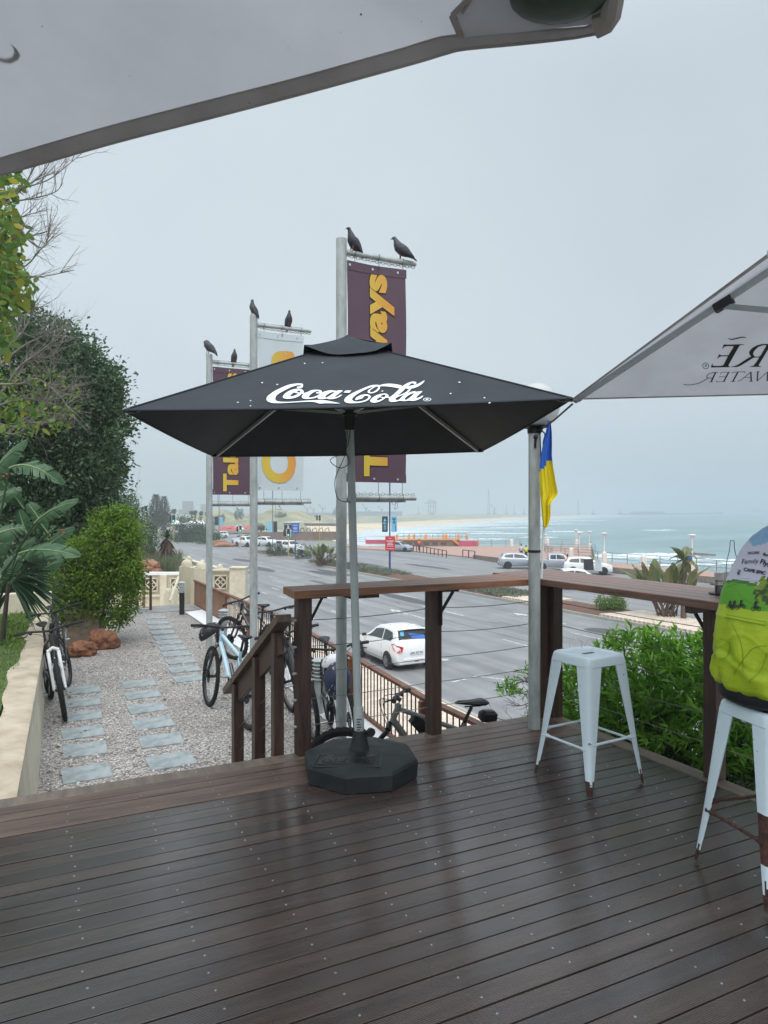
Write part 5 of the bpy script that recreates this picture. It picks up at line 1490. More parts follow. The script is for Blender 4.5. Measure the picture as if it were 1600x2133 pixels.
# ---------------------------------------------------------------- gate, piers and breeze block walls
def CB(b, px0, px1, Y, z0, z1, dep=.3, m=0, rot=0.0):
    X0, X1 = (px0-800)/F*Y, (px1-800)/F*Y
    c = CW((X0+X1)/2, Y+dep/2, (z0+z1)/2); b.cbox(c, (X1-X0, dep, z1-z0), m, -TH+rot, .01); return c
def zpy(py, Y): return CAMZ-(py-1066.5)/F*Y
gt = empty('gate', CW(-5.8,17.0,GR), 'open gate of spaced brown vertical boards on a thin grey frame', 'gate')
for px in (262,272,284.5,299.5):
    b = MB(); CB(b, px-3, px+3, 17.0, zpy(1266,17), zpy(1200,17), .02); b.build('board', M['picket_wood'], gt)
b = MB(); CB(b, 258, 314, 16.96, zpy(1270,17), zpy(1266.5,17), .03); b.build('frame', M['galv'], gt)
b = MB(); CB(b, 258, 314, 16.97, zpy(1203,17), zpy(1199,17), .03); b.build('frame', M['galv'], gt)
b = MB(); CB(b, 311, 315.5, 16.95, GR, zpy(1198,17), .05); b.build('post', M['rust'], gt)
def dome_pier(px0, px1, Y, ztop, zbot, label, name='wall_pier'):
    t = empty(name, W((px0+px1)/2, 1200, Y), label, 'wall pier', 'cream wall piers with domed caps'); t.location.z = zbot; t['org'] = tuple(t.location)
    b = MB(); c = CB(b, px0, px1, Y, zbot, ztop, (px1-px0)/F*Y); b.build('shaft', M['plaster'], t)
    r = (px1-px0)/F*Y*.46; b = MB(); b.lathe([(r*1.08,0),(r*1.08,.03),(r,.04)]+[(r*cos(a),.04+r*.95*sin(a)) for a in [pi/2*k/7 for k in range(1,8)]], 18, (c.x,c.y,ztop)); b.build('dome', M['plaster'], t, smooth=True)
    return c
dome_pier(373,398.5,19.6, zpy(1180,19.6), -1.6, 'cream pier with a domed cap left of the fence end, taller of the pair')
dome_pier(404,427,17.95, zpy(1184,17.95), GR, 'cream pier with a domed cap where the wooden fence starts')
dome_pier(342,354,30, zpy(1233,30), -4.2, 'small low cream domed pier at the stairs, left one')
dome_pier(355,367,28, zpy(1229,28), -4.2, 'small low cream domed pier at the stairs, right one')
b = MB(); CB(b, 396, 406, 18.7, -1.5, zpy(1186,18.7), 1.2); CB(b, 394, 408, 18.7, zpy(1186,18.7), zpy(1182,18.7), 1.25)
b.build('stair_wall', M['plaster'], label='cream coping topped wall between the two domed piers', cat='wall')
def breeze(t, px0, px1, py0, py1, Y):
    """pierced square block: frame, diamond and central quatrefoil in front of a plate coloured as their shade"""
    X0,X1=(px0-800)/F*Y,(px1-800)/F*Y; z0,z1=zpy(py1,Y),zpy(py0,Y); s=X1-X0; h=z1-z0
    P_=lambda a,c,d=0: CW(X0+s*a, Y-d, z0+h*c)
    b=MB(); b.add([P_(0,0,-.01),P_(1,0,-.01),P_(1,1,-.01),P_(0,1,-.01)],[(0,1,2,3)]); b.build('opening', M['rock'] if False else mat('painted shade plate', srgb(96,86,70), .9), t)  # solid plate coloured as the shade inside the block, no real gap
    b=MB()
    up=(ST,CT,0)
    for p,q in [((0,0),(1,0)),((1,0),(1,1)),((1,1),(0,1)),((0,1),(0,0)),((.5,.06),(.94,.5)),((.94,.5),(.5,.94)),((.5,.94),(.06,.5)),((.06,.5),(.5,.06))]:
        b.bar(P_(*p,.03),P_(*q,.03), s*.09 ,.06,up=up)
    for k in range(4):
        a=pi/4+k*pi/2; b.bar(P_(.5,.5,.03),P_(.5+.27*cos(a),.5+.27*sin(a),.03),s*.07,.05,up=up)
    b.build('pierced_block', M['plaster'], t)
wl1 = empty('breeze_block_wall', CW((380-800)/F*40,40,ST_Z), 'cream wall with pierced diamond blocks beyond the gate and stairs', 'wall')
b = MB(); CB(b, 205, 374, 40, ST_Z, zpy(1198,40), .25); b.build('wall', M['plaster'], wl1)
b = MB(); CB(b, 203, 376, 39.9, zpy(1198,40), zpy(1192,40), .45); b.build('coping', M['white_paint'], wl1)
b = MB(); CB(b, 203, 376, 39.85, zpy(1243,40), zpy(1238,40), .45); b.build('ledge', M['plaster'], wl1)
for px in (256,340): b = MB(); CB(b, px-7, px+7, 39.8, ST_Z, zpy(1197,40), .3); b.build('pilaster', M['plaster'], wl1)
for px in (216,280,304,356): breeze(wl1, px, px+24, 1205, 1231, 39.9)
wl2 = empty('breeze_block_wall', CW((480-800)/F*46,46,ST_Z), 'cream street wall with a pierced diamond block beside the brick pier', 'wall')
b = MB(); CB(b, 427, 480, 46.2, ST_Z, zpy(1190,46), .2); b.build('wall', M['plaster'], wl2)
b = MB(); CB(b, 427, 480, 46.0, zpy(1190,46), zpy(1186,46), .5); CB(b, 440, 480, 46.0, zpy(1239,46), zpy(1234,46), .4); b.build('coping', M['plaster'], wl2)
breeze(wl2, 446, 473, 1199, 1226, 46.1)
b = MB(); CB(b, 478, 511, 45.6, zpy(1250,46), zpy(1183,46), 1.0); CB(b, 477, 512, 45.5, zpy(1183,46), zpy(1180.5,46), 1.1); CB(b, 474, 514, 45.4, ST_Z-.2, zpy(1248,46), 1.2)
M['cream_brick'] = paver('painted cream brick', srgb(206,190,158), srgb(186,170,140), (.8,.8,.8), 3.2)
b.build('brick_pier', M['plaster'], label='square painted brick pier at the end of the cream street wall', cat='wall pier')
for k,(px,Y_,pt) in enumerate([(457,47.5,1180),(420,51,1170.5),(365,60,1153),(392,55,1162)]):
    pw = 13*47/Y_
    dome_pier(px-pw/2, px+pw/2, Y_, zpy(pt+2,Y_), ST_Z, ['far domed pier just behind the pierced street wall','far domed pier between the near piers and the flagpole','farthest small domed pier along the street wall','far domed pier above the stairs'][k])
b = MB(); a = G(470,1199,ST_Z); p = CW((470-800)/F*46,46.5,ST_Z); q = CW((356-800)/F*64,64,ST_Z)
b.bar(p+Vector((0,0,.95)), q+Vector((0,0,.95)), .25, 1.9); b.bar(p+Vector((0,0,1.96)), q+Vector((0,0,1.96)), .45, .1)
b.build('street_wall', M['plaster'], label='long low cream wall with pale coping running away along the street', cat='wall')
b = MB(); b.tube([W(372,1202,26), W(354,1252,24)], .045, 8); b.build('stair_handrail', M['plaster'], label='sloping cream handrail pipe going down the street stairs', cat='handrail')
# garden bed with rocks behind the wall
b = MB(); b.prism([tuple(CW((X-800)/F*Y_,Y_).xy) for X,Y_ in ((180,40.4),(372,40.4),(352,62),(100,80),(-60,60))], ST_Z, -2.1); b.build('garden_bed', M['soil'], loc=(0,0,ST_Z), kind='structure')
def rock(c, r, seed, label, sc=(1,1,.7), group=None, n=3, mt=None):
    bm = bmesh.new(); bmesh.ops.create_icosphere(bm, subdivisions=n, radius=1)
    from mathutils import noise
    for v in bm.verts:
        p = v.co.copy(); d = 1 + .30*noise.noise(p*1.3+Vector((seed,0,0))) + .14*noise.noise(p*3.1+Vector((0,seed,0))) + (.10*abs(noise.noise(p*5+Vector((0,0,seed)))) if n > 3 else 0)
        # facets
        v.co = Vector((p.x*sc[0], p.y*sc[1], p.z*sc[2]))*d*r
    b = MB(); b.add([v.co+Vector(c) for v in bm.verts], [tuple(v.index for v in f.verts) for f in bm.faces]); bm.free()
    return b.build('rock', mt or M['rock'], smooth=False, label=label, cat='rock', group=group)
rr = random.Random(31)
for k,(px,py,r) in enumerate([(290,1184,.42),(303,1188,.5),(315,1182,.45),(325,1190,.4),(298,1176,.4),(312,1174,.38),(322,1176,.35),(286,1192,.4)]):
    Y_ = 42; c = W(px,py,Y_); rock(c, r, k, 'rounded orange sandstone boulder heaped behind the pierced wall', group='boulders heaped behind the pierced wall', n=2)
# near rocks by the planter
p = G(172,1366,GR); rock((p.x,p.y,GR+.10), .20, 41, 'largest rust brown rock in front of the square planter', (1.25,.8,.75), n=4, mt=M['rock_dark'])
p = G(205,1352,GR); rock((p.x+.02,p.y,GR+.14), .19, 44, 'angular orange rock behind the largest rock at the planter', (1.1,.8,1.0), n=4, mt=M['rock_dark'])
p = G(230,1351,GR); rock((p.x-.02,p.y,GR+.12), .15, 47, 'pointed orange rock at the right end of the rocks by the planter', (1.1,.6,1.1), n=4, mt=M['rock_dark'])

# ---------------------------------------------------------------- planter, hedge column and left garden plants
p = G(200,1340,GR); PX = p
pt_ = empty('planter', (p.x,p.y,GR), 'square grey brown planter holding the clipped lime green bush', 'planter')
b = MB(); b.cbox((p.x-.15,p.y+.15,GR+.30),(.55,.55,.60),0,-TH+.2,.01); b.build('box', mat('weathered planter', srgb(150,134,118), .85, 0, .2, 5, .3, 30, col2=srgb(104,92,80)), pt_)
b = MB(); b.cbox((p.x-.15,p.y+.15,GR+.59),(.60,.60,.05),0,-TH+.2,.01); b.build('rim', M['plaster_worn'], pt_)
def Pc(px, py, Y, rx, ry, rz): c = W(px, py, Y); return (c.x, c.y, c.z, rx, ry, rz)
bsh = empty('lime_bush', (p.x,p.y,GR+.6), 'dense clipped bush with lime green tips standing in the planter beside the gate', 'bush')
Yb = 12.7
crown('foliage', 5, [Pc(150,1235,Yb,.42,.5,.50), Pc(232,1235,Yb,.46,.45,.55), Pc(240,1125,Yb,.36,.38,.52), Pc(168,1165,Yb+.2,.30,.4,.36), Pc(240,1180,Yb-.1,.38,.40,.5), Pc(140,1268,Yb,.30,.35,.32), Pc(200,1210,Yb+.1,.40,.4,.6), Pc(258,1085,Yb,.16,.2,.22), Pc(212,1090,Yb,.14,.2,.2), Pc(275,1200,Yb,.16,.2,.3), Pc(120,1215,Yb,.16,.2,.2)], 700, 36, .075, .058, .034, M['leaf_lime'], bsh)
M['leaf_tip'] = leafmat('fresh lime leaf', [(.12,.24,.025),(.22,.36,.04),(.09,.18,.025),(.30,.42,.06)], .4)
crown('new_growth', 55, [Pc(240,1110,Yb-.1,.36,.38,.40), Pc(268,1170,Yb-.1,.18,.3,.6), Pc(175,1140,Yb,.24,.3,.18)], 190, 24, .06, .058, .034, M['leaf_tip'], bsh, .1)
b = MB(); rr = random.Random(6)
for k in range(5): twigs(b, rr, (p.x-.1+rr.uniform(-.15,.15),p.y+.15,GR+.55), (rr.uniform(-.5,.5),rr.uniform(-.3,.3),1), 1.4, .022, 2, .5)
b.build('stems', M['bark_dark'], bsh)
# dark evergreen tree
dt = empty('evergreen_tree', CW((90-800)/F*17,17,GR), 'tall dark evergreen tree with a dense rounded crown at the left', 'tree')
Yt = 16.5
blobs = [Pc(60,800,Yt,1.5,1.4,1.35), Pc(150,820,Yt,1.0,1.2,1.15), Pc(205,900,Yt,.62,1.0,1.1), Pc(215,800,Yt,.42,.5,.35), Pc(120,960,Yt,1.3,1.2,1.2), Pc(190,1000,Yt,.7,.8,.7), Pc(20,930,Yt,1.5,1.3,1.5), Pc(60,1080,Yt,1.5,1.2,1.0), Pc(100,720,Yt,.9,1.0,.62), Pc(60,1190,Yt-1,1.0,1.0,.9), Pc(228,870,Yt,.35,.5,.5), Pc(150,1085,Yt,.9,.9,.6), Pc(120,870,Yt+.6,1.3,1.0,1.5), Pc(150,980,Yt+.6,1.0,1.0,1.1)]
crown('crown', 8, blobs, 2200, 34, .13, .115, .056, M['leaf_dark'], dt, .38)
b = MB(); rr = random.Random(16); base = CW((90-800)/F*Yt,Yt,GR)
b.tube([base, base+Vector((.1,.1,2.0)), base+Vector((-.1,.2,4.0))], [.16,.13,.08], 8)
for k in range(9): twigs(b, rr, base+Vector((0,0,1.2+k*.32)), (rr.uniform(-1,1),rr.uniform(-.6,.4),rr.uniform(.2,1)), rr.uniform(1.0,1.7), .05, 2, .5)
b.build('trunk', M['bark_dark'], dt)
# concrete block pillar and dark hedge behind
b = MB(); CB(b, 196, 225, 21, GR, zpy(1024,21), .45); b.build('block_pillar', paver('grey block pillar', srgb(166,160,150), srgb(146,140,132), (.7,.7,.7), 2.4), label='grey concrete block pillar rising behind the lime bush', cat='pillar')
b = MB(); CB(b, -80, 200, 22, GR, zpy(1062,22), .3); b.build('boundary_wall', M['concrete'], label='grey boundary wall hidden behind the left trees', cat='wall')
hg = empty('dark_hedge', CW((250-800)/F*24,24,GR), 'dark hedge bushes beyond the block pillar under the sign board', 'hedge')
crown('foliage', 12, [Pc(240,1045,24,.55,.6,.6),Pc(262,1062,26,.45,.6,.5),Pc(225,1075,24,.6,.6,.5),Pc(280,1090,28,.5,.6,.6),Pc(295,1120,32,.6,.8,.7)], 260, 26, .12, .10, .05, M['leaf_dark'], hg)
# sign board
sg = empty('sign_board', W(240,1060,25), 'tilted sign board with a pale upper panel and a navy lower panel above the hedge', 'sign')
b = MB(); b.tube([W(243,1064,25), W(261,981,25)], .035, 8); b.build('pole', M['galv'], sg)
b = MB(); pts=[(212,988),(225,985),(238,986),(247,990),(254,995),(250,1007),(247,1011),(210,1009)]
raw = fill_raw([[(x/100,-y/100) for x,y in pts]]); b.add([W(v.x*100,-v.y*100,24.95) for v in raw[0]], raw[1]); b.build('upper_panel', mat('pale sign panel', srgb(160,178,184), .6), sg)
b = MB(); b.add([W(x,y,24.95) for x,y in ((210,1012),(250,1012),(244,1029),(210,1025))], [(0,1,2,3)]); b.build('lower_panel', M['navy'], sg)
tx = text_raw('Inn', 1, .02, .3); b = MB(); b.add([W(238+p.x*9, 1018-p.y*9, 24.9) for p in tx[0]], tx[1]); b.build('lettering', M['white_paint'], sg)

def px_poly(b, pts, Y, r, n=5, dY=0.0):
    P_ = [W(x, y, Y+dY*i) for i,(x,y) in enumerate(pts)]; P_ = catmull(P_, 4)
    b.tube(P_, [r*(1-.8*i/len(P_)) for i in range(len(P_))], n); return P_
# overhanging near tree at the top left
nt_ = empty('leafy_tree', CW((-200-800)/F*6.5,6.5,GR), 'overhanging tree with broad yellow green leaves and bare grey twigs at the upper left', 'tree')
b = MB(); rr = random.Random(77)
for pts in [[(-60,480),(0,430),(45,395),(100,375),(140,345),(172,318)],[(-40,440),(20,405),(70,378),(100,345),(105,330)],[(-60,440),(30,420),(75,412),(115,400),(132,380)],[(-50,500),(10,465),(50,450),(96,438)],[(-40,540),(20,500),(60,492),(105,480)],[(-40,620),(40,580),(90,576),(154,563)],[(-60,560),(40,560),(85,520),(125,478)],[(-40,690),(30,660),(60,645),(82,620)],[(-20,430),(40,400),(70,350),(78,335)],[(30,450),(60,500),(95,512),(108,430)]]:
    P_ = px_poly(b, pts, 6.5+rr.uniform(-.4,.4), .010)
    for k in range(9):
        i = rr.randint(len(P_)//4, len(P_)-3); d = (P_[i+2]-P_[i]).normalized()
        twigs(b, rr, P_[i], d+Vector((rr.gauss(0,.4),rr.gauss(0,.4),rr.gauss(.15,.4))), rr.uniform(.12,.34), .0035, 1, .4, 3)
b.tube([CW((-260-800)/F*6.5,6.5,GR), CW((-240-800)/F*6.5,6.5,1.5), W(-60,480,6.5), W(-90,300,6.5)], [.14,.11,.06,.03], 8)
for k in range(10): 
    q = Vector((-240+rr.uniform(0,160), 0)); 
    px_poly(b, [(-240,900),(-160,700+k*-30),(-60,650-k*30),(0,640-k*28)], 6.5+rr.uniform(-.5,.5), .02)
b.build('branches', M['bark'], nt_)
rng = np.random.default_rng(41); Ps=[]; 
for (cx,cy,rx,ry,n) in [(-10,380,55,40,110),(-10,470,45,60,170),(10,500,52,60,120),(-5,570,60,60,260),(25,600,50,40,110),(-5,640,45,35,150),(-30,430,60,200,360),(5,690,25,50,60),(60,870,70,30,60),(10,860,50,40,60)]:
    for k in range(n):
        a = rng.uniform(0,2*pi); r_ = sqrt(rng.random()); Y_ = 6.5+rng.normal()*.45 if cy < 700 else 9
        Ps.append(tuple(W(cx+rx*r_*cos(a), cy+ry*r_*sin(a), Y_)))
Ps = np.array(Ps); n = len(Ps); D = rng.normal(size=(n,3))+np.array([.3,0,.1])
# rounded leaves: six corner fans made of two quads
Ln = rng.uniform(.06,.12,n); V1 = leaves_round(rng, Ps, D, Ln, Ln*.58, .2)
build_round('foliage', V1, M['leaf_near'], nt_)
# bare grey branches in front of the dark tree
bb_ = empty('bare_shrub', CW((-60-800)/F*11,11,GR), 'tangle of bare grey branches with a few leaves in front of the dark tree', 'shrub')
b = MB(); rr = random.Random(99)
for pts in [[(-60,850),(0,820),(40,765),(80,735),(120,700),(150,660)],[(30,790),(60,750),(110,740),(140,690)],[(-40,880),(30,905),(70,870),(110,825),(160,800)],[(-30,800),(40,800),(80,790),(130,830),(150,870)],[(-20,880),(50,890),(110,870),(150,862)],[(0,760),(50,720),(90,700),(110,690)],[(20,900),(50,880),(100,880),(140,850)],[(-30,860),(10,840),(60,830),(120,845)],[(0,740),(40,700),(60,670),(65,645)],[(60,860),(90,840),(105,800),(100,770)]]:
    P_ = px_poly(b, pts, 11+rr.uniform(-.5,.5), .022)
    for k in range(12):
        i = rr.randint(2, len(P_)-3); d = (P_[i+2]-P_[i]).normalized()
        twigs(b, rr, P_[i], d+Vector((rr.gauss(0,.5),rr.gauss(0,.5),rr.gauss(.2,.5))), rr.uniform(.25,.6), .007, 2, .45, 3)
b.build('branches', M['bark'], bb_)
rng = np.random.default_rng(42); n=520; a = rng.uniform(0,2*pi,n); r_=np.sqrt(rng.random(n))
Ps = np.array([tuple(W(60+110*r_[k]*cos(a[k]), 840+75*r_[k]*sin(a[k]), 11+rng.normal()*.4)) for k in range(n)])
build_quads('foliage', leaves_np(rng, Ps, rng.normal(size=(n,3))+np.array([0,0,.2]), rng.uniform(.06,.1,n), rng.uniform(.03,.045,n)), M['leaf_near'], bb_)

# strelitzia with torn paddle leaves
def paddle(mb, base, tip, width, bow, seed, sag=.1, tears=6, side=None):
    """leaf blade from base to tip (world), bowed upward; tears split the halves into strips"""
    base, tip = Vector(base), Vector(tip); rr_ = random.Random(seed); ax = tip-base; L_ = ax.length; ax.normalize()
    up = Vector((0,0,1)) if side is None else Vector(side); sd = ax.cross(up).normalized(); nu = sd.cross(ax).normalized()
    def mid(t): return base + ax*(L_*t) + nu*(bow*4*t*(1-t)) - Vector((0,0,sag*t*t))
    wf = lambda t: width*.5*(sin(pi*min(1,t**.75))**.6)*(1 if t<.97 else .8)
    cuts = sorted([0.02]+[rr_.uniform(.1,.92) for _ in range(tears)]+[.995])
    for s_ in (-1,1):
        dr = rr_.uniform(-.15,.25)
        for c0, c1 in zip(cuts[:-1], cuts[1:]):
            off = rr_.uniform(-.10,.14); n = max(2,int((c1-c0)*18)); vs=[]; fs=[]
            for k in range(n+1):
                t = c0 + (c1-c0)*k/n; g = (.004 if k in (0,n) else 0)
                p = mid(t); 
                for j in range(4):
                    f = j/3; q = p + sd*(s_*wf(t)*f) + ax*(f*L_*.10) - nu*(wf(t)*f*f*(.35+dr+off)) + ax*((.012*f) if k==0 else (-.012*f if k==n else 0))
                    vs.append(q)
            for k in range(n):
                for j in range(3): fs.append((k*4+j,(k+1)*4+j,(k+1)*4+j+1,k*4+j+1))
            mb.add(vs, fs)
    mb.tube([mid(t/10)+nu*.004 for t in range(11)], [.012*(1-.8*t/10) for t in range(11)], 5, 1)
M['rib_pale'] = mat('pale leaf rib', srgb(150,170,120), .5)
sp = empty('strelitzia', CW((-40-800)/F*9.5,9.5,GR), 'big strelitzia plant with broad torn paddle leaves above the lawn', 'plant')
Ys = 9.2
lv = [((-30,1010),(52,918),.30,.05,9.3),((20,975),(128,1003),.27,.16,9.0),((-40,1060),(40,1015),.24,.05,9.5),((72,1090),(158,1040),.22,.05,9.1),((85,1085),(60,1045),.20,.03,9.4),((-20,1120),(48,1095),.28,.04,8.8),((35,1155),(160,1152),.27,.10,8.9),((90,1150),(152,1098),.22,.04,9.3),((0,1205),(50,1150),.24,.05,9.1),((-30,1080),(10,1050),.25,.04,9.6),((60,1120),(40,1060),.2,.03,9.7),((-60,1000),(-5,940),.3,.06,9.7),((10,1180),(70,1120),.2,.03,9.6),((-30,1160),(20,1120),.26,.03,9.4),((-50,1230),(20,1185),.26,.04,9.2),((50,1060),(5,1000),.2,.04,9.8),((100,1110),(70,1065),.17,.03,9.6),((-40,1240),(-10,1170),.3,.04,9.5),((90,1190),(130,1165),.17,.03,9.5)]
for k,(a_,t_,w_,bw,Y_) in enumerate(lv):
    b = MB(); q = W(*t_,Y_-.05 + .18*((k*7)%3-1)); p_ = W(*a_,Y_)
    paddle(b, p_, q, w_*.95, bw, k, .03, 9 if k==1 else 4, Vector((-.4431,-.8965,0))*(1.0 if k%3 else .7)+Vector((0,0,.55 if k!=1 else .9))); b.build('leaf', [M['leaf_banana'], M['rib_pale']], sp, smooth=True)
b = MB(); rt = CW((-50-800)/F*9.5,9.5,-.05)
for k,(a_,t_,w_,bw,Y_) in enumerate(lv):
    q = W(*a_,Y_); b.tube(catmull([rt+Vector((.15*sin(k*2.1),.15*cos(k*1.7),0)), rt.lerp(q,.5)+Vector((.05*sin(k),0,.12)), q],5), [.022-.001*i for i in range(11)], 5)
b.build('stems', M['leaf_aloe'], sp)
b = MB(); 
for (x,y) in ((15,988),(8,992),(133,1110),(128,1104)): b.ball(W(x,y,9.0), .016, 8, 5, sc=(1,1,.7))
b.build('flower', mat('pink red flower', (.5,.06,.05), .6), sp)
# fan palm
fp = empty('fan_palm', CW((0-800)/F*8.6,8.6,-.04), 'spiky dark fan palm at the lawn edge', 'palm')
rng = np.random.default_rng(17); P_=[]; Dd=[]; 
c0 = W(18,1205,8.7)
V = []
for k in range(95):
    a = rng.uniform(-1.15,1.35); el = rng.uniform(-.9,.9)
    d = Vector((cos(a)*cos(el)*CT+ST*sin(a)*.4*cos(el), -cos(a)*ST*cos(el)+CT*-.35*rng.random(), sin(el)*.75-.12)).normalized()
    L_ = rng.uniform(.45,.80); base = c0 + d*.06; s_ = d.cross(Vector((0,0,1))).normalized()*.017; nrm = s_.cross(d)
    m1 = base + d*L_*.5 + Vector((0,0,.02)); tp = base + d*L_ - Vector((0,0,.10*L_))
    V += [base, m1+s_, tp, m1-s_ + nrm.normalized()*.01]
build_quads('fronds', np.array([tuple(v) for v in V]), M['leaf_palm'], fp)
b = MB(); b.tube([CW((4-800)/F*8.8,8.8,-.04), c0-Vector((0,0,.05))], [.035,.02], 8); b.build('trunk', M['bark_dark'], fp, smooth=True)
rng = np.random.default_rng(18); n=900
Ps = np.stack([rng.uniform(-.9,-.10,n), rng.uniform(9.6,12.6,n), np.full(n,-.04)],1)
build_quads('edge_grass', leaves_np(rng, Ps, rng.normal(size=(n,3))*.6+np.array([.3,0,.9]), rng.uniform(.10,.24,n), rng.uniform(.008,.014,n), .35), M['leaf_lime'], kind='stuff', label='tufts of longer grass at the top of the lawn', cat='grass')

# ---------------------------------------------------------------- shrubbery right of the deck
def whorls(name, seed, blobs, ntips, material, parent, ll=.10, lw=.020, inner=.2):
    rng = np.random.default_rng(seed); P, D = crown_pts(rng, blobs, ntips, 1, .03, inner)
    D /= np.linalg.norm(D, axis=1, keepdims=True); D[:,2] += .45
    k = 11; P2 = np.repeat(P,k,0); D2 = np.repeat(D,k,0); n=len(P2)
    R_ = rng.normal(size=(n,3)); D3 = D2*.75 + R_*.62
    P2 = P2 + D2*rng.uniform(-.05,.02,(n,1))
    return build_quads(name, leaves_np(rng,P2,D3,ll*rng.uniform(.7,1.25,n),lw*rng.uniform(.8,1.25,n),.12), material, parent)
def WB(u, v, z, r): return (u, v, z, r[0], r[1], r[2])
hd1 = empty('green_shrub', (5.0,4.3,-2.2), 'large bright green leafy shrub behind the right railing between the two stools', 'shrub')
b1 = [Pc(1345,1420,5.9,.50,.45,.42), Pc(1420,1425,5.6,.42,.45,.40), Pc(1260,1460,6.2,.48,.42,.32), Pc(1390,1500,5.7,.6,.5,.45), Pc(1215,1505,6.5,.35,.42,.30), Pc(1440,1495,5.3,.42,.45,.4), Pc(1300,1530,6.2,.5,.45,.36), Pc(1500,1440,5.3,.4,.4,.38), Pc(1560,1480,5.0,.5,.4,.4), Pc(1235,1428,6.6,.36,.35,.24)]
whorls('foliage', 51, b1, 1500, M['leaf_hedge'], hd1)
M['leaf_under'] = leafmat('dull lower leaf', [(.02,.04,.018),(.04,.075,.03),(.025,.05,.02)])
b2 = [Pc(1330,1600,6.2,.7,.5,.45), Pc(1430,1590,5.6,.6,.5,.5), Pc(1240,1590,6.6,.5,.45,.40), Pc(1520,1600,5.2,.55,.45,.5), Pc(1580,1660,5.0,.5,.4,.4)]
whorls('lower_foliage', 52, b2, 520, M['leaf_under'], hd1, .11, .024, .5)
b = MB(); rr = random.Random(61)
for k in range(24):
    c = W(rr.uniform(1230,1600), 1760, rr.uniform(5.6,7.0)); twigs(b, rr, c, (rr.uniform(-.5,.5),rr.uniform(-.3,.3),1), rr.uniform(.7,1.05), rr.uniform(.012,.022), 2, .45, 3)
b.build('branches', M['bark_dark'], hd1)
# thin bare twigs above and a small clump in front of the road
b = MB(); rr = random.Random(62)
for (x,y) in ((1215,1370),(1240,1360),(1280,1345),(1286,1350),(1255,1365),(1200,1372)): twigs(b, rr, W(x,y+25,6.6), (rr.uniform(-.3,.3),0,1), .20, .004, 2, .3, 3)
b.build('twigs', M['bark'], hd1)
sh2 = empty('bare_shrub', W(1118,1700,7.6), 'sparse bare twiggy shrub with one green clump left of the lamp post', 'shrub')
b = MB()
for pts in [[(1140,1560),(1128,1480),(1118,1420),(1112,1395)],[(1150,1560),(1125,1462),(1090,1445),(1068,1442)],[(1150,1560),(1120,1470),(1085,1470),(1072,1468)],[(1150,1560),(1118,1490),(1080,1500),(1040,1498),(1032,1488)],[(1150,1520),(1120,1440),(1098,1410)],[(1150,1560),(1100,1530),(1088,1495)],[(1140,1500),(1110,1430),(1078,1418)]]:
    P_ = px_poly(b, pts, 7.6, .007)
    for k in range(7): i = rr.randint(3,len(P_)-3); twigs(b, rr, P_[i], (P_[i+2]-P_[i]).normalized()+Vector((rr.gauss(0,.5),rr.gauss(0,.3),rr.gauss(.2,.5))), rr.uniform(.08,.2), .003, 1, .4, 3)
b.build('branches', M['bark_dark'], sh2)
whorls('foliage', 53, [Pc(1058,1430,7.6,.07,.08,.06),Pc(1074,1432,7.6,.06,.06,.05),Pc(1110,1404,7.6,.05,.05,.05)], 34, M['leaf_hedge'], sh2, .075, .013)
rdv = G(1445,1640,-2.6)
b = MB(); b.cbox((rdv.x,rdv.y,-2.5),(.5,.3,.25),0,.4,.05); b.build('red_crate', M['red'], label='small red object glimpsed through the shrub stems', cat='crate')
gs = MB(); gs.grid(lambda a,c: (3.76+a*3.2, -4+c*12, -1.35-a*1.6+.08*sin(c*31+a*9)), 14, 40); gs.build('bank', M['soil'], loc=(4,0,-2), kind='structure')

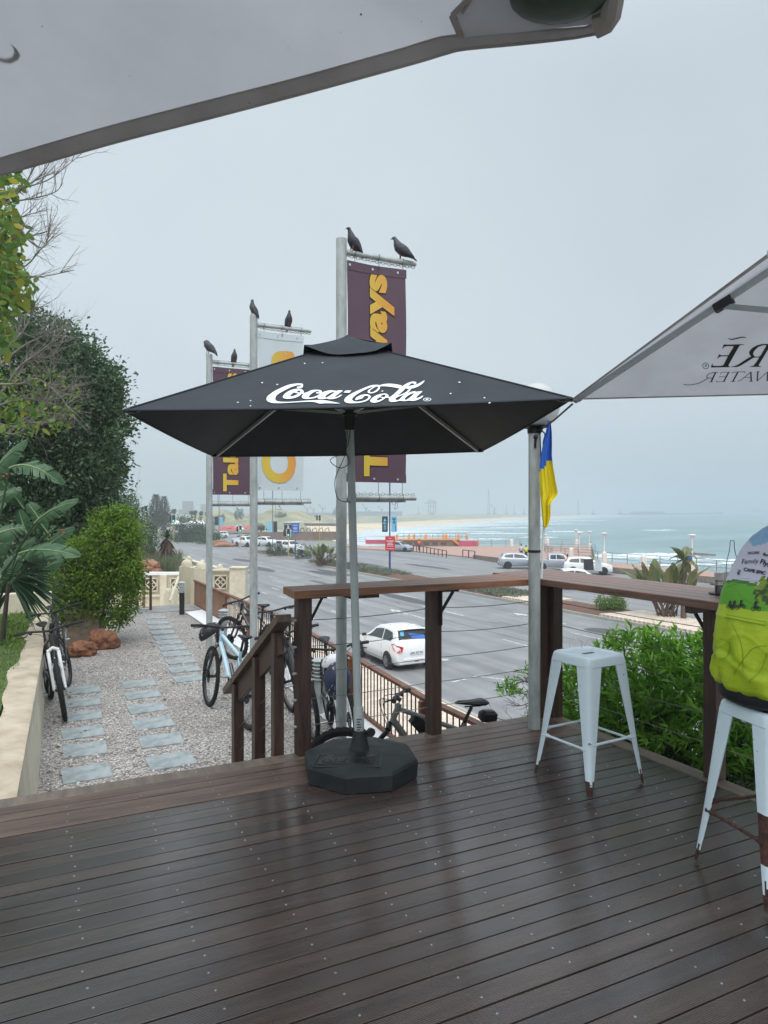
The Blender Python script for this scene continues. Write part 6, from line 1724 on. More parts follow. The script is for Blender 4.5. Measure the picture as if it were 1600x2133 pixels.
# ---------------------------------------------------------------- bicycles
M['tyre'] = mat('black knobbly tyre', (.016,.016,.017), .85, 0, .3, 60, .9, 130)
M['frame_black'] = mat('black frame paint', (.015,.015,.017), .3, 0, coat=.3)
M['frame_blue'] = mat('pale blue frame paint', srgb(176,206,220), .3, 0, coat=.3)
M['frame_white'] = mat('white frame paint', (.75,.76,.78), .3, 0, coat=.3)
M['frame_grey'] = mat('matt grey frame paint', srgb(120,122,120), .4)
M['spoke'] = mat('steel spokes', (.45,.45,.46), .35, .8)
def wheel(t, c, r, Mx, spk=28, name='wheel'):
    w_ = None
    b = MB(); n=40; prof=[(r-.045,-.018),(r-.02,-.026),(r,-.014),(r+.003,0),(r,.014),(r-.02,.026),(r-.045,.018)]
    b.lathe(prof, n, (0,0,0), axis='y', M=Mx@Matrix.Translation(c)); b.f=[f for f in b.f if len(f)==4]
    for k in range(n):
        a=2*pi*k/n
        for s_ in (-.012,.012):
            p=Mx@Matrix.Translation(c)@Vector(((r+.004)*cos(a+s_*3), s_, (r+.004)*sin(a+s_*3))); q=Mx@Matrix.Translation(c)@Vector(((r+.004)*cos(a+s_*3+.06), s_, (r+.004)*sin(a+s_*3+.06)))
            b.bar(p,q,.012,.004,up=(p-Mx@Vector(c)).normalized())
    w_ = b.build('tyre', M['tyre'], t)
    b = MB(); b.lathe([(r-.062,-.012),(r-.045,-.015),(r-.043,0),(r-.045,.015),(r-.062,.012),(r-.062,-.012)], n, (0,0,0), axis='y', M=Mx@Matrix.Translation(c)); b.f=[f for f in b.f if len(f)==4]; b.build('rim', M['frame_black'], w_)
    b = MB(); b.tube([Mx@(Vector(c)+Vector((0,-.05,0))), Mx@(Vector(c)+Vector((0,.05,0)))], .018, 8); b.tube([Mx@(Vector(c)+Vector((0,.028,0))), Mx@(Vector(c)+Vector((0,.031,0)))], .08, 14); b.build('hub', M['black_metal'], w_)
    b = MB()
    for k in range(spk):
        a=2*pi*k/spk; b.tube([Mx@(Vector(c)+Vector((.016*cos(a+1),.022*(1 if k%2 else -1),.016*sin(a+1)))), Mx@(Vector(c)+Vector(((r-.06)*cos(a),0,(r-.06)*sin(a))))], .0012, 3, cap=False)
    b.build('spokes', M['spoke'], w_)
def bike(rear, front, label, fm, lean=0.0, steer=0.0, fork='frame_black', full=False, r=.355, accent=None):
    t = empty('bicycle', (0,0,0), label, 'bicycle')
    rear, front = Vector((rear[0],rear[1],0)), Vector((front[0],front[1],0)); wb = (front-rear).length
    I = Matrix.Identity(4); k=wb/1.14
    ht, hb = Vector((.80*k,0,.92)), Vector((.835*k,0,.80)); bb=Vector((.42*k,0,.335)); st=Vector((.27*k,0,.74)); sd=Vector((.205*k,0,.96))
    wheel(t, (0,0,r), r, I)
    piv = hb; hax = (ht-hb).normalized()
    Mf = Matrix.Translation(piv) @ Matrix.Rotation(steer, 4, hax) @ Matrix.Translation(-piv)
    wheel(t, (wb,0,r), r, Mf)
    b = MB(); R_=.023
    b.tube([ht-Vector((.01,0,.02)), st],.019,8); b.tube([hb+Vector((-.01,0,.01)), bb],.027,8); b.tube([bb, st+Vector((-.02,0,.06))],.018,8)
    b.tube([ht+Vector((-.003,0,.02)), hb],.024,8); b.lathe([(.03,-.04),(.03,.04)],10,bb,axis='y')
    b.build('frame', M[fm], t, smooth=True)
    b = MB()
    for s_ in (-1,1):
        b.tube([bb+Vector((-.02,s_*.03,.0)), Vector((0,s_*.06,r))],.010,6); b.tube([st+Vector((0,s_*.02,-.02)), Vector((.02,s_*.06,r+.04)), Vector((0,s_*.06,r))],.009,6)
    b.build('rear_stays', M[fm], t, smooth=True)
    if full:
        b = MB(); b.tube([Vector((.40*k,0,.45)), Vector((.52*k,0,.62))],.022,8); b.tube([Vector((.36*k,0,.48)), Vector((.05*k,.05,r+.18)), Vector((0,.05,r))],.010,6); b.build('shock', M['frame_black'], t, smooth=True)
    b = MB()
    for s_ in (-1,1): b.tube([Mf@(hb+Vector((.02,s_*.055,-.06))), Mf@Vector((wb-.01,s_*.058,r))],[.020,.016],8)
    b.tube([Mf@(hb+Vector((.02,-.06,-.05))), Mf@(hb+Vector((.02,0,-.015))), Mf@(hb+Vector((.02,.06,-.05)))],.021,8)
    b.tube([Mf@(Vector((wb-.035,-.058,r+.20))), Mf@Vector((wb-.05,0,r+.36)), Mf@Vector((wb-.035,.058,r+.20))],.010,6)
    b.build('fork', M[fork], t, smooth=True)
    hc = ht+hax*.06+Vector((.05,0,.01))
    b = MB(); b.tube([Mf@(ht+hax*.05), Mf@hc],.017,8); b.build('stem', M['black_metal'], t, smooth=True)
    b = MB(); b.tube(catmull([Mf@(hc+Vector(p)) for p in ((-.05,-.37,.02),(-.03,-.22,.022),(0,-.06,0),(0,.06,0),(-.03,.22,.022),(-.05,.37,.02))],4),.0125,8); hb_ = b.build('handlebar', M['black_metal'], t, smooth=True)
    for s_ in (-1,1):
        b = MB(); b.tube([Mf@(hc+Vector((-.05,s_*.375,.02))), Mf@(hc+Vector((-.035,s_*.25,.022)))],.0175,8); b.build('grip', M['rubber'], hb_, smooth=True)
        b = MB(); b.tube([Mf@(hc+Vector((-.02,s_*.22,.01))), Mf@(hc+Vector((.035,s_*.25,-.01))), Mf@(hc+Vector((.03,s_*.33,-.02)))],.006,6); b.ball(Mf@(hc+Vector((-.02,s_*.20,.0))),.018,8,6); b.build('brake_lever', M['black_metal'], hb_)
    b = MB()
    for s_ in (-1,1): b.tube(catmull([Mf@(hc+Vector((-.02,s_*.2,0))), Mf@(hc+Vector((.10,s_*.10,-.02))), Mf@(hc+Vector((.08,s_*.04,-.12))), Mf@(hb+Vector((.03,s_*.05,-.02)))],5),.003,4)
    b.build('brake_cable', M['plastic_black'], t)
    b = MB(); b.tube([st+Vector((0,0,.02)), sd-Vector((0,0,.03))],.0145,8); b.build('seat_post', M['black_metal'], t, smooth=True)
    b = MB(); loft(b,[sd+Vector((-.13,0,.012)),sd+Vector((-.09,0,.014)),sd+Vector((-.02,0,.006)),sd+Vector((.06,0,.004)),sd+Vector((.12,0,.004)),sd+Vector((.145,0,-.004))],[.04,.070,.055,.026,.020,.008],[.012,.024,.022,.018,.014,.008],(0,1,0),10); b.tube([sd+Vector((-.08,0,-.02)),sd+Vector((.06,0,-.03))],.006,5); b.build('saddle', M['plastic_black'], t, smooth='all')
    cr = MB(); cr.lathe([(.085,-.002),(.085,.002)],20,bb+Vector((0,-.05,0)),axis='y'); ca=.6+wb
    for s_ in (-1,1): d=Vector((cos(ca),0,sin(ca)))*s_*.17; cr.bar(bb+Vector((0,s_*.06,0)), bb+d+Vector((0,s_*.07,0)),.02,.012); 
    crk = cr.build('crank', M['black_metal'], t)
    for s_ in (-1,1): d=Vector((cos(ca),0,sin(ca)))*s_*.17; b=MB(); b.cbox(bb+d+Vector((0,s_*.12,0)),(.09,.085,.018),0,0,.004); b.build('pedal', M['spoke'], crk)
    b = MB(); b.bar(bb+Vector((0,-.05,.085)), Vector((0,-.05,r+.06)),.006,.008); b.bar(bb+Vector((0,-.05,-.085)), Vector((0,-.05,r-.06)),.006,.008); b.lathe([(.06,-.055),(.085,-.045),(.04,-.03)],18,(0,0,r),axis='y'); b.build('drivetrain', M['spoke'], t)
    d = (front-rear).normalized(); rz = atan2(d.y,d.x)
    t.location = (rear.x, rear.y, GR); t.rotation_euler = (lean,0,rz); t['org']=(0,0,0)
    return t, Mf, hc
def world_of(t, p): return Matrix.Translation(t.location) @ t.rotation_euler.to_matrix().to_4x4() @ Vector(p)
g = lambda px,py: (G(px,py,GR).x, G(px,py,GR).y)
A_,_,_ = bike((.20,9.92),(.335,8.80),'white mountain bike leaning on the cream wall, nearest of the two there','frame_black',radians(7),radians(-6),fork='frame_white')
B_,_,_ = bike((.36,11.6),(.46,10.5),'dark bicycle behind the white forked bike against the cream wall','frame_black',radians(9),radians(-20))
C_,CM,CH = bike(g(515,1519),g(432,1470),'pale blue full suspension bike with a black helmet hanging from its handlebar','frame_blue',radians(3),radians(-9),full=True)
D_,_,_ = bike((3.22,10.1),(2.90,11.2),'black mountain bike parked behind the middle flagpole','frame_black',radians(-6),radians(12))
E_,_,_ = bike((3.18,8.7),(3.08,9.85),'dark bicycle leaning on the fence just right of the middle flagpole','frame_black',radians(-9),radians(-8))
F_,_,_ = bike(g(653,1541),(2.74,8.0),'dark mountain bike with green details between the stair post and the bollard light','frame_black',radians(-7),radians(5))
Gb,GM,GH = bike((2.96,7.35),(2.70,6.25),'black bike with a white and red fork behind the nearest flagpole','frame_black',radians(5),radians(6),fork='frame_white')
Hb_,HM,HH = bike((3.22,4.76),(2.06,4.93),'grey mountain bike with a black frame bag just beyond the deck edge','frame_grey',radians(-4),radians(-30))
b = MB(); b.bar((.36,0,.62),(.66,0,.72),.05,.14); Hk = MB(); 
Hk.cbox((.50,0,.755),(.26,.055,.13),0,0,.02,M=Matrix.Rotation(radians(-12),4,'Y')@Matrix.Translation((0,0,0)))
def local_part(mb, name, mt, t):
    o = mb.build(name, mt, t); return o
Hb_['org']=(0,0,0)
Hb_.location.z -= .13; Hb_.rotation_euler.y = -.105
k = MB(); k.add([(.42,-.03,.72),(.68,-.03,.86),(.72,-.03,.80),(.50,-.03,.60),(.42,.03,.72),(.68,.03,.86),(.72,.03,.80),(.50,.03,.60)],[(0,1,2,3),(7,6,5,4),(0,4,5,1),(1,5,6,2),(2,6,7,3),(3,7,4,0)])
k.build('frame_bag', M['plastic_black'], Hb_)
k = MB(); k.cbox((.06,0,.86),(.14,.09,.09),0,0,.02); k.build('saddle_bag', M['plastic_black'], Hb_)
def helmet(loc, rz, tilt, col, label, s=1.0):
    t = empty('helmet', loc, label, 'helmet'); Mx = Matrix.Translation(Vector(loc)) @ Matrix.Rotation(rz,4,'Z') @ Matrix.Rotation(tilt,4,'Y') @ Matrix.Scale(s,4)
    b = MB()
    def f(a, c):
        an = 2*pi*a; el = -.15 + c*(pi/2+.15); rr_ = 1+.03*cos(an*7)*(1-c)
        return Mx @ Vector((.145*cos(el)*cos(an)*rr_ - .01, .105*cos(el)*sin(an)*rr_, .115*sin(el)))
    b.grid(f, 28, 10); b.build('shell', col, t, smooth='all')
    b = MB()
    for a in (-.5,-.17,.17,.5):
        for el in (.45,.8,1.15):
            p = [Mx @ Vector((.149*cos(el+de)*cos(a*1.6+da)-.01+0, .109*cos(el+de)*sin(a*1.6+da)*1.0, .119*sin(el+de))) for da,de in ((-.06,-.10),(.06,-.10),(.05,.11),(-.05,.11))]; b.add(p,[(0,1,2,3)])
    for el in (.5,.9):
        for a in (pi-.4,pi+.4,pi): p=[Mx @ Vector((.149*cos(el+de)*cos(a+da)-.01,.109*cos(el+de)*sin(a+da),.119*sin(el+de))) for da,de in ((-.1,-.10),(.1,-.10),(.08,.11),(-.08,.11))]; b.add(p,[(0,1,2,3)])
    b.build('vents', mat('grey vent', srgb(140,146,150),.6), t)
    b = MB(); b.tube(catmull([Mx@Vector(p) for p in ((-.05,.10,-.01),(-.02,.07,-.10),(0,0,-.15),(-.02,-.07,-.10),(-.05,-.10,-.01))],4),.004,5); b.build('strap', M['plastic_black'], t)
helmet(W(437,1319,8.55), fc(200), radians(35), M['plastic_black'], 'black cycling helmet hanging from the pale blue bike handlebar')
helmet(W(703,1420,6.72), fc(270), radians(75), M['navy'], 'navy cycling helmet hanging behind the nearest flagpole', 1.25)
helmet(W(694,1382,6.8), fc(180), radians(10), M['white_paint'], 'white cap of a helmet above the navy helmet behind the nearest flagpole', .8)

# ---------------------------------------------------------------- the seated cyclist
def sface(b, raw, m=0): b.add(raw[0], raw[1], m)
pc = (1.69, 3.09)
fx, fy = .8965, .4431      # facing, camera aligned = world +u
def PP(f, s_, z): return CW(pc[0]+fx*f-fy*s_, pc[1]+fy*f+fx*s_, z)   # f forward, s left
man = empty('person', (CW(*pc).x, CW(*pc).y, .765), 'seated cyclist in lime green and white printed jersey and black shorts, seen from behind', 'person')
pts=[];ed=[];rd=[]
def jn(p, r, par=None):
    pts.append(p); rd.append(r)
    if par is not None: ed.append((par,len(pts)-1))
    return len(pts)-1
pel = jn(PP(-.03,0,.90),.12); sp1 = jn(PP(-.07,0,1.08),.09,pel); sp2=jn(PP(-.01,0,1.28),.095,sp1); sp3=jn(PP(.075,0,1.40),.075,sp2); nk=jn(PP(.105,0,1.50),.052,sp3); nk2=jn(PP(.12,0,1.57),.055,nk)
h1=jn(PP(.15,0,1.63),.078,nk2); h2=jn(PP(.185,0,1.70),.088,h1); h3=jn(PP(.18,0,1.76),.074,h2)
for s_ in (-1,1):
    sh=jn(PP(.09,s_*.11,1.41),.052,sp3); sh2_=jn(PP(.13,s_*.16,1.385),.046,sh); el=jn(PP(.32,s_*.20,1.18),.040,sh2_); wr=jn(PP(.54,s_*.12,1.135),.027,el); hn=jn(PP(.60,s_*.09,1.128),.034,wr)
    for q in range(4): 
        a=(q-1.5)*.26; k1=jn(PP(.645,s_*.085+.020*(q-1.5),1.128),.010,hn); k2=jn(PP(.685-.004*abs(q-1.5),s_*.07+.023*(q-1.5),1.118),.009,k1)
    th=jn(PP(.60,s_*.045,1.135),.011,wr); th2=jn(PP(.625,s_*.03,1.122),.009,th)
    hp_=jn(PP(.02,s_*.10,.86),.105,pel); kn=jn(PP(.44,s_*.15,.83),.062,hp_); sh_=jn(PP(.42,s_*.14,.62),.056,kn); an=jn(PP(.34,s_*.13,.36),.037,sh_); ft_=jn(PP(.37,s_*.13,.325),.036,an); to=jn(PP(.50,s_*.14,.315),.028,ft_)
raw = skin_raw(pts, ed, rd, 2, 0)
b = MB(); b.add(raw[0], raw[1]); M['skin'] = mat('skin', srgb(196,146,118), .55, 0, .08, 10)
b.build('body', M['skin'], man, smooth='all')
b = MB(); b.ball(PP(.165,0,1.735), .094, 16, 10, sc=(1,.95,.95)); b.build('hair', mat('short brown hair', srgb(60,46,38), .8, 0, .3, 60, .6, 120), man, smooth='all')
b = MB()
for s_ in (-1,1): b.ball(PP(.266,s_*.032,1.705),.013,8,6)
b.ball(PP(.280,0,1.68),.017,8,6,sc=(1,1,1.3)); b.tube([PP(.262,-.025,1.645),PP(.272,0,1.642),PP(.262,.025,1.645)],.005,5)
for s_ in (-1,1): b.ball(PP(.175,s_*.09,1.69),.024,8,6,sc=(1,.5,1.2))
b.build('face', M['skin'], man, smooth='all')
# shorts: hips spread on the seat and thigh sleeves
b = MB()
def sring(z): 
    tb=[(.762,.00,.150,.175),(.79,-.02,.185,.205),(.85,-.035,.180,.208),(.92,-.045,.165,.198),(.98,-.06,.150,.18)]
    for r0,r1 in zip(tb[:-1],tb[1:]):
        if z<=r1[0]: t=(z-r0[0])/(r1[0]-r0[0]); return [r0[i]+(r1[i]-r0[i])*t for i in (1,2,3)]
    return tb[-1][1:]
def shf(a,c):
    z=.764+c*.21; f,A,B=sring(z); an=2*pi*a; return PP(f+A*cos(an), B*sin(an), z)
b.grid(shf,36,12); b.lathe([(.0,0),(.01,0)],6,PP(0,0,.765))
for s_ in (-1,1): b.tube([PP(.0,s_*.10,.86),PP(.22,s_*.13,.855),PP(.40,s_*.15,.835)],[.118,.100,.080],16)
b.build('shorts', mat('black lycra', (.010,.011,.014), .6, 0, .2, 30), man, smooth='all')
for s_ in (-1,1): b=MB(); loft(b,[PP(.30,s_*.13,.325),PP(.36,s_*.13,.325),PP(.46,s_*.14,.315),PP(.54,s_*.145,.310)],[.036,.046,.046,.02],[.035,.045,.032,.018],(0,0,1),12); b.build('shoe', M['plastic_black'], man, smooth='all')
# jersey
JT=[(.858,-.040,.176,.212),(.87,-.050,.180,.213),(.905,-.060,.178,.210),(.974,-.078,.165,.198),(1.05,-.092,.148,.187),(1.12,-.086,.143,.185),(1.19,-.062,.142,.188),(1.253,-.038,.142,.193),(1.335,.024,.137,.200),(1.43,.073,.120,.190),(1.49,.102,.100,.160),(1.525,.118,.082,.120),(1.55,.125,.068,.080)]
def jr(z):
    for i in range(len(JT)-1):
        if z<=JT[i+1][0]:
            t=(z-JT[i][0])/(JT[i+1][0]-JT[i][0]); p0=JT[max(i-1,0)];p1=JT[i];p2=JT[i+1];p3=JT[min(i+2,len(JT)-1)]
            return [.5*(2*p1[q]+(p2[q]-p0[q])*t+(2*p0[q]-5*p1[q]+4*p2[q]-p3[q])*t*t+(3*p1[q]-p0[q]-3*p2[q]+p3[q])*t**3) for q in (1,2,3)]
    return list(JT[-1][1:])
def wr_(an, z):
    """cloth folds: loose gathers low on the back"""
    lo=max(0,min(1,(1.15-z)/.2)); d=lo*(.007*sin(an*9+z*22)+.005*sin(an*15-z*34)+.003*sin(z*30+an*3.2)*max(0,min(1,(1.03-z)/.1)))
    d+=.005*math.exp(-((z-.95-.035*sin(an*3))/.012)**2)-.004*math.exp(-((z-.975-.035*sin(an*3))/.012)**2)+.004*math.exp(-((z-1.05-.04*sin(an*4+1))/.010)**2)
    d+=.002*sin(an*13+z*11); d+=.004*math.exp(-((z-1.148)/.008)**2)
    return d
def jf(a,c):
    z=.858+c*.692; f,A,B=jr(z); an=2*pi*a; d=wr_(an,z)
    zz_=z
    if c<.12: zz_ = z - .028*(1-c/.12)*max(0,sin(an*1.0-2.2)) 
    return PP(f+(A+d)*cos(an),(B+d)*sin(an),zz_)
M['lime']=mat('lime green jersey',srgb(174,194,34),.65,0,.05,8,.3,60,col2=srgb(146,172,26)); M['lime2']=mat('olive lime jersey band',srgb(166,190,38),.6); M['jgreen']=mat('grass green jersey print',srgb(92,160,36),.6); M['jgreen_dark']=mat('dark green jersey strip',srgb(68,120,36),.6)
M['jwhite']=mat('lilac white jersey print',srgb(198,196,212),.6,0,.04,6); M['jblue']=mat('sky blue jersey yoke',srgb(128,170,202),.6,0,.15,9); M['jtree']=mat('printed tree',srgb(128,158,40),.6,0,.4,26,col2=srgb(44,74,26),thr=(.42,.58))
def jm(a,c):
    z=.858+c*.692; an=2*pi*a; 
    wob=.006*sin(an*5); 
    # back-of-jersey tree patch
    da=((an-(pi+.55)+pi)%(2*pi))-pi
    tz=1.285+.0; r_=(da/.42)**2+((z-tz)/.062)**2
    if r_ < 1+.35*sin(an*38)*sin(z*120): return 6
    if z>1.462+.012*sin(an*6+1): return 5
    if z>1.300+wob: return 4
    if z>1.288+wob: return 3
    if z>1.195+wob*.5: return 2
    if z>1.150: return 1
    return 0
b=MB(); b.grid(jf,150,110,mf=jm)
js=b.build('jersey',[M['lime'],M['lime2'],M['jgreen'],M['jgreen_dark'],M['jwhite'],M['jblue'],M['jtree']],man,smooth='all')
for s_ in (-1,1):
    b=MB(); b.tube([PP(.08,s_*.09,1.41),PP(.13,s_*.155,1.385),PP(.21,s_*.175,1.31),PP(.28,s_*.19,1.235)],[.075,.070,.062,.057],18); b.build('sleeve',M['jblue'],man,smooth='all')
from mathutils.bvhtree import BVHTree
bv=BVHTree.FromPolygons([Vector(v) for v in b.v] if False else [jf(i/150,j/110) for i in range(151) for j in range(111)], [(i*111+j,(i+1)*111+j,(i+1)*111+j+1,i*111+j+1) for i in range(150) for j in range(110)])
def onj(px,py,off=.0022):
    d=(W(px,py,1)-O).normalized(); h=bv.ray_cast(O,d)
    if h[0] is None:
        h=bv.find_nearest(W(px,py,3.0)); 
    n=h[1] if h[1].dot(d)<0 else -h[1]
    return h[0]+n*off
jl=MB()
def jtxt(txt,px,py,size,rot,shear=.2,bold=.02,sx=1.0):
    raw=text_raw(txt,1,bold,shear); c,s_=cos(radians(rot)),sin(radians(rot))
    vs=[]
    for p in raw[0]:
        x=p.x*size*sx; y=p.y*size; vs.append(onj(px+x*c+y*s_, py+x*s_-y*c))
    jl.add(vs,raw[1])
jtxt('Family',1562,1170,14,-2,.25,.0); jtxt('FlyingTrak'[:6],1600,1176,15,22,0,.03); jtxt('CAPE EPIC',1572,1190.5,9.5,11,.15,.05,1.05); jtxt('4x4',1596,1156,10,17,.2,.03); jtxt('WORK',1570,1152.5,8,-3,.2,.02); jtxt('4N',1540,1193,9,-70,0,.03)
for (x,y,s_) in ((1522,1259,1.0),(1531,1260,1.2),(1545,1258,1.1),(1575,1262,1.3)):
    for dx in (-4.2*s_,4.2*s_):
        pts_=[onj(x+dx+3.2*s_*cos(a),y+5*s_+3.2*s_*sin(a),.003) for a in [2*pi*q/12 for q in range(12)]]; jl.tube(pts_,.0013,4,closed=True)
    for poly in ([(-4.2,5),(-1,0),(1.5,5),(4.2,5),(2.6,0)],):
        P_=[onj(x+a*s_,y+c*s_,.003) for a,c in poly]; jl.tube(P_,.0018,4)
    P_=[onj(x+a*s_,y+c*s_,.0035) for a,c in ((-3,1),(-2.2,-6),(1,-8),(3,-5),(.6,-1),(1.6,4),(-.4,4))]; jl.add(P_,[tuple(range(len(P_)))])
for pts_ in ([(1512,1225),(1530,1218),(1560,1212),(1598,1208)],[(1508,1216),(1540,1206),(1565,1206)],[(1536,1232),(1550,1248),(1575,1262),(1598,1268)]):
    for p,q in zip(pts_[:-1],pts_[1:]):
        for k in range(6): t=k/6; jl.tube([onj(p[0]+(q[0]-p[0])*t,p[1]+(q[1]-p[1])*t,.002),onj(p[0]+(q[0]-p[0])*(t+.09),p[1]+(q[1]-p[1])*(t+.09),.002)],.0008,3)
jl.build('printed_lettering',M['print_dark'],man)
b=MB()
for pts_ in ([(1500,1330),(1520,1340),(1516,1365),(1500,1375)],[(1528,1405),(1550,1372),(1570,1350),(1598,1345)],[(1525,1300),(1545,1345),(1548,1400)],[(1560,1420),(1585,1395),(1598,1360)]):
    b.tube([onj(p.x,p.y,.0016) for p in catmull([Vector((x,y,0)) for x,y in pts_],6)],.0009,3)
b.build('contour_print',M['jgreen_dark'],man)
b=MB(); b.tube([onj(x,1285+ (x-1510)*.19,.003) for x in range(1512,1600,6)],.0028,5); b.tube([onj(x,1279+ (x-1510)*.19,.002) for x in range(1514,1600,6)],.0016,5); b.build('pocket_seam',M['lime2'],man,smooth='all')
# ---------------------------------------------------------------- cars
M['car_white'] = mat('white car paint', (.78,.80,.82), .22, 0, coat=.5)
M['car_silver'] = mat('silver car paint', (.42,.45,.50), .28, .5, coat=.5)
M['car_blue'] = mat('dark blue car paint', (.03,.05,.09), .25, .2, coat=.5)
M['car_trim'] = mat('black car plastic', (.02,.02,.022), .6)
M['light_red'] = mat('red tail light', (.55,.02,.02), .2, 0, coat=.5)
M['light_clear'] = mat('clear headlight', (.7,.72,.74), .15, .3)
M['alloy'] = mat('alloy wheel', (.45,.46,.48), .3, .8)
HATCH = [(1.93,.28,.52,.54,.56,.55,.50),(1.86,.20,.66,.69,.74,.70,.62),(1.5,.20,.84,.88,.825,.78,.68),(1.0,.20,.93,.99,.845,.80,.72),(.82,.2,.95,1.03,.845,.80,.70),(.12,.2,.97,1.45,.845,.80,.58),(-.35,.2,.99,1.52,.845,.80,.61),(-.95,.2,1.01,1.53,.845,.80,.62),(-1.50,.2,1.03,1.47,.845,.80,.61),(-1.78,.22,1.0,1.06,.84,.79,.71),(-1.88,.24,.88,.92,.825,.78,.70),(-1.92,.28,.62,.64,.80,.76,.68)]
SUV = [(2.2,.32,.62,.64,.62,.6,.55),(2.12,.25,.82,.86,.80,.76,.68),(1.7,.25,.98,1.03,.89,.84,.74),(1.1,.25,1.03,1.10,.91,.85,.74),(.9,.25,1.04,1.14,.91,.85,.72),(.25,.25,1.05,1.56,.91,.85,.62),(-.4,.25,1.07,1.62,.91,.85,.64),(-1.2,.25,1.09,1.61,.91,.85,.63),(-1.75,.25,1.12,1.54,.90,.84,.60),(-2.05,.28,1.08,1.14,.88,.82,.70),(-2.15,.30,.90,.94,.86,.8,.7),(-2.2,.34,.60,.62,.8,.76,.7)]
PICK = [(2.6,.42,.72,.74,.66,.6,.55),(2.52,.35,.96,1.0,.84,.80,.72),(1.9,.35,1.08,1.13,.90,.86,.76),(1.4,.35,1.10,1.17,.91,.86,.74),(1.2,.35,1.11,1.2,.91,.86,.72),(.65,.35,1.12,1.68,.91,.86,.64),(.1,.35,1.12,1.74,.91,.86,.66),(-.6,.35,1.13,1.73,.91,.86,.65),(-.78,.35,1.13,1.60,.91,.86,.64),(-.80,.35,1.08,1.09,.91,.88,.84),(-2.4,.38,1.08,1.09,.90,.87,.83),(-2.5,.42,1.06,1.07,.88,.85,.82)]
def car(loc, head, st, paint, label, wheels, r=.31, canopy=False, detail=False, name='parked_car', cat='car', open_door=False, plate=None, g=None):
    t = empty(name, (0,0,0), label, cat, g)
    def ring(s):
        x,zb,zl,zr,wl,wb,wr = s; zm=(zb+zl)/2
        h=[(0,zb),(wl*.86,zb),(wl*.97,zb+.10),(wl,zm),(wl*.985,zl-.10),(wb,zl),(wr+.03,zr-.06),(wr*.86,zr-.008),(wr*.45,zr+.012),(0,zr+.016)]
        return [Vector((x,y,z)) for y,z in h]
    S_=[]
    for i in range(len(st)-1):
        S_.append(st[i]); 
        if st[i][0]-st[i+1][0] > .3:
            for k in (1,2): S_.append(tuple(a+(b_-a)*k/3 for a,b_ in zip(st[i],st[i+1])))
    S_.append(st[-1]); R_=[ring(s) for s in S_]; n=len(R_[0]); b=MB()
    full=[r_+[Vector((p.x,-p.y,p.z)) for p in r_[-2:0:-1]] for r_ in R_]; m=len(full[0])
    vs=[p for r_ in full for p in r_]; fs=[(k*m+i,k*m+(i+1)%m,(k+1)*m+(i+1)%m,(k+1)*m+i) for k in range(len(full)-1) for i in range(m)]+[tuple(range(m-1,-1,-1)),tuple((len(full)-1)*m+i for i in range(m))]
    b.add(vs,fs); body=b.build('body',paint,t,smooth=True)
    def lerpst(x):
        for a,c in zip(st[:-1],st[1:]):
            if a[0]>=x>=c[0]: k=(a[0]-x)/(a[0]-c[0]+1e-9); return tuple(p+(q-p)*k for p,q in zip(a,c))
        return st[-1]
    def side(x, f, off=.008, sgn=1):
        r_=ring(lerpst(x)); p=r_[5].lerp(r_[6],f); return Vector((p.x,sgn*(p.y+off),p.z+off*.4))
    def sidelow(x, z, off=.006, sgn=1):
        r_=ring(lerpst(x))
        for a,c in zip(r_[1:5],r_[2:6]):
            if a.z<=z<=c.z: k=(z-a.z)/(c.z-a.z+1e-9); return Vector((x,sgn*(a.y+(c.y-a.y)*k+off),z))
        return Vector((x,sgn*(r_[5].y+off),z))
    idx=[i for i,s in enumerate(st) if s[3]-s[2]>.30]; xf=st[idx[0]][0]; xr=st[idx[-1]][0]; xc=st[idx[0]-1][0]
    for sg in (1,-1):
        wins=[([(xc-.12,.08),(xf-.02,.80),((xf+xr)/2+.05,.86),((xf+xr)/2+.05,.08)]),([((xf+xr)/2-.03,.08),((xf+xr)/2-.03,.86),(xr+.18,.82),(xr+.02 if st is not PICK else xr+.1,.35),(xr+.14,.08)])]
        for w_ in wins:
            b=MB(); 
            P_=[]
            for (a0,a1) in zip(w_,w_[1:]+w_[:1]): P_+= [side(a0[0]+(a1[0]-a0[0])*k/4,a0[1]+(a1[1]-a0[1])*k/4,.012,sg) for k in range(4)]
            cen=sum(P_,Vector())/len(P_); cen.y+=sg*.004; b.add(P_+[cen],[(i,(i+1)%len(P_),len(P_)) for i in range(len(P_))]); b.build('window',M['glass'],t)
    def top(x, y, off=.010):
        s=lerpst(x); r_=ring(s); zr=s[3]; wr=s[6]; f=abs(y); 
        return Vector((x, y*wr, zr+.012-(.05*max(0,f-.75)*4 if f>.75 else .016*f)+off))
    def screen(xa,xb,nm):
        b=MB(); 
        def f(a,c): x=xa+(xb-xa)*c; return top(x,(a*2-1)*.93, .012)+Vector(((.008 if xa>0 else -.008),0,0))
        b.grid(f,8,4); return b.build(nm,M['glass'],t)
    screen(xc-.03,xf+.05,'windscreen')
    rw=screen(xr-.03,st[idx[-1]+1][0]+(.05 if st is not PICK else .004),'rear_window')
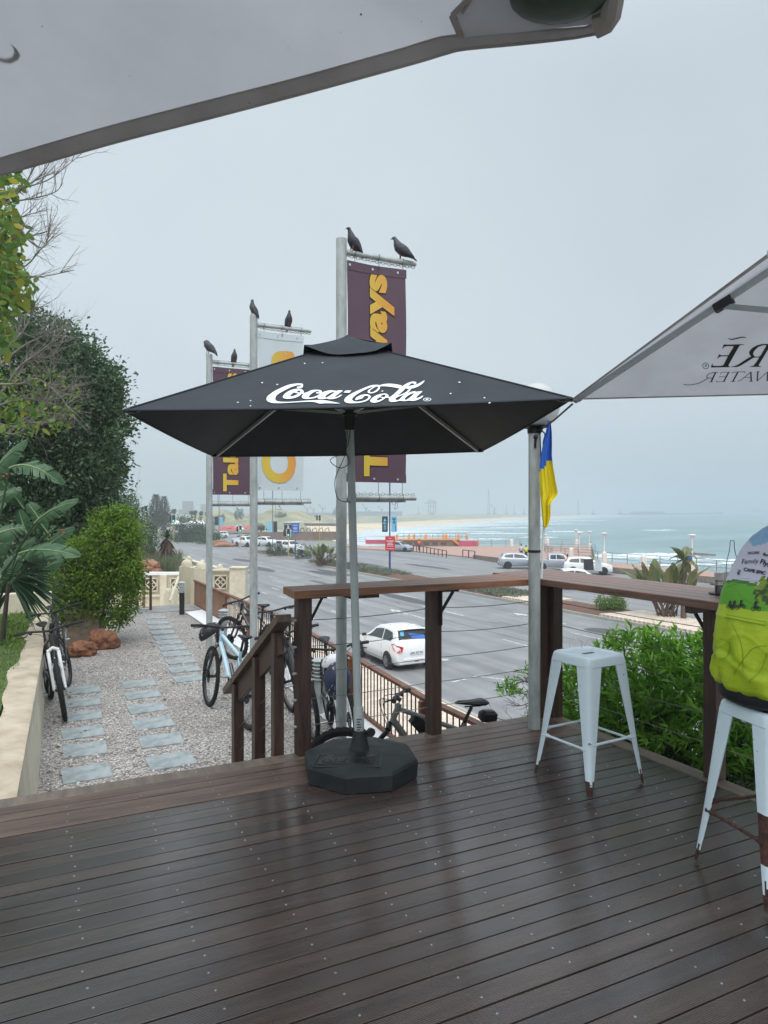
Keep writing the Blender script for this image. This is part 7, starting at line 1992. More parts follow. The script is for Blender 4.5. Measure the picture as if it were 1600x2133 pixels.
    for x in wheels:
        for sg in (1,-1):
            y=lerpst(x)[4]
            b=MB(); b.lathe([(r+.055,-.01),(r+.055,.012),(r+.03,.014)],24,(x,sg*(y-.004),r+.015),axis='y'); b.build('wheel_arch_shade',M['car_trim'],t)  # dark disc on the uncut body, coloured as the shade round the wheel
            b=MB(); b.lathe([(r*.62,-.10),(r*.97,-.10),(r,-.07),(r,.06),(r*.96,.085),(r*.66,.09),(r*.62,.07)],28,(x,sg*(y-.035),r),axis='y'); ty=b.build('tyre',M['tyre'],t,smooth=True)
            b=MB(); yy=sg*(y-.035); b.lathe([(r*.64,sg*.06),(r*.64,sg*.082),(r*.56,sg*.07)],24,(x,yy,r),axis='y')
            for k in range(8 if detail else 5):
                a=2*pi*k/(8 if detail else 5); b.bar((x,yy+sg*.07,r),(x+r*.60*cos(a),yy+sg*.074,r+r*.60*sin(a)),.035 if detail else .06,.014,up=(0,1,0))
            b.lathe([(.05,sg*.06),(.05,sg*.085)],10,(x,yy,r),axis='y'); b.build('rim',M['alloy'],ty)
            b=MB(); b.lathe([(r*.62,0),(r*.62,.01)],20,(x,yy+sg*.045,r),axis='y'); b.build('brake_disc',M['car_trim'],ty)
    # lights, bumpers, mirrors, handles
    s0=st[0]; s1=st[1]; sl=st[-1]
    for sg in (1,-1):
        b=MB(); P_=[sidelow(st[1][0]+.02,st[1][2]-.17,.012,sg),sidelow(st[1][0]+.02,st[1][2]-.03,.012,sg),side(st[2][0]+.02,.02,.012,sg),sidelow(st[2][0]+.1,st[2][2]-.14,.012,sg)]; b.add(P_,[(0,1,2,3)]); b.build('headlight',M['light_clear'],t)
        b=MB(); xt=st[-2][0]
        P_=[Vector((xt-.075,sg*.56,.90)),Vector((xt-.085,sg*.62,.72)),Vector((xt-.05,sg*.80,.70)),sidelow(xt+.16,.80,.03,sg),sidelow(xt+.38,.97,.02,sg),sidelow(xt+.22,.995,.025,sg),Vector((xt-.005,sg*.80,.97))] if detail else [Vector((xt-.03,sg*(sl[4]-.16),.95)),Vector((xt-.05,sg*(sl[4]-.16),.72)),Vector((xt-.03,sg*(sl[4]+.03),.72)),sidelow(xt+.15,.80,.014,sg),sidelow(xt+.12,.98,.014,sg)]
        cen=sum(P_,Vector())/len(P_)+Vector((-.01,sg*.006,0)); b.add(P_+[cen],[(i,(i+1)%len(P_),len(P_)) for i in range(len(P_))]); tl=b.build('tail_light',M['light_red'],t)
        if detail:
            b=MB(); b.ball((xt-.085,sg*.72,.82),.05,10,6,sc=(.35,.8,1)); b.build('reversing_lens',M['light_clear'],tl)
        b=MB(); p=side(xc-.10,.12,.02,sg); b.cbox(p+Vector((0,sg*.09,.03)),(.10,.17,.11),0,0,.02); b.build('mirror',paint if not detail else M['car_trim'],t)
        for xh in ((xf+xr)/2+.22, xr+.30):
            if st is PICK and xh<-.5: continue
            b=MB(); p=sidelow(xh,lerpst(xh)[2]-.14,.014,sg); b.cbox(p,(.15,.02,.025),0,0,.006); b.build('door_handle',paint,t)
        b=MB()
        for xs in (xc-.02,(xf+xr)/2+.01,xr+.10): b.tube([sidelow(xs,z,.002,sg) for z in (.34,.5,.7,.86)],.004,4)
        b.tube([sidelow(x,.33,.003,sg) for x in (xc,(xf+xr)/2,xr+.2)],.006,4)
        b.build('door_seam',M['car_trim'],t)
    b=MB(); b.cbox((st[-1][0]-.012,0,.42),(.04,1.1,.10),0,0,.01); b.build('rear_bumper_insert',M['car_trim'] if not detail else paint,t)
    b=MB(); b.cbox((s0[0]+.006,0,.44),(.03,.9,.14),0,0,.01); b.cbox((s1[0]+.02,0,s1[2]-.10),(.05,.62,.10),0,0,.01); b.build('front_grille',M['car_trim'],t)
    pb=MB(); pb.cbox((st[-2][0]-.055,0,.66 if detail else .7),(.012,.50,.12),0,0,.002); plt=pb.build('number_plate',M['white_paint'],t)
    if plate:
        tx=text_raw(plate,.105,.003); b=MB(); b.add([(st[-2][0]-.063,-p.x,.66+p.y) for p in tx[0]],tx[1]); b.build('plate_text',M['print_dark'],plt)
    if detail:
        b=MB(); b.tube([(-1.15,0,1.49),(-1.30,0,1.60)],.006,5); b.lathe([(.03,0),(.015,.02)],8,(-1.15,0,1.49)); b.build('antenna',M['car_trim'],t)
        b=MB(); b.add([top(x,y,.018)+Vector((-.012,0,0)) for x,y in ((-1.60,.30),(-1.74,.10),(-1.755,-.72),(-1.66,-.62))],[(0,1,2,3)]); b.build('blue_window_cover',mat('blue cover',(.03,.14,.50),.5),rw)
        b=MB(); b.add([top(x,y,.020)+Vector((-.012,0,0)) for x,y in ((-1.56,.82),(-1.56,.58),(-1.66,.58),(-1.66,.80))],[(0,1,2,3)]); b.build('blue_sticker',mat('pale blue sticker',(.12,.42,.75),.5),rw)
        b=MB(); b.tube([top(-1.74,y,.03)+Vector((-.015,0,0)) for y in (-.1,.3,.62)],.008,5); b.build('rear_wiper',M['car_trim'],t)
        b=MB()
        for y in (-.70,.70): b.tube([top(x,y,.002) for x in (.05,-.3,-.7,-1.1,-1.38)],.006,4)
        b.build('roof_seam',M['car_trim'],t)
        b=MB(); b.tube([Vector((-1.86,y,.74-.0*y)) for y in (-.6,0,.6)],.004,4); b.tube([Vector((-1.895,y,.50)) for y in (-.72,0,.72)],.005,4); b.build('tailgate_seam',M['car_trim'],t)
        b=MB(); b.cbox((-1.925,-.0,.36),(.02,.16,.05),0,0,.005); b.build('fog_light',M['light_red'],t)
        b=MB(); b.grid(lambda a,c:(-1.47-.16*c, (a*2-1)*.58, 1.50-.02*c-.02*abs(a*2-1)**3),8,3); b.build('roof_spoiler',paint,t)
    if canopy:
        b=MB(); b.cbox((-1.62,0,1.40),(1.66,1.66,.64),0,0,.08); b.build('load_canopy',paint,t)
        for sg in (1,-1): b=MB(); b.cbox((-1.62,sg*.835,1.44),(1.35,.012,.34),0,0,.004); b.build('canopy_window',M['glass'],t)
    if open_door:
        b=MB(); b.add([(.60,-.93,.42),(.60,-.90,1.50),(.95,-1.55,1.45),(1.15,-1.80,1.0),(1.15,-1.80,.42)],[(0,1,2,3,4)]); b.build('open_door',paint,t)
        b=MB(); b.add([(-.40,-.935,.45),(-.40,-.90,1.45),(.42,-.90,1.50),(.50,-.935,.45)],[(0,1,2,3)]); b.build('door_opening_shade',M['car_trim'],t)  # dark sheet over the body side, coloured as the shaded inside
    t.location=loc; t.rotation_euler=(0,0,head); t['org']=(0,0,0)
    return t
g0=G(808,1394,ST_Z); car((g0.x+.845,g0.y+1.25,ST_Z), radians(90), HATCH, M['car_white'], 'white hatchback with a blue rear window cover parked at the near kerb', (1.25,-1.18), .30, detail=True, plate='JGH 337 EC')
hd=lambda deg: radians(deg)-TH
def gp_(px,py,z=ST_Z): p=G(px,py,z); return (p.x,p.y,z)
car(gp_(1083,1183.5), hd(-2), SUV, M['car_silver'], 'silver crossover parked left of the lamp post by the promenade', (1.35,-1.35), .35)
car(gp_(1158,1188), hd(-6), PICK, M['car_silver'], 'silver double cab pickup truck just right of the lamp post', (1.7,-1.45), .38, cat='pickup truck', name='pickup_truck')
car(gp_(1224,1196), hd(-12), SUV, M['car_white'], 'white crossover with its side door open and a person beside it', (1.35,-1.35), .35, open_door=True)
car(gp_(1213,1226), hd(-5), HATCH, M['car_white'], 'white car whose roof shows just above the far counter', (1.25,-1.2), .31)
car(gp_(835,1148.5), hd(-35), HATCH, M['car_silver'], 'small silver car beside the red sign board on the far road', (1.25,-1.2), .31)
car(gp_(604,1151), hd(-50), PICK, M['car_white'], 'white pickup truck with a canopy behind the traffic light', (1.7,-1.45), .38, canopy=True, cat='pickup truck', name='pickup_truck')
car(gp_(558,1137.5), hd(-40), SUV, M['car_white'], 'white crossover car following behind the white pickup truck', (1.35,-1.35), .35)
car(gp_(513,1138.5), hd(-45), PICK, M['car_white'], 'white pickup truck between the two left flagpoles', (1.7,-1.45), .38, cat='pickup truck', name='pickup_truck')
car(gp_(502,1130.5), hd(-120), HATCH, M['car_silver'], 'silver car just behind the white pickup truck between the flagpoles', (1.25,-1.2), .31)
car(gp_(430,1128.5), hd(-150), PICK, M['car_blue'], 'dark blue pickup truck far up the road behind the leftmost flagpole', (1.7,-1.45), .38, canopy=True, cat='pickup truck', name='pickup_truck')
car(gp_(457,1120.5), hd(-150), HATCH, M['car_white'], 'white car far up the road right of the leftmost flagpole', (1.25,-1.2), .31)

# ---------------------------------------------------------------- people
def figure(px, py, z, h, face, top, bottom, label, lean=0.0, arms=0.0):
    p0=G(px,py,z); t=empty('person',(p0.x,p0.y,z),label,'person'); k=h/1.75
    c,s_=cos(face),sin(face)
    def Q(f,l,u): return Vector((p0.x+(c*f-s_*l)*k, p0.y+(s_*f+c*l)*k, z+u*k))
    pts=[];ed=[];rd=[]
    def j(p,r,par=None):
        pts.append(p);rd.append(r*k)
        if par is not None: ed.append((par,len(pts)-1))
        return len(pts)-1
    pe=j(Q(0,0,.95),.12);s1=j(Q(lean*.4,0,1.2),.115,pe);s2=j(Q(lean,0,1.40),.12,s1);n1=j(Q(lean*1.2,0,1.50),.05,s2);h1=j(Q(lean*1.3+.01,0,1.60),.075,n1);h2=j(Q(lean*1.4,0,1.70),.07,h1)
    for sg in (-1,1):
        a=j(Q(lean,sg*.19,1.40),.05,s2);e=j(Q(lean+.05+arms*.2,sg*.24,1.13),.038,a);w_=j(Q(lean+.12+arms*.4,sg*.22,.92+arms*.25),.028,e);hn=j(Q(lean+.15+arms*.42,sg*.21,.85+arms*.28),.034,w_)
        hp=j(Q(0,sg*.09,.90),.085,pe);kn=j(Q(.05*sg+.03,sg*.10,.50),.058,hp);an=j(Q(.08*sg-.03,sg*.10,.09),.038,kn);to=j(Q(.08*sg+.11,sg*.11,.04),.035,an)
    raw=skin_raw(pts,ed,rd,1,0); b=MB(); b.add(*raw); b.build('body',M['skin_dark'],t,smooth='all')
    b=MB(); b.tube([Q(0,0,.90),Q(lean*.5,0,1.2),Q(lean,0,1.42),Q(lean*1.1,0,1.48)],[.165*k,.17*k,.175*k,.08*k],12)
    for sg in (-1,1): b.tube([Q(lean,sg*.16,1.41),Q(lean+.03+arms*.1,sg*.235,1.2)],[.075*k,.06*k],8)
    b.build('shirt',top,t,smooth='all')
    b=MB()
    for sg in (-1,1): b.tube([Q(0,sg*.09,.94),Q(.05*sg+.03,sg*.10,.50),Q(.08*sg-.03,sg*.10,.14)],[.115*k,.085*k,.06*k],8)
    b.build('trousers',bottom,t,smooth='all')
    b=MB(); b.ball(Q(lean*1.4-.01,0,1.71),.095*k,10,7); b.build('hair',M['plastic_black'],t,smooth='all')
M['skin_dark']=mat('dark skin',srgb(92,62,48),.6)
dark=mat('dark trousers',(.03,.03,.035),.8); pale=mat('pale shirt',(.6,.58,.58),.8); orange=mat('orange vest',(.85,.16,.03),.7); yel=mat('high visibility yellow',(.55,.80,.06),.7); pink=mat('pink patterned shirt',srgb(226,176,176),.8,0,.3,20)
figure(873,1147.5,-4.05,1.7,hd(60),orange,dark,'person in an orange top walking along the promenade kerb by the low rail')
figure(1086,1163,-4.05,1.75,hd(90),pale,dark,'person in a pale shirt seen from behind on the promenade left of the lamp post')
figure(1096,1163.5,-4.05,1.6,hd(80),yel,dark,'person in a yellow high visibility vest beside the pale shirted person')
figure(1179,1194,ST_Z,1.75,hd(20),pink,pale,'person in a pink patterned top leaning at the open door of the white crossover',.12,.8)
figure(549,1112,-4.05,1.7,hd(90),dark,dark,'dark clothed person standing far off by the small white beach building')
figure(556,1112.5,-4.05,1.65,hd(60),dark,dark,'second dark clothed person to the right of the one by the small white beach building')

# ---------------------------------------------------------------- street poles, signs, traffic lights
M['pole_blue']=mat('blue pole paint',srgb(44,66,128),.45); M['pole_bg']=mat('grey blue pole paint',srgb(104,116,136),.5); M['sign_red']=mat('red sign face',srgb(206,40,54),.45); M['sign_blue']=mat('blue sign face',srgb(40,92,178),.45)
M['ban_cyan']=mat('cyan banner',srgb(122,190,222),.6); M['ban_dark']=mat('dark teal banner',srgb(24,50,66),.6)
def lines(b, px, Y, rows, half, step, dz=0.0):
    for i,(y,wd,h) in enumerate(rows): b.add([W(px-half*wd,y,Y-.06),W(px+half*wd,y,Y-.06),W(px+half*wd,y+h,Y-.06),W(px-half*wd,y+h,Y-.06)],[(0,1,2,3)])
def panel(b, x0,x1,y0,y1,Y,th=.06):
    c=W((x0+x1)/2,(y0+y1)/2,Y); b.cbox(c,((x1-x0)/F*Y,th,(y1-y0)/F*Y),0,-TH,.01)
p=G(812,1188,ST_Z); Y_=8584/121.5
t=empty('banner_pole',p,'blue street pole with a red information board and two small banners on the median','street pole')
b=MB(); b.tube([p,W(812,1148,Y_)],.10,10); b.tube([W(812,1148,Y_),p+Vector((0,0,9.4))],.07,10); b.build('pole',M['pole_blue'],t,smooth=True)
b=MB(); panel(b,802.5,823,1117,1147,Y_-.15,.16); rp_=b.build('information_board',M['sign_red'],t)
b=MB(); lines(b,812.5,Y_-.22,[(1121,.25,1.0),(1126,.75,1.2),(1128.5,.55,1.0),(1132,.5,1.0),(1134,.65,1.0),(1137,.7,1.0),(1142.5,.8,.8)],10,1)
b.build('board_lettering',M['white_paint'],rp_)
b=MB(); panel(b,796,808,1075.5,1108,Y_,.02); dk_=b.build('dark_banner',M['ban_dark'],t)
b=MB(); 
for q in ([(802,1079),(799,1086),(805,1086)],[(800,1087),(797.5,1091),(806.5,1091)]): b.add([W(x,y,Y_-.03) for x,y in q],[(0,1,2)])
lines(b,802,Y_-.03,[(1093+k*2,.25,1.1) for k in range(6)],10,1); b.build('banner_print',M['ban_cyan'],dk_)
b=MB(); panel(b,815,827,1075,1108,Y_,.02); cb=b.build('cyan_banner',M['ban_cyan'],t)
b=MB(); 
for (x,y,r) in ((819,1080,1.6),(823,1080,1.6),(821,1084,2),(820,1089,1.5),(823,1088,1.3)): b.tube([W(x+r*cos(a),y+r*sin(a),Y_-.04) for a in [2*pi*k/8 for k in range(8)]],.02,4,closed=True)
b.tube([W(824,1093,Y_-.04),W(824,1105,Y_-.04)],.03,4); b.build('banner_print',M['pole_blue'],cb)
b=MB(); b.tube([W(828,1041,Y_),W(828,1058,Y_)],.02,4); b.tube(catmull([W(812,1040,Y_),W(820,1052,Y_),W(826,1044,Y_),W(822,1060,Y_),W(828,1058,Y_)],4),.02,4); b.build('wire_ornament',M['pole_blue'],t)
b=MB(); b.lathe([(.26,.0),(.26,.15),(.14,.2)],8,p); b.build('base',M['pole_blue'],t)
def small_pole(px,py,h,label,bans,Y=None,m='pole_bg'):
    p=G(px,py,ST_Z); Yp=8584/(py-1066.5); t=empty('banner_pole',p,label,'street pole')
    b=MB(); b.tube([p,p+Vector((0,0,h))],.07,8); b.build('pole',M[m],t,smooth=True)
    for (x0,x1,y0,y1,mm) in bans: b=MB(); panel(b,x0,x1,y0,y1,Yp,.03); b.build('small_banner',M[mm],t)
    return t,Yp
t,Yp=small_pole(568,1145,9.4,'grey blue pole with cyan and dark banners beside the blue sign board',[(557,565,1086,1109,'ban_cyan'),(569.5,577.5,1086,1108,'ban_dark')])
b=MB(); b.tube([W(584,1046,Yp),W(574,1047,Yp),W(574,1062,Yp),W(588,1061,Yp)],.03,4); b.tube(catmull([W(576,1048,Yp),W(583,1058,Yp),W(580,1048,Yp),W(586,1060,Yp)],4),.025,4); b.build('wire_ornament',M['pole_blue'],t)
small_pole(456.5,1128,11.5,'slim grey pole with a dark and a cyan banner far up the road',[(448,455,1076,1094,'ban_dark'),(458,464,1077,1096,'ban_cyan')])
p=G(615.5,1160.5,ST_Z); Y_=8584/94; t=empty('sign_board',p,'blue sign board on a dark post on the median tip','sign')
b=MB(); b.tube([p,W(615.5,1112,Y_)],.09,8); b.build('post',M['pole_bg'],t,smooth=True)
b=MB(); panel(b,607.5,623,1090,1111,Y_-.1,.12); bb2=b.build('board',M['sign_blue'],t); b=MB(); lines(b,615.3,Y_-.17,[(1093.5,.8,1.1),(1098,.6,.8),(1100,.7,1),(1102,.5,.8),(1106,.8,1.1)],6.5,1); b.build('lettering',M['white_paint'],bb2)
M['lamp_green']=bpy.data.materials.new('green signal light'); M['lamp_green'].use_nodes=True; e_=M['lamp_green'].node_tree.nodes['Principled BSDF']; e_.inputs['Base Color'].default_value=(.02,.7,.45,1); e_.inputs['Emission Color'].default_value=(.05,1,.7,1); e_.inputs['Emission Strength'].default_value=1.2
def tlight(px,py,label,h=3.4,s=1.0,green=True,yb=None):
    p=G(px,py,ST_Z); t=empty('traffic_light',p,label,'traffic light')
    b=MB(); b.tube([p,p+Vector((0,0,h-.9))],.055,8); b.build('post',M['yellow_post'],t,smooth=True)
    b=MB(); b.cbox(p+Vector((0,0,h-.45)),(.36*s,.26,.98*s),0,-TH,.06); hs_=b.build('signal_head',M['plastic_black'],t)
    b=MB(); c=p+Vector((0,0,h-.45)); b.tube([c+CW(x*s,.02,z*s) for x,z in ((-.26,-.56),(-.26,.42),(-.1,.58),(.1,.58),(.26,.42),(.26,-.56))],.03,4,closed=True); b.build('backboard_rim',M['white_paint'],hs_)
    if green: b=MB(); b.ball(c+CW(0,-.13,-.30*s),.12*s,10,7,sc=(1,1,1)); b.build('green_lamp',M['lamp_green'],hs_)
    b=MB(); b.cbox(c+CW(-.5,.1,-.02),(.30,.26,.85),0,-TH,.04); b.build('side_head',M['plastic_black'],t)
M['yellow_post']=mat('yellow post paint',srgb(190,160,60),.5)
tlight(601,1160.5,'traffic light showing green on the median beside the blue sign board',3.6)
tlight(501,1143,'traffic light showing green beside the second flagpole far off',3.6)
tlight(362,1143,'traffic light showing green above the aloe beyond the garden',5.2,1.2)
tlight(304,1147,'traffic light showing green at the left behind the aloes',6.6,1.2)
tlight(666,1132.5,'traffic light turned away beyond the leafy bush on the median',5.2,1.0,False)

# ---------------------------------------------------------------- plants on the median and by the road
def strel(px,py,h,spread,n,seed,label,lm=None,name='strelitzia_clump'):
    p=G(px,py,ST_Z); p.z=ST_Z+.15; t=empty(name,p,label,'plant'); rr=random.Random(seed); b=MB(); bs_=MB()
    for k in range(n):
        a=rr.uniform(0,2*pi); f=rr.uniform(.25,1); hh=h*rr.uniform(.45,.95); base=p+Vector((rr.uniform(-.25,.25)*spread,rr.uniform(-.25,.25)*spread,0))
        q=base+Vector((cos(a)*spread*f*.6,sin(a)*spread*f*.6,hh*.62)); d=Vector((cos(a)*.55*f,sin(a)*.55*f,rr.uniform(.3,1))).normalized()
        L_=h*rr.uniform(.28,.42); paddle(b,q,q+d*L_,L_*.42,.06,seed*50+k,.10*f,3); bs_.tube([base,base.lerp(q,.5)+Vector((0,0,.1)),q],[.04,.03,.02],5)
    b.build('leaves',[lm or M['leaf_banana'],M['rib_pale']],t); bs_.build('stems',M['leaf_dead'],t); return t
M['leaf_banana2']=mat('yellowing paddle leaf',(.13,.19,.06),.45,0,.3,1.5,0,col2=(.16,.13,.05),translucent=.2)
strel(1388,1293,3.5,2.0,42,3,'large strelitzia clump on the median showing above and below the right counter',M['leaf_banana2'])
p=G(1424,1298,ST_Z); t=empty('palm_like_plant',p,'thin trunked plant with a few drooping torn leaves right of the strelitzia clump','plant')
b=MB(); tp_=W(1425,1165,37); b.tube(catmull([p,W(1424,1230,37),tp_],4),[.16,.15,.14,.12,.11,.10,.10,.09,.08],8); b.build('trunk',M['leaf_dead'],t,smooth=True)
b=MB(); 
for k,(x,y,w_) in enumerate([(1398,1140,.5),(1408,1150,.45),(1440,1142,.45),(1450,1162,.4),(1395,1165,.4),(1430,1138,.4),(1452,1185,.35),(1405,1190,.35),(1436,1195,.3)]): q=W(x,y,37+(k%3-1)*.6); paddle(b,tp_,q,w_,.22,300+k,.05,5)
b.build('leaves',[M['leaf_banana2'],M['rib_pale']],t)
strel(672,1180,2.5,2.3,60,9,'round leafy bush on the median beyond the nearest flagpole',M['leaf_banana2'],'leafy_bush')
def shrub(px,py,z,w_,h,seed,label,m='leaf_far',n=90,k=26,ls=.12,name='shrub'):
    p=G(px,py,z); t=empty(name,p,label,'shrub'); crown('foliage',seed,[(p.x,p.y,z+h*.5,w_*.5,w_*.45,h*.5),(p.x+w_*.2,p.y,z+h*.35,w_*.35,w_*.35,h*.35),(p.x-w_*.22,p.y+.1,z+h*.3,w_*.3,w_*.3,h*.3)],n,k,w_*.07,ls,ls*.4,M[m],t,.3)
    b=MB(); rr=random.Random(seed)
    for q in range(4): twigs(b,rr,p,(rr.uniform(-.7,.7),rr.uniform(-.7,.7),1),h*.7,.03,1)
    b.build('stems',M['bark_dark'],t)
shrub(1272,1271,ST_Z+.2,1.5,.85,81,'small round green shrub on the mulch of the median','leaf_lime',90,30,.13)
shrub(575,1158,ST_Z+.1,2.2,1.9,82,'straggly shrub at the tip of the median near the blue sign board','leaf_far',60,22,.2)
shrub(630,1162,ST_Z+.1,2.6,1.6,83,'straggly shrub right of the blue sign board','leaf_far',60,22,.2)
shrub(398,1128.5,ST_Z,7.0,4.6,84,'tall aloe like shrub on the distant traffic island','leaf_far',90,22,.5)
shrub(382,1128,ST_Z,7,2.6,85,'low round bush left on the distant traffic island','leaf_dark',70,22,.4)
shrub(412,1129,ST_Z,7,2.2,86,'low round bush right on the distant traffic island','leaf_dark',70,22,.4)
shrub(437,1133,ST_Z,4.5,2.4,87,'round bush behind the leftmost flagpole','leaf_dark',70,22,.35)
rock((G(455,1136,ST_Z).x,G(455,1136,ST_Z).y,ST_Z+.2),1.3,91,'low brown rock mound on the traffic island',(1.4,.8,.6)); rock((G(470,1139,ST_Z).x,G(470,1139,ST_Z).y,ST_Z+.1),1.3,93,'low dark rock right of the brown mound on the traffic island',(1.5,.8,.5))
# ground cover strips on the median
rng=np.random.default_rng(71); Pm=[];
for (v0,v1,n,u0,u1) in [(56,76,9000,27.9,30.7),(37.5,43.5,5200,28.0,30.6),(60,64,1500,28,29.5),(88,99,1500,28,30.6)]:
    cl=rng.uniform(0,1,(n//22,2)); cl=np.repeat(cl,22,0); m_=len(cl)
    Pm.append(np.stack([u0+cl[:,0]*(u1-u0)+rng.normal(size=m_)*.16, v0+cl[:,1]*(v1-v0)+rng.normal(size=m_)*.16, np.full(m_,ST_Z+.20)+rng.uniform(0,.16,m_)],1))
Pm=np.concatenate(Pm); n=len(Pm)
build_quads('ground_cover',leaves_np(rng,Pm,rng.normal(size=(n,3))+np.array([0,0,.8]),rng.uniform(.10,.22,n),rng.uniform(.04,.08,n)),M['leaf_grey'],kind='stuff',label='grey green ground cover on the median strip')
# aloes and grasses behind the pierced wall
def aloe(px,py,z,Y,h,seed,label,skirt=True):
    p=W(px,py,Y); base=Vector((p.x,p.y,z)); t=empty('aloe',base,label,'aloe'); b=MB(); rr=random.Random(seed)
    lean=Vector((rr.uniform(.1,.35)*CT,-rr.uniform(.1,.3)*ST,0)); tp_=base+Vector((lean.x,lean.y,h*.72)); b.tube([base,base.lerp(tp_,.5),tp_],[.12,.11,.09],8); b.build('stem',M['leaf_dead'],t)
    rng=np.random.default_rng(seed)
    if skirt:
        n=260; tt=rng.uniform(.1,1,n); a=rng.uniform(0,2*pi,n); P_=np.array([tuple(base.lerp(tp_,x)) for x in tt]); D=np.stack([np.cos(a)*.55,np.sin(a)*.55,-rng.uniform(.5,1,n)],1); build_quads('dead_leaf_skirt',leaves_np(rng,P_,D,h*.27*rng.uniform(.7,1.2,n),h*.04*np.ones(n)),M['leaf_dead'],t)
    b=MB()
    for k in range(34):
        a=rr.uniform(0,2*pi); el=rr.uniform(-.1,1.2); d=Vector((cos(a)*cos(el),sin(a)*cos(el),sin(el))); L_=h*.36*rr.uniform(.8,1.1); s_=d.cross(Vector((0,0,1))).normalized()*h*.022
        pts=[tp_+d*L_*x-Vector((0,0,.45*L_*x*x*(1-sin(el)*.6))) for x in (0,.35,.7,1)]
        b.add([pts[0]-s_,pts[0]+s_,pts[1]+s_,pts[1]-s_,pts[2]+s_*.6,pts[2]-s_*.6,pts[3]],[(0,1,2,3),(3,2,4,5),(5,4,6)])
    b.build('leaf_rosette',M['leaf_aloe'],t)
aloe(343,1170,-2.1,45,2.9,1,'tall tree aloe with a skirt of dead brown leaves behind the pierced wall'); aloe(304,1165,-2.1,47,2.3,2,'shorter aloe left of the tall tree aloe')
aloe(290,1165,-2.1,50,2.6,3,'aloe half hidden behind the lime bush')
rng=np.random.default_rng(91); Pg=[]
for k in range(3600):
    X_=rng.uniform(285,375); Yq=rng.uniform(42,50); Pg.append(tuple(W(X_,1185,Yq))[:2]+(-2.1+rng.uniform(0,.1),))
Pg=np.array(Pg); n=len(Pg); build_quads('tall_grass',leaves_np(rng,Pg,rng.normal(size=(n,3))*.22+np.array([.1,0,1]),rng.uniform(.5,1.3,n),rng.uniform(.02,.05,n),.05),leafmat('pale reedy grass',[(.12,.15,.08),(.2,.22,.13),(.09,.12,.06)]),kind='stuff',label='reedy grey green grass behind the pierced wall')
for k,(px,py,Y_,w_,h,lab) in enumerate([(285,1150,55,2.6,2.6,'dry bush behind the lime bush near the traffic light'),(300,1130,66,3.5,4.2,'bush behind the shorter aloe'),(325,1185,44,1.0,.8,'small yellow green shrub on top of the boulders')]):
    c=W(px,py,Y_); t=empty('shrub',(c.x,c.y,-2.1),lab,'shrub'); crown('foliage',120+k,[(c.x,c.y,c.z,w_*.5,w_*.5,h*.5)],80,24,w_*.08,.16,.07,M['leaf_lime' if k==2 else 'leaf_far'],t,.3)

# ---------------------------------------------------------------- promenade: low rails, pier wall, railings, lamps
M['rail_grey']=mat('weathered rail',srgb(126,126,128),.6,.3); M['white_pillar']=mat('whitewashed pillar',srgb(222,216,206),.85,0,.06,2)
M['pink_wall']=mat('pink painted wall',srgb(190,84,110),.8,0,.1,.6); M['orange_pillar']=mat('orange painted pillar',srgb(224,150,80),.8,0,.08,1); M['brown_wall']=mat('brown rendered wall',srgb(134,114,104),.85,0,.15,.5)
def rail_run(pts,z,h,label,sp=1.5,bars=2,name='railing',m='rail_grey',r=.04):
    t=empty(name,(pts[0][0],pts[0][1],z),label,'railing')
    b=MB()
    for a,c in zip(pts[:-1],pts[1:]):
        a=Vector((*a,z));c=Vector((*c,z)); n=max(1,int((c-a).length/sp))
        for k in range(n+1): p=a.lerp(c,k/n); b.tube([p,p+Vector((0,0,h))],r,5)
    b.build('upright_row',M[m],t)
    for q in range(bars):
        zz_=h*(1-q/(bars+.3)); b=MB(); b.tube([Vector((*p,z+zz_)) for p in pts],r*.7,5); b.build('rail',M[m],t)
PZ_=-4.05
rail_run([gxy(861,1147.5,PZ_),gxy(930,1161.5,PZ_)],PZ_,.85,'low timber rail along the promenade kerb, longer one',1.6,1,m='bark_dark' if False else 'rust',r=.07)
rail_run([gxy(964,1159.5,PZ_),gxy(989,1162.8,PZ_)],PZ_,.85,'low timber rail along the promenade kerb, short one',1.6,1,m='rust',r=.07)
b=MB(); a=G(989,1163.5,ST_Z); c=G(1052,1174,ST_Z); e=G(1280,1197,ST_Z); 
b.bar(a+Vector((0,0,.15)),c+Vector((0,0,.3)),.5,.6); b.bar(c+Vector((0,0,.3)),Vector((49.6,60,ST_Z+.3)),.5,.6); b.bar(Vector((49.6,60,ST_Z+.3)),Vector((49.6,20,ST_Z+.25)),.45,.5)
b.build('stone_retaining_wall',mat('rough stone wall',srgb(150,134,120),.9,0,.3,2.5,.6,6,col2=srgb(104,92,82)),label='low rough stone wall along the edge of the promenade',cat='wall')
Yp=8362/71.0  # promenade edge distance
def PB_(b,x0,x1,y0,y1,Y,dep,m=0): c=CW(((x0+x1)/2-800)/F*Y,Y+dep/2,(zpy(y0,Y)+zpy(y1,Y))/2); b.cbox(c,((x1-x0)/F*Y,dep,(y1-y0)/F*Y),m,-TH,.02)
pw=empty('promenade_stand',CW((880-800)/F*Yp,Yp,PZ_),'low brown and pink promenade structure topped with orange pillars above the beach','structure')
b=MB(); PB_(b,762,806,1124.5,1133,Yp+2,.6); b.build('pink_wall',M['pink_wall'],pw)
b=MB(); PB_(b,958,993,1126.5,1138.5,Yp-1,.6); b.build('pink_wall',M['pink_wall'],pw)
b=MB(); PB_(b,806,958,1125,1138.0,Yp,6); b.build('brown_wall',M['brown_wall'],pw)
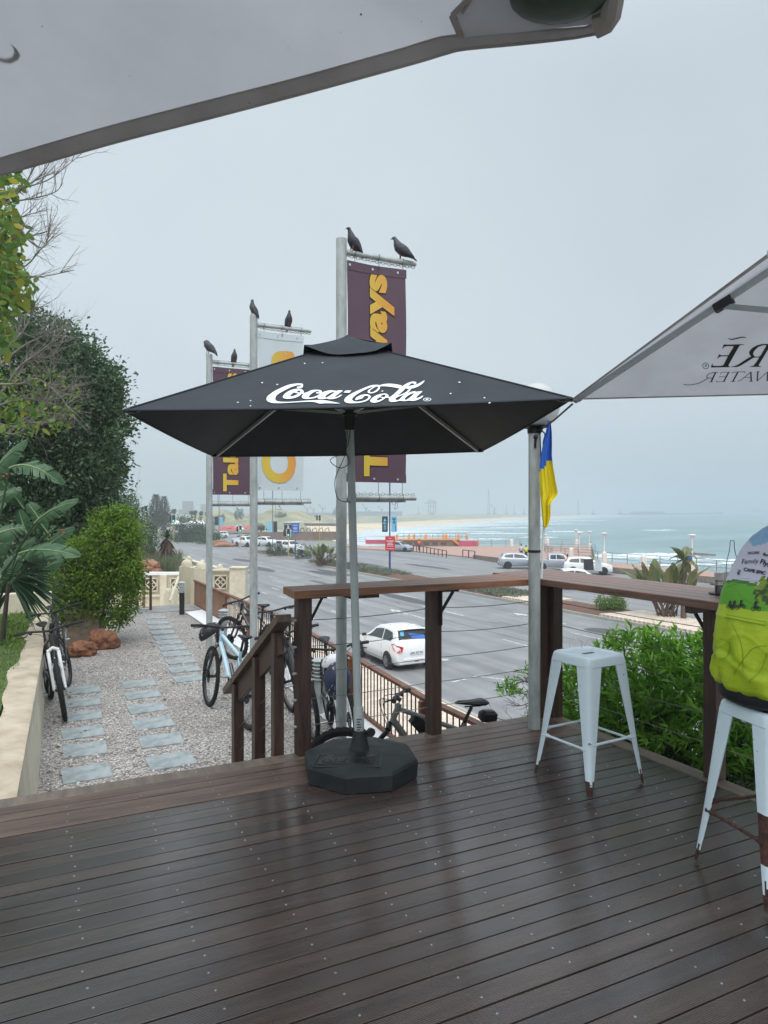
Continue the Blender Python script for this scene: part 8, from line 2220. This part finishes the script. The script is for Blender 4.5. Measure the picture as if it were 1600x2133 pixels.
for k in range(5): b=MB(); PB_(b,846+k*18,858+k*18,1129.5,1134.5,Yp-.08,.1); b.build('recess_shade',mat('dark recess',srgb(92,78,72),.9),pw)  # raised panels with the shade of a hollow put into their colour
b=MB(); PB_(b,806,960,1123.2,1125.6,Yp-.2,.5); b.build('orange_ledge',M['orange_pillar'],pw)
b=MB(); c0=W(946,1124,Yp-.6)
for k in range(6): b.bar(W(943+k*2.4,1126+k*2,Yp-.4),W(950+k*2.4,1126+k*2,Yp-.4),.3,.14)
b.build('steps',M['orange_pillar'],pw)
for k,(x,far_) in enumerate([(827,1),(852,0),(863,1),(887,0),(898.5,1),(924,0),(930,1),(955,0),(973,1),(995,2)]):
    Y2=Yp+(5.5 if far_==1 else 0); b=MB(); y0,y1=(1115,1123.5) if far_!=2 else (1126,1138.5); PB_(b,x-2.3,x+2.3,y0,y1,Y2,.5); cc_=W(x,y0,Y2+.2); b.ball(cc_,.19,8,6); b.build('orange_pillar',M['orange_pillar'] if k not in (4,) else M['white_pillar'],pw)
b=MB(); 
for x0,x1 in ((829,973),): 
    for y in (1111.5,1117): b.tube([W(x0,y,Yp+6),W(x1,y,Yp+6)],.035,5)
    for k in range(13): b.tube([W(x0+k*12,1111.5,Yp+6),W(x0+k*12,1123,Yp+6)],.035,5)
b.build('top_railing',M['rail_grey'],pw)
rail_run([gxy(995,1137.8,PZ_),gxy(1230,1138.2,PZ_)],PZ_,1.1,'sea railing running across the far edge of the promenade',2.3,3)
rail_run([gxy(700,1132.5,PZ_),gxy(762,1133.5,PZ_)],PZ_,1.1,'sea railing left of the pink wall',2.0,3)
rail_run([gxy(1240,1152,PZ_),gxy(1134,1149,PZ_),gxy(1150,1158,PZ_),gxy(1236,1166,PZ_)],PZ_,1.1,'zigzag ramp railing at the corner of the promenade',2.0,3)
rail_run([gxy(1230,1139,PZ_),gxy(1236,1166,PZ_),(57.9,62),(57.9,8)],PZ_,1.1,'long sea railing along the right part of the promenade',2.2,3)
def pillar(px,py,label,h=1.25): 
    p=G(px,py,PZ_); b=MB(); h*=.9; b.cbox((p.x,p.y,PZ_+h/2),(.46,.46,h),0,-TH,.04); b.ball((p.x,p.y,PZ_+h),.22,10,6,sc=(1,1,.7)); b.build('promenade_pillar',M['white_pillar'],label=label,cat='pillar')
for px,py,lab in [(1066,1139,'white domed pillar in the far promenade railing left of the lamp post'),(1141,1138.5,'white domed pillar just right of the lamp post'),(1190,1162,'white pillar beside the ramp railing'),(1201,1139,'white pillar under the leftmost slim street lamp'),(1229,1150,'white pillar at the corner of the ramp'),(1259,1172.5,'white pillar at the foot of the middle promenade lamp'),(1341,1181.5,'white pillar between the two right promenade lamps'),(1442,1190.5,'white pillar at the foot of the nearest promenade lamp'),(724,1134.5,'white pillar in the railing left of the pink wall')]: pillar(px,py,lab)
def plamp(px,pbase,ptop,label):
    p=G(px,pbase,PZ_); Yl=8362/(pbase-1066.5); h=(pbase-ptop)/F*Yl; t=empty('street_lamp',p,label,'street lamp','white promenade street lamps')
    b=MB(); b.tube([p,p+Vector((0,0,h-.35))],[.085,.06],8); b.build('post',M['white_pillar'],t,smooth=True)
    b=MB(); b.lathe([(.06,h-.42),(.30,h-.12),(.34,h-.08),(.34,h-.04),(.2,h),(0,h+.02)],12,p); b.build('lamp_head',M['white_paint'],t,smooth=True)
for a_ in [(1259,1172,1109.5,'slim white street lamp in the middle of the promenade'),(1442,1190,1113,'nearest white street lamp, beside the drooping plant'),(1200,1140,1103,'tall white street lamp at the far promenade corner'),(1207,1148,1108.5,'white street lamp just right of the tall far one'),(1228,1154,1106,'white street lamp at the ramp corner'),(1136,1140,1113,'white street lamp partly behind the flag stick'),(425.2,1117,1090,'white street lamp in front of the long building'),(393,1109,1088,'small white street lamp behind the traffic island')]: plamp(*a_)
p=G(1435,1193,PZ_); b=MB(); b.lathe([(.28,0),(.32,.05),(.30,.75),(.0,.85)],12,(p.x,p.y,PZ_+1.1)); b.build('waste_bin',M['sign_blue'],label='blue bin on the promenade at the foot of the nearest street lamp',cat='bin')
b=MB(); c=W(1465,1160,200); b.bar(W(1443,1157.5,150),W(1484,1160.5,150),3,1.4); b.build('jetty',M['brown_wall'],label='low dark jetty end in the surf right of the nearest street lamp',cat='jetty')

# ---------------------------------------------------------------- far shore: buildings, tents, trees, harbour
def bldg(x0,x1,y0,y1,Y,label,col,name='building',dep=None,win=0,roof=None,cat='building'):
    t=empty(name,W((x0+x1)/2,y1,Y),label,cat); b=MB(); PB_(b,x0,x1,y0,y1,Y,dep or max(4,(x1-x0)/F*Y*.6)); b.build('wall',col,t)
    if roof: b=MB(); PB_(b,x0-1,x1+1,y0-1.2,y0,Y-.6,(dep or 8)+1.2); b.build('roof',roof,t)
    n=win
    for k in range(n):
        xa=x0+(x1-x0)*(k+.18)/n; xb=x0+(x1-x0)*(k+.82)/n; b=MB(); PB_(b,xa,xb,y0+(y1-y0)*.25,y0+(y1-y0)*.8,Y-.1,.2); b.build('window',M['glass'],t)
    return t
wht=mat('white far wall',srgb(214,212,208),.85); gry=mat('grey far wall',srgb(150,152,156),.85); roofm=mat('dull roof',srgb(120,118,112),.85)
bldg(296,350,1094,1108,215,'low pale building left of the long glazed pavilion',wht,win=3,roof=roofm)
bldg(350,436,1091,1107,225,'long low pavilion with dark glazing behind the white tents',gry,win=12,roof=roofm)
bldg(590,621,1089,1107,150,'small white beach building behind the banner pole',wht,win=3,roof=wht)
b=MB(); PB_(b,528,700,1107.5,1124.5,146,1.2); b.build('beach_wall',M['rock'] if False else mat('brown stone sea wall',srgb(140,118,102),.9,0,.2,1,col2=srgb(110,94,84)),label='brown stone sea wall in front of the small white beach building',cat='wall')
b=MB()
for k in range(5):
    x=625+k*13; b.tube([W(x,1107,146),W(x,1103,146),W(x+7,1099,146),W(x+9,1107,146)],.08,5)
b.build('beach_frames',M['rust'],label='row of rusty steel frames along the top of the sea wall',cat='frame')
def tent(px,py,wd,h,Y,label):
    t=empty('marquee_tent',W(px,py,Y),label,'tent','white peaked tents'); r=wd/F*Y/2; H=h/F*Y; c=W(px,py,Y)
    b=MB(); N=12
    def f(a,q): an=2*pi*a; rr_=r*(1-q)**1.7+.05; sq=1+.22*abs(sin(2*an))**2; return c+Vector((cos(an)*rr_*sq,sin(an)*rr_*sq,H*q))
    b.grid(f,24,8); b.build('canopy',M['white_paint'],t,smooth='all')
    for k in range(4): a=pi/4+k*pi/2; b=MB(); b.tube([c+Vector((cos(a)*r*1.1,sin(a)*r*1.1,0)),c+Vector((cos(a)*r*1.1,sin(a)*r*1.1,-2.6))],.07,5); b.build('post',M['white_paint'],t)
for k,(x,y,w_,h,lab) in enumerate([(368,1091.5,36,9,'leftmost and widest white peaked tent'),(398,1090,18,7,'small white peaked tent in the middle of the row'),(408,1090,18,8,'white peaked tent right of the small middle one'),(419,1090.5,22,9,'white peaked tent just left of the first flagpole'),(494,1102,14,9,'white twin peaked tent by the red parasols, left peak'),(501,1102,16,8,'white twin peaked tent by the red parasols, right peak')]): tent(x,y,w_,h,205 if k<4 else 190,lab)
rr=random.Random(12)
for k in range(14):
    x=462+k*5.5+rr.uniform(-1,1); Yr=195+rr.uniform(-6,6); c=W(x,1101+rr.uniform(-1.5,2),Yr); t=empty('parasol',c,'red parasol in the distant row by the twin peaked tent','parasol','red parasols in the distance')
    b=MB(); b.lathe([(1.5,0),(1.4,.05),(0,.6)],8,c); b.build('shade',M['sign_red'],t); b=MB(); b.tube([c,c-Vector((0,0,2))],.05,4); b.build('pole',M['white_paint'],t)
bldg(456,520,1103,1109,187,'low terrace wall below the red parasols',mat('terrace wall',srgb(170,140,128),.9))
bldg(520,590,1106,1109,180,'low pale kerb wall right of the red parasols',wht,dep=2)
def ftree(px,pyt,pyb,wd,Y,seed,label,m='leaf_far',kind='round'):
    c=W(px,pyb,Y); H=(pyb-pyt)/F*Y; w_=wd/F*Y; t=empty('tree' if kind!='palm' else 'palm_tree',c,label,'palm tree' if kind=='palm' else 'tree')
    b=MB(); b.tube([c,c+Vector((.02*H,0,H*.85))],[max(.15,w_*.05),max(.08,w_*.02)],6)
    rng=np.random.default_rng(seed)
    if kind=='norfolk':
        P_=[];D_=[]
        for k in range(15):
            z=H*(.12+.86*k/15); L_=w_*.5*(1-k/15)**.8+.3
            for q in range(7):
                a=q*2*pi/7+k*.4+rng.uniform(-.2,.2); d=Vector((cos(a),sin(a),.28)); p0=c+Vector((0,0,z)); p1=p0+d*L_; b.tube([p0,p0.lerp(p1,.6)-Vector((0,0,.05*L_)),p1+Vector((0,0,.12*L_))],.09,4)
                for s_ in range(12): f=rng.uniform(.25,1); P_.append(tuple(p0.lerp(p1,f)+Vector((0,0,.08*L_*f)))); D_.append((rng.normal()*.3+cos(a)*.5,rng.normal()*.3+sin(a)*.5,.8))
        P_=np.array(P_);n=len(P_); build_quads('crown',leaves_np(rng,P_,np.array(D_),rng.uniform(.35,.6,n),rng.uniform(.10,.16,n),0),M[m],t)
    elif kind=='palm':
        n=130; top_=c+Vector((0,0,H*.85)); a=rng.uniform(0,2*pi,n); el=rng.uniform(-1.2,1.1,n); P_=np.tile(np.array(tuple(top_)),(n,1)); D_=np.stack([np.cos(a)*np.cos(el),np.sin(a)*np.cos(el),np.sin(el)],1)
        build_quads('crown',leaves_np(rng,P_,D_,w_*.5*rng.uniform(.7,1.1,n),w_*.07*np.ones(n),.25),M[m],t)
        n=80; P_=np.array(tuple(top_))+np.stack([rng.normal(size=n)*w_*.04,rng.normal(size=n)*w_*.04,-rng.uniform(0,H*.35,n)],1); build_quads('dead_skirt',leaves_np(rng,P_,rng.normal(size=(n,3))*.3+np.array([0,0,-1]),w_*.22*np.ones(n),w_*.05*np.ones(n),0),M['leaf_dead'],t)
    else:
        crown('crown',seed,[(c.x,c.y,c.z+H*.62,w_*.42,w_*.42,H*.38),(c.x+w_*.22,c.y,c.z+H*.5,w_*.28,w_*.3,H*.28),(c.x-w_*.24,c.y,c.z+H*.48,w_*.28,w_*.3,H*.3)],60,22,w_*.07,w_*.09,w_*.05,M[m],t,.3)
    b.build('trunk',M['bark_dark'],t)
ftree(325,1028,1108,44,170,201,'norfolk pine with spreading tiers rising behind the aloes',kind='norfolk')
ftree(342,1032,1108,36,185,202,'second norfolk pine half behind the first one',kind='norfolk')
ftree(362,1057,1104,16,260,203,'palm tree right of the norfolk pines','leaf_far','palm')
ftree(399,1061,1104,14,300,204,'palm tree left in the group behind the tents','leaf_far','palm'); ftree(406,1060,1104,15,300,205,'palm tree in the middle of the group behind the tents','leaf_far','palm'); ftree(419,1062,1104,14,300,206,'palm tree right in the group behind the tents','leaf_far','palm'); ftree(431,1064,1104,12,310,207,'small palm tree just left of the first flagpole','leaf_far','palm')
ftree(283,1060,1115,20,90,208,'palm tree with brown fronds right of the dark hedge','leaf_dead','palm')
for k,(x,yt,yb,w_,Y_,lab) in enumerate([(318,1072,1106,34,230,'dark round tree left of the pavilion'),(345,1068,1106,36,240,'dark tree behind the pavilion roof'),(385,1078,1100,30,280,'low tree mass behind the tents'),(440,1074,1100,24,290,'low tree behind the first flagpole'),(460,1068,1095,16,330,'tree left of the paired cypresses'),(585,1066,1085,24,420,'low tree on the dunes left of the banner pole'),(700,1056,1078,12,520,'tree on the dune left of the nearest flagpole'),(659,1072,1083,9,520,'small bush on the dune crest'),(543,1092,1110,18,165,'dark bush left of the small white beach building')]): ftree(x,yt,yb,w_,Y_,220+k,lab)
for k,(x,lab) in enumerate([(494,'left one of the paired dark cypress trees on the dune'),(502,'right one of the paired dark cypress trees on the dune')]):
    c=W(x,1081,400); t=empty('cypress_tree',c,lab,'tree'); crown('crown',240+k,[(c.x,c.y,c.z+2.2,1.2,1.2,2.4),(c.x,c.y,c.z+4.2,.7,.7,1.8)],50,20,.25,.5,.25,M['leaf_dark'],t,.3); b=MB(); b.tube([c,c+Vector((0,0,3))],.12,5); b.build('trunk',M['bark_dark'],t)
# hazy tower blocks and harbour
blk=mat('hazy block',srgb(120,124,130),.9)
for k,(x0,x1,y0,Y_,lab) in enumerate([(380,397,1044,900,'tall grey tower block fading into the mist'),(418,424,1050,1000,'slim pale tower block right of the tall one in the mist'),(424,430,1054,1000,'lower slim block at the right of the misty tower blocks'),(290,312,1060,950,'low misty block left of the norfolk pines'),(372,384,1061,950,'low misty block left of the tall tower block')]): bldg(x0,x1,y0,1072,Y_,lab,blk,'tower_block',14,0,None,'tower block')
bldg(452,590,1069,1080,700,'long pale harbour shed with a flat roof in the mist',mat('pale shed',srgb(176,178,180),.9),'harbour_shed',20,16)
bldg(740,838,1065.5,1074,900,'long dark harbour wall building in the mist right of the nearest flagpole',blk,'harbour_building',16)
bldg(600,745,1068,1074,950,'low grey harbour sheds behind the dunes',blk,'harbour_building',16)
M['crane']=mat('crane steel',srgb(96,104,112),.7)
def lat(b,pts,r): b.tube(pts,r,5)
def crane(kind,px,pt,pb_,Y,label):
    t=empty('harbour_crane',W(px,pb_,Y),label,'crane'); b=MB(); r=.5*Y/1200
    if kind=='gantry':
        for dx in (-7.5,-3,2.5,7): lat(b,[W(px+dx,pb_,Y+ (20 if dx in(-3,7) else 0)),W(px+dx,pt+3,Y)],r*1.3)
        for y in (pt+4,pt+14): lat(b,[W(px-8,y,Y),W(px+8,y,Y)],r)
        lat(b,[W(px-16,pt+8,Y),W(px+10,pt+8,Y)],r*1.2); lat(b,[W(px-3,pt,Y),W(px-16,pt+8,Y)],r*.6); lat(b,[W(px-3,pt,Y),W(px+9,pt+8,Y)],r*.6); lat(b,[W(px-3,pt-1,Y),W(px-3,pt+8,Y)],r)
    elif kind=='jib':
        lat(b,[W(px,pb_,Y),W(px,pt+(pb_-pt)*.45,Y)],r*2.2); lat(b,[W(px,pt+(pb_-pt)*.5,Y),W(px-9,pt,Y)],r); lat(b,[W(px-9,pt,Y),W(px+1,pt+(pb_-pt)*.25,Y)],r*.5); lat(b,[W(px,pt+(pb_-pt)*.45,Y),W(px+4,pt+(pb_-pt)*.4,Y)],r*2)
    elif kind=='mast':
        for dx in (-2.2,2.2): lat(b,[W(px+dx,pb_,Y),W(px+dx*.25,pt,Y)],r)
        for k in range(6): y=pb_+(pt-pb_)*k/6; s_=2.2*(1-k/6*.75); lat(b,[W(px-s_,y,Y),W(px+s_*.85,y+(pt-pb_)/6,Y)],r*.6)
    else:
        lat(b,[W(px,pb_,Y),W(px,pt,Y)],r)
    b.build('steelwork',M['crane'],t)
    b=MB(); b.cbox(W(px,pb_-1,Y),(6,4,3),0,-TH,.2); b.build('base',M['crane'],t)
crane('gantry',900,1040,1071,1100,'container gantry crane with four legs standing in the mist')
crane('mast',1018,1019,1071,1300,'tallest slim lattice mast in the misty harbour'); crane('jib',1030,1050,1071,1300,'small jib crane right of the tall mast')
crane('mast',1205,1043,1072,1500,'dark lattice tower near the root of the breakwater')
for k,(x,y) in enumerate([(640,1052),(653,1054),(672,1050),(762,1048),(768,1058),(795,1054)]): crane('jib',x,y,1071,1000+k*20,['leftmost harbour jib crane','second harbour jib crane from the left','harbour jib crane left of the nearest flagpole','harbour jib crane just right of the umbrella pole','short harbour jib crane right of the umbrella pole','harbour jib crane beside the blue banner pole'][k])
for k,(x,y) in enumerate([(872,1054),(1055,1050),(1072,1052),(1092,1056),(1236,1062),(1292,1060),(678,1055)]): crane('pole',x,y,1071,1300,['thin mast left of the gantry crane','thin mast right of the tallest lattice mast','thin mast between the lattice mast and the lamp post','thin mast just left of the lamp post','short mast right of the dark lattice tower','short mast left of the breakwater block','thin mast among the left harbour cranes'][k])
b=MB(); Yb=1500
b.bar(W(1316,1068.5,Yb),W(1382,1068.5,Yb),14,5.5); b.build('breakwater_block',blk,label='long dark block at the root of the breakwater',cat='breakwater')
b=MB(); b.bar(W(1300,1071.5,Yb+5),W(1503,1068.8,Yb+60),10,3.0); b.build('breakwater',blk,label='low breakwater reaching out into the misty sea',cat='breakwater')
t=empty('ship',W(1590,1066,2300),'faint ship on the horizon at the right edge','ship')
b=MB(); b.bar(W(1572,1065,2300),W(1640,1065,2300),22,6,0); b.build('hull',blk,t); b=MB(); b.bar(W(1570,1061,2300),W(1577,1061,2300),16,8); b.build('bridge',blk,t)

# ---------------------------------------------------------------- sea air
hz=MB(); hz.box(-3400,4900,-420,5600,-9.2,66)
vm=bpy.data.materials.new('haze'); vm.use_nodes=True; n_=vm.node_tree.nodes; n_.remove(n_['Principled BSDF']); pv2=n_.new('ShaderNodeVolumePrincipled'); pv2.inputs['Density'].default_value=HAZE; pv2.inputs['Color'].default_value=(.70,.77,.83,1); pv2.inputs['Anisotropy'].default_value=0.2
vm.node_tree.links.new(pv2.outputs[0],n_['Material Output'].inputs['Volume'])
hz.build('haze',vm,kind='stuff',loc=(0,0,-9.2))
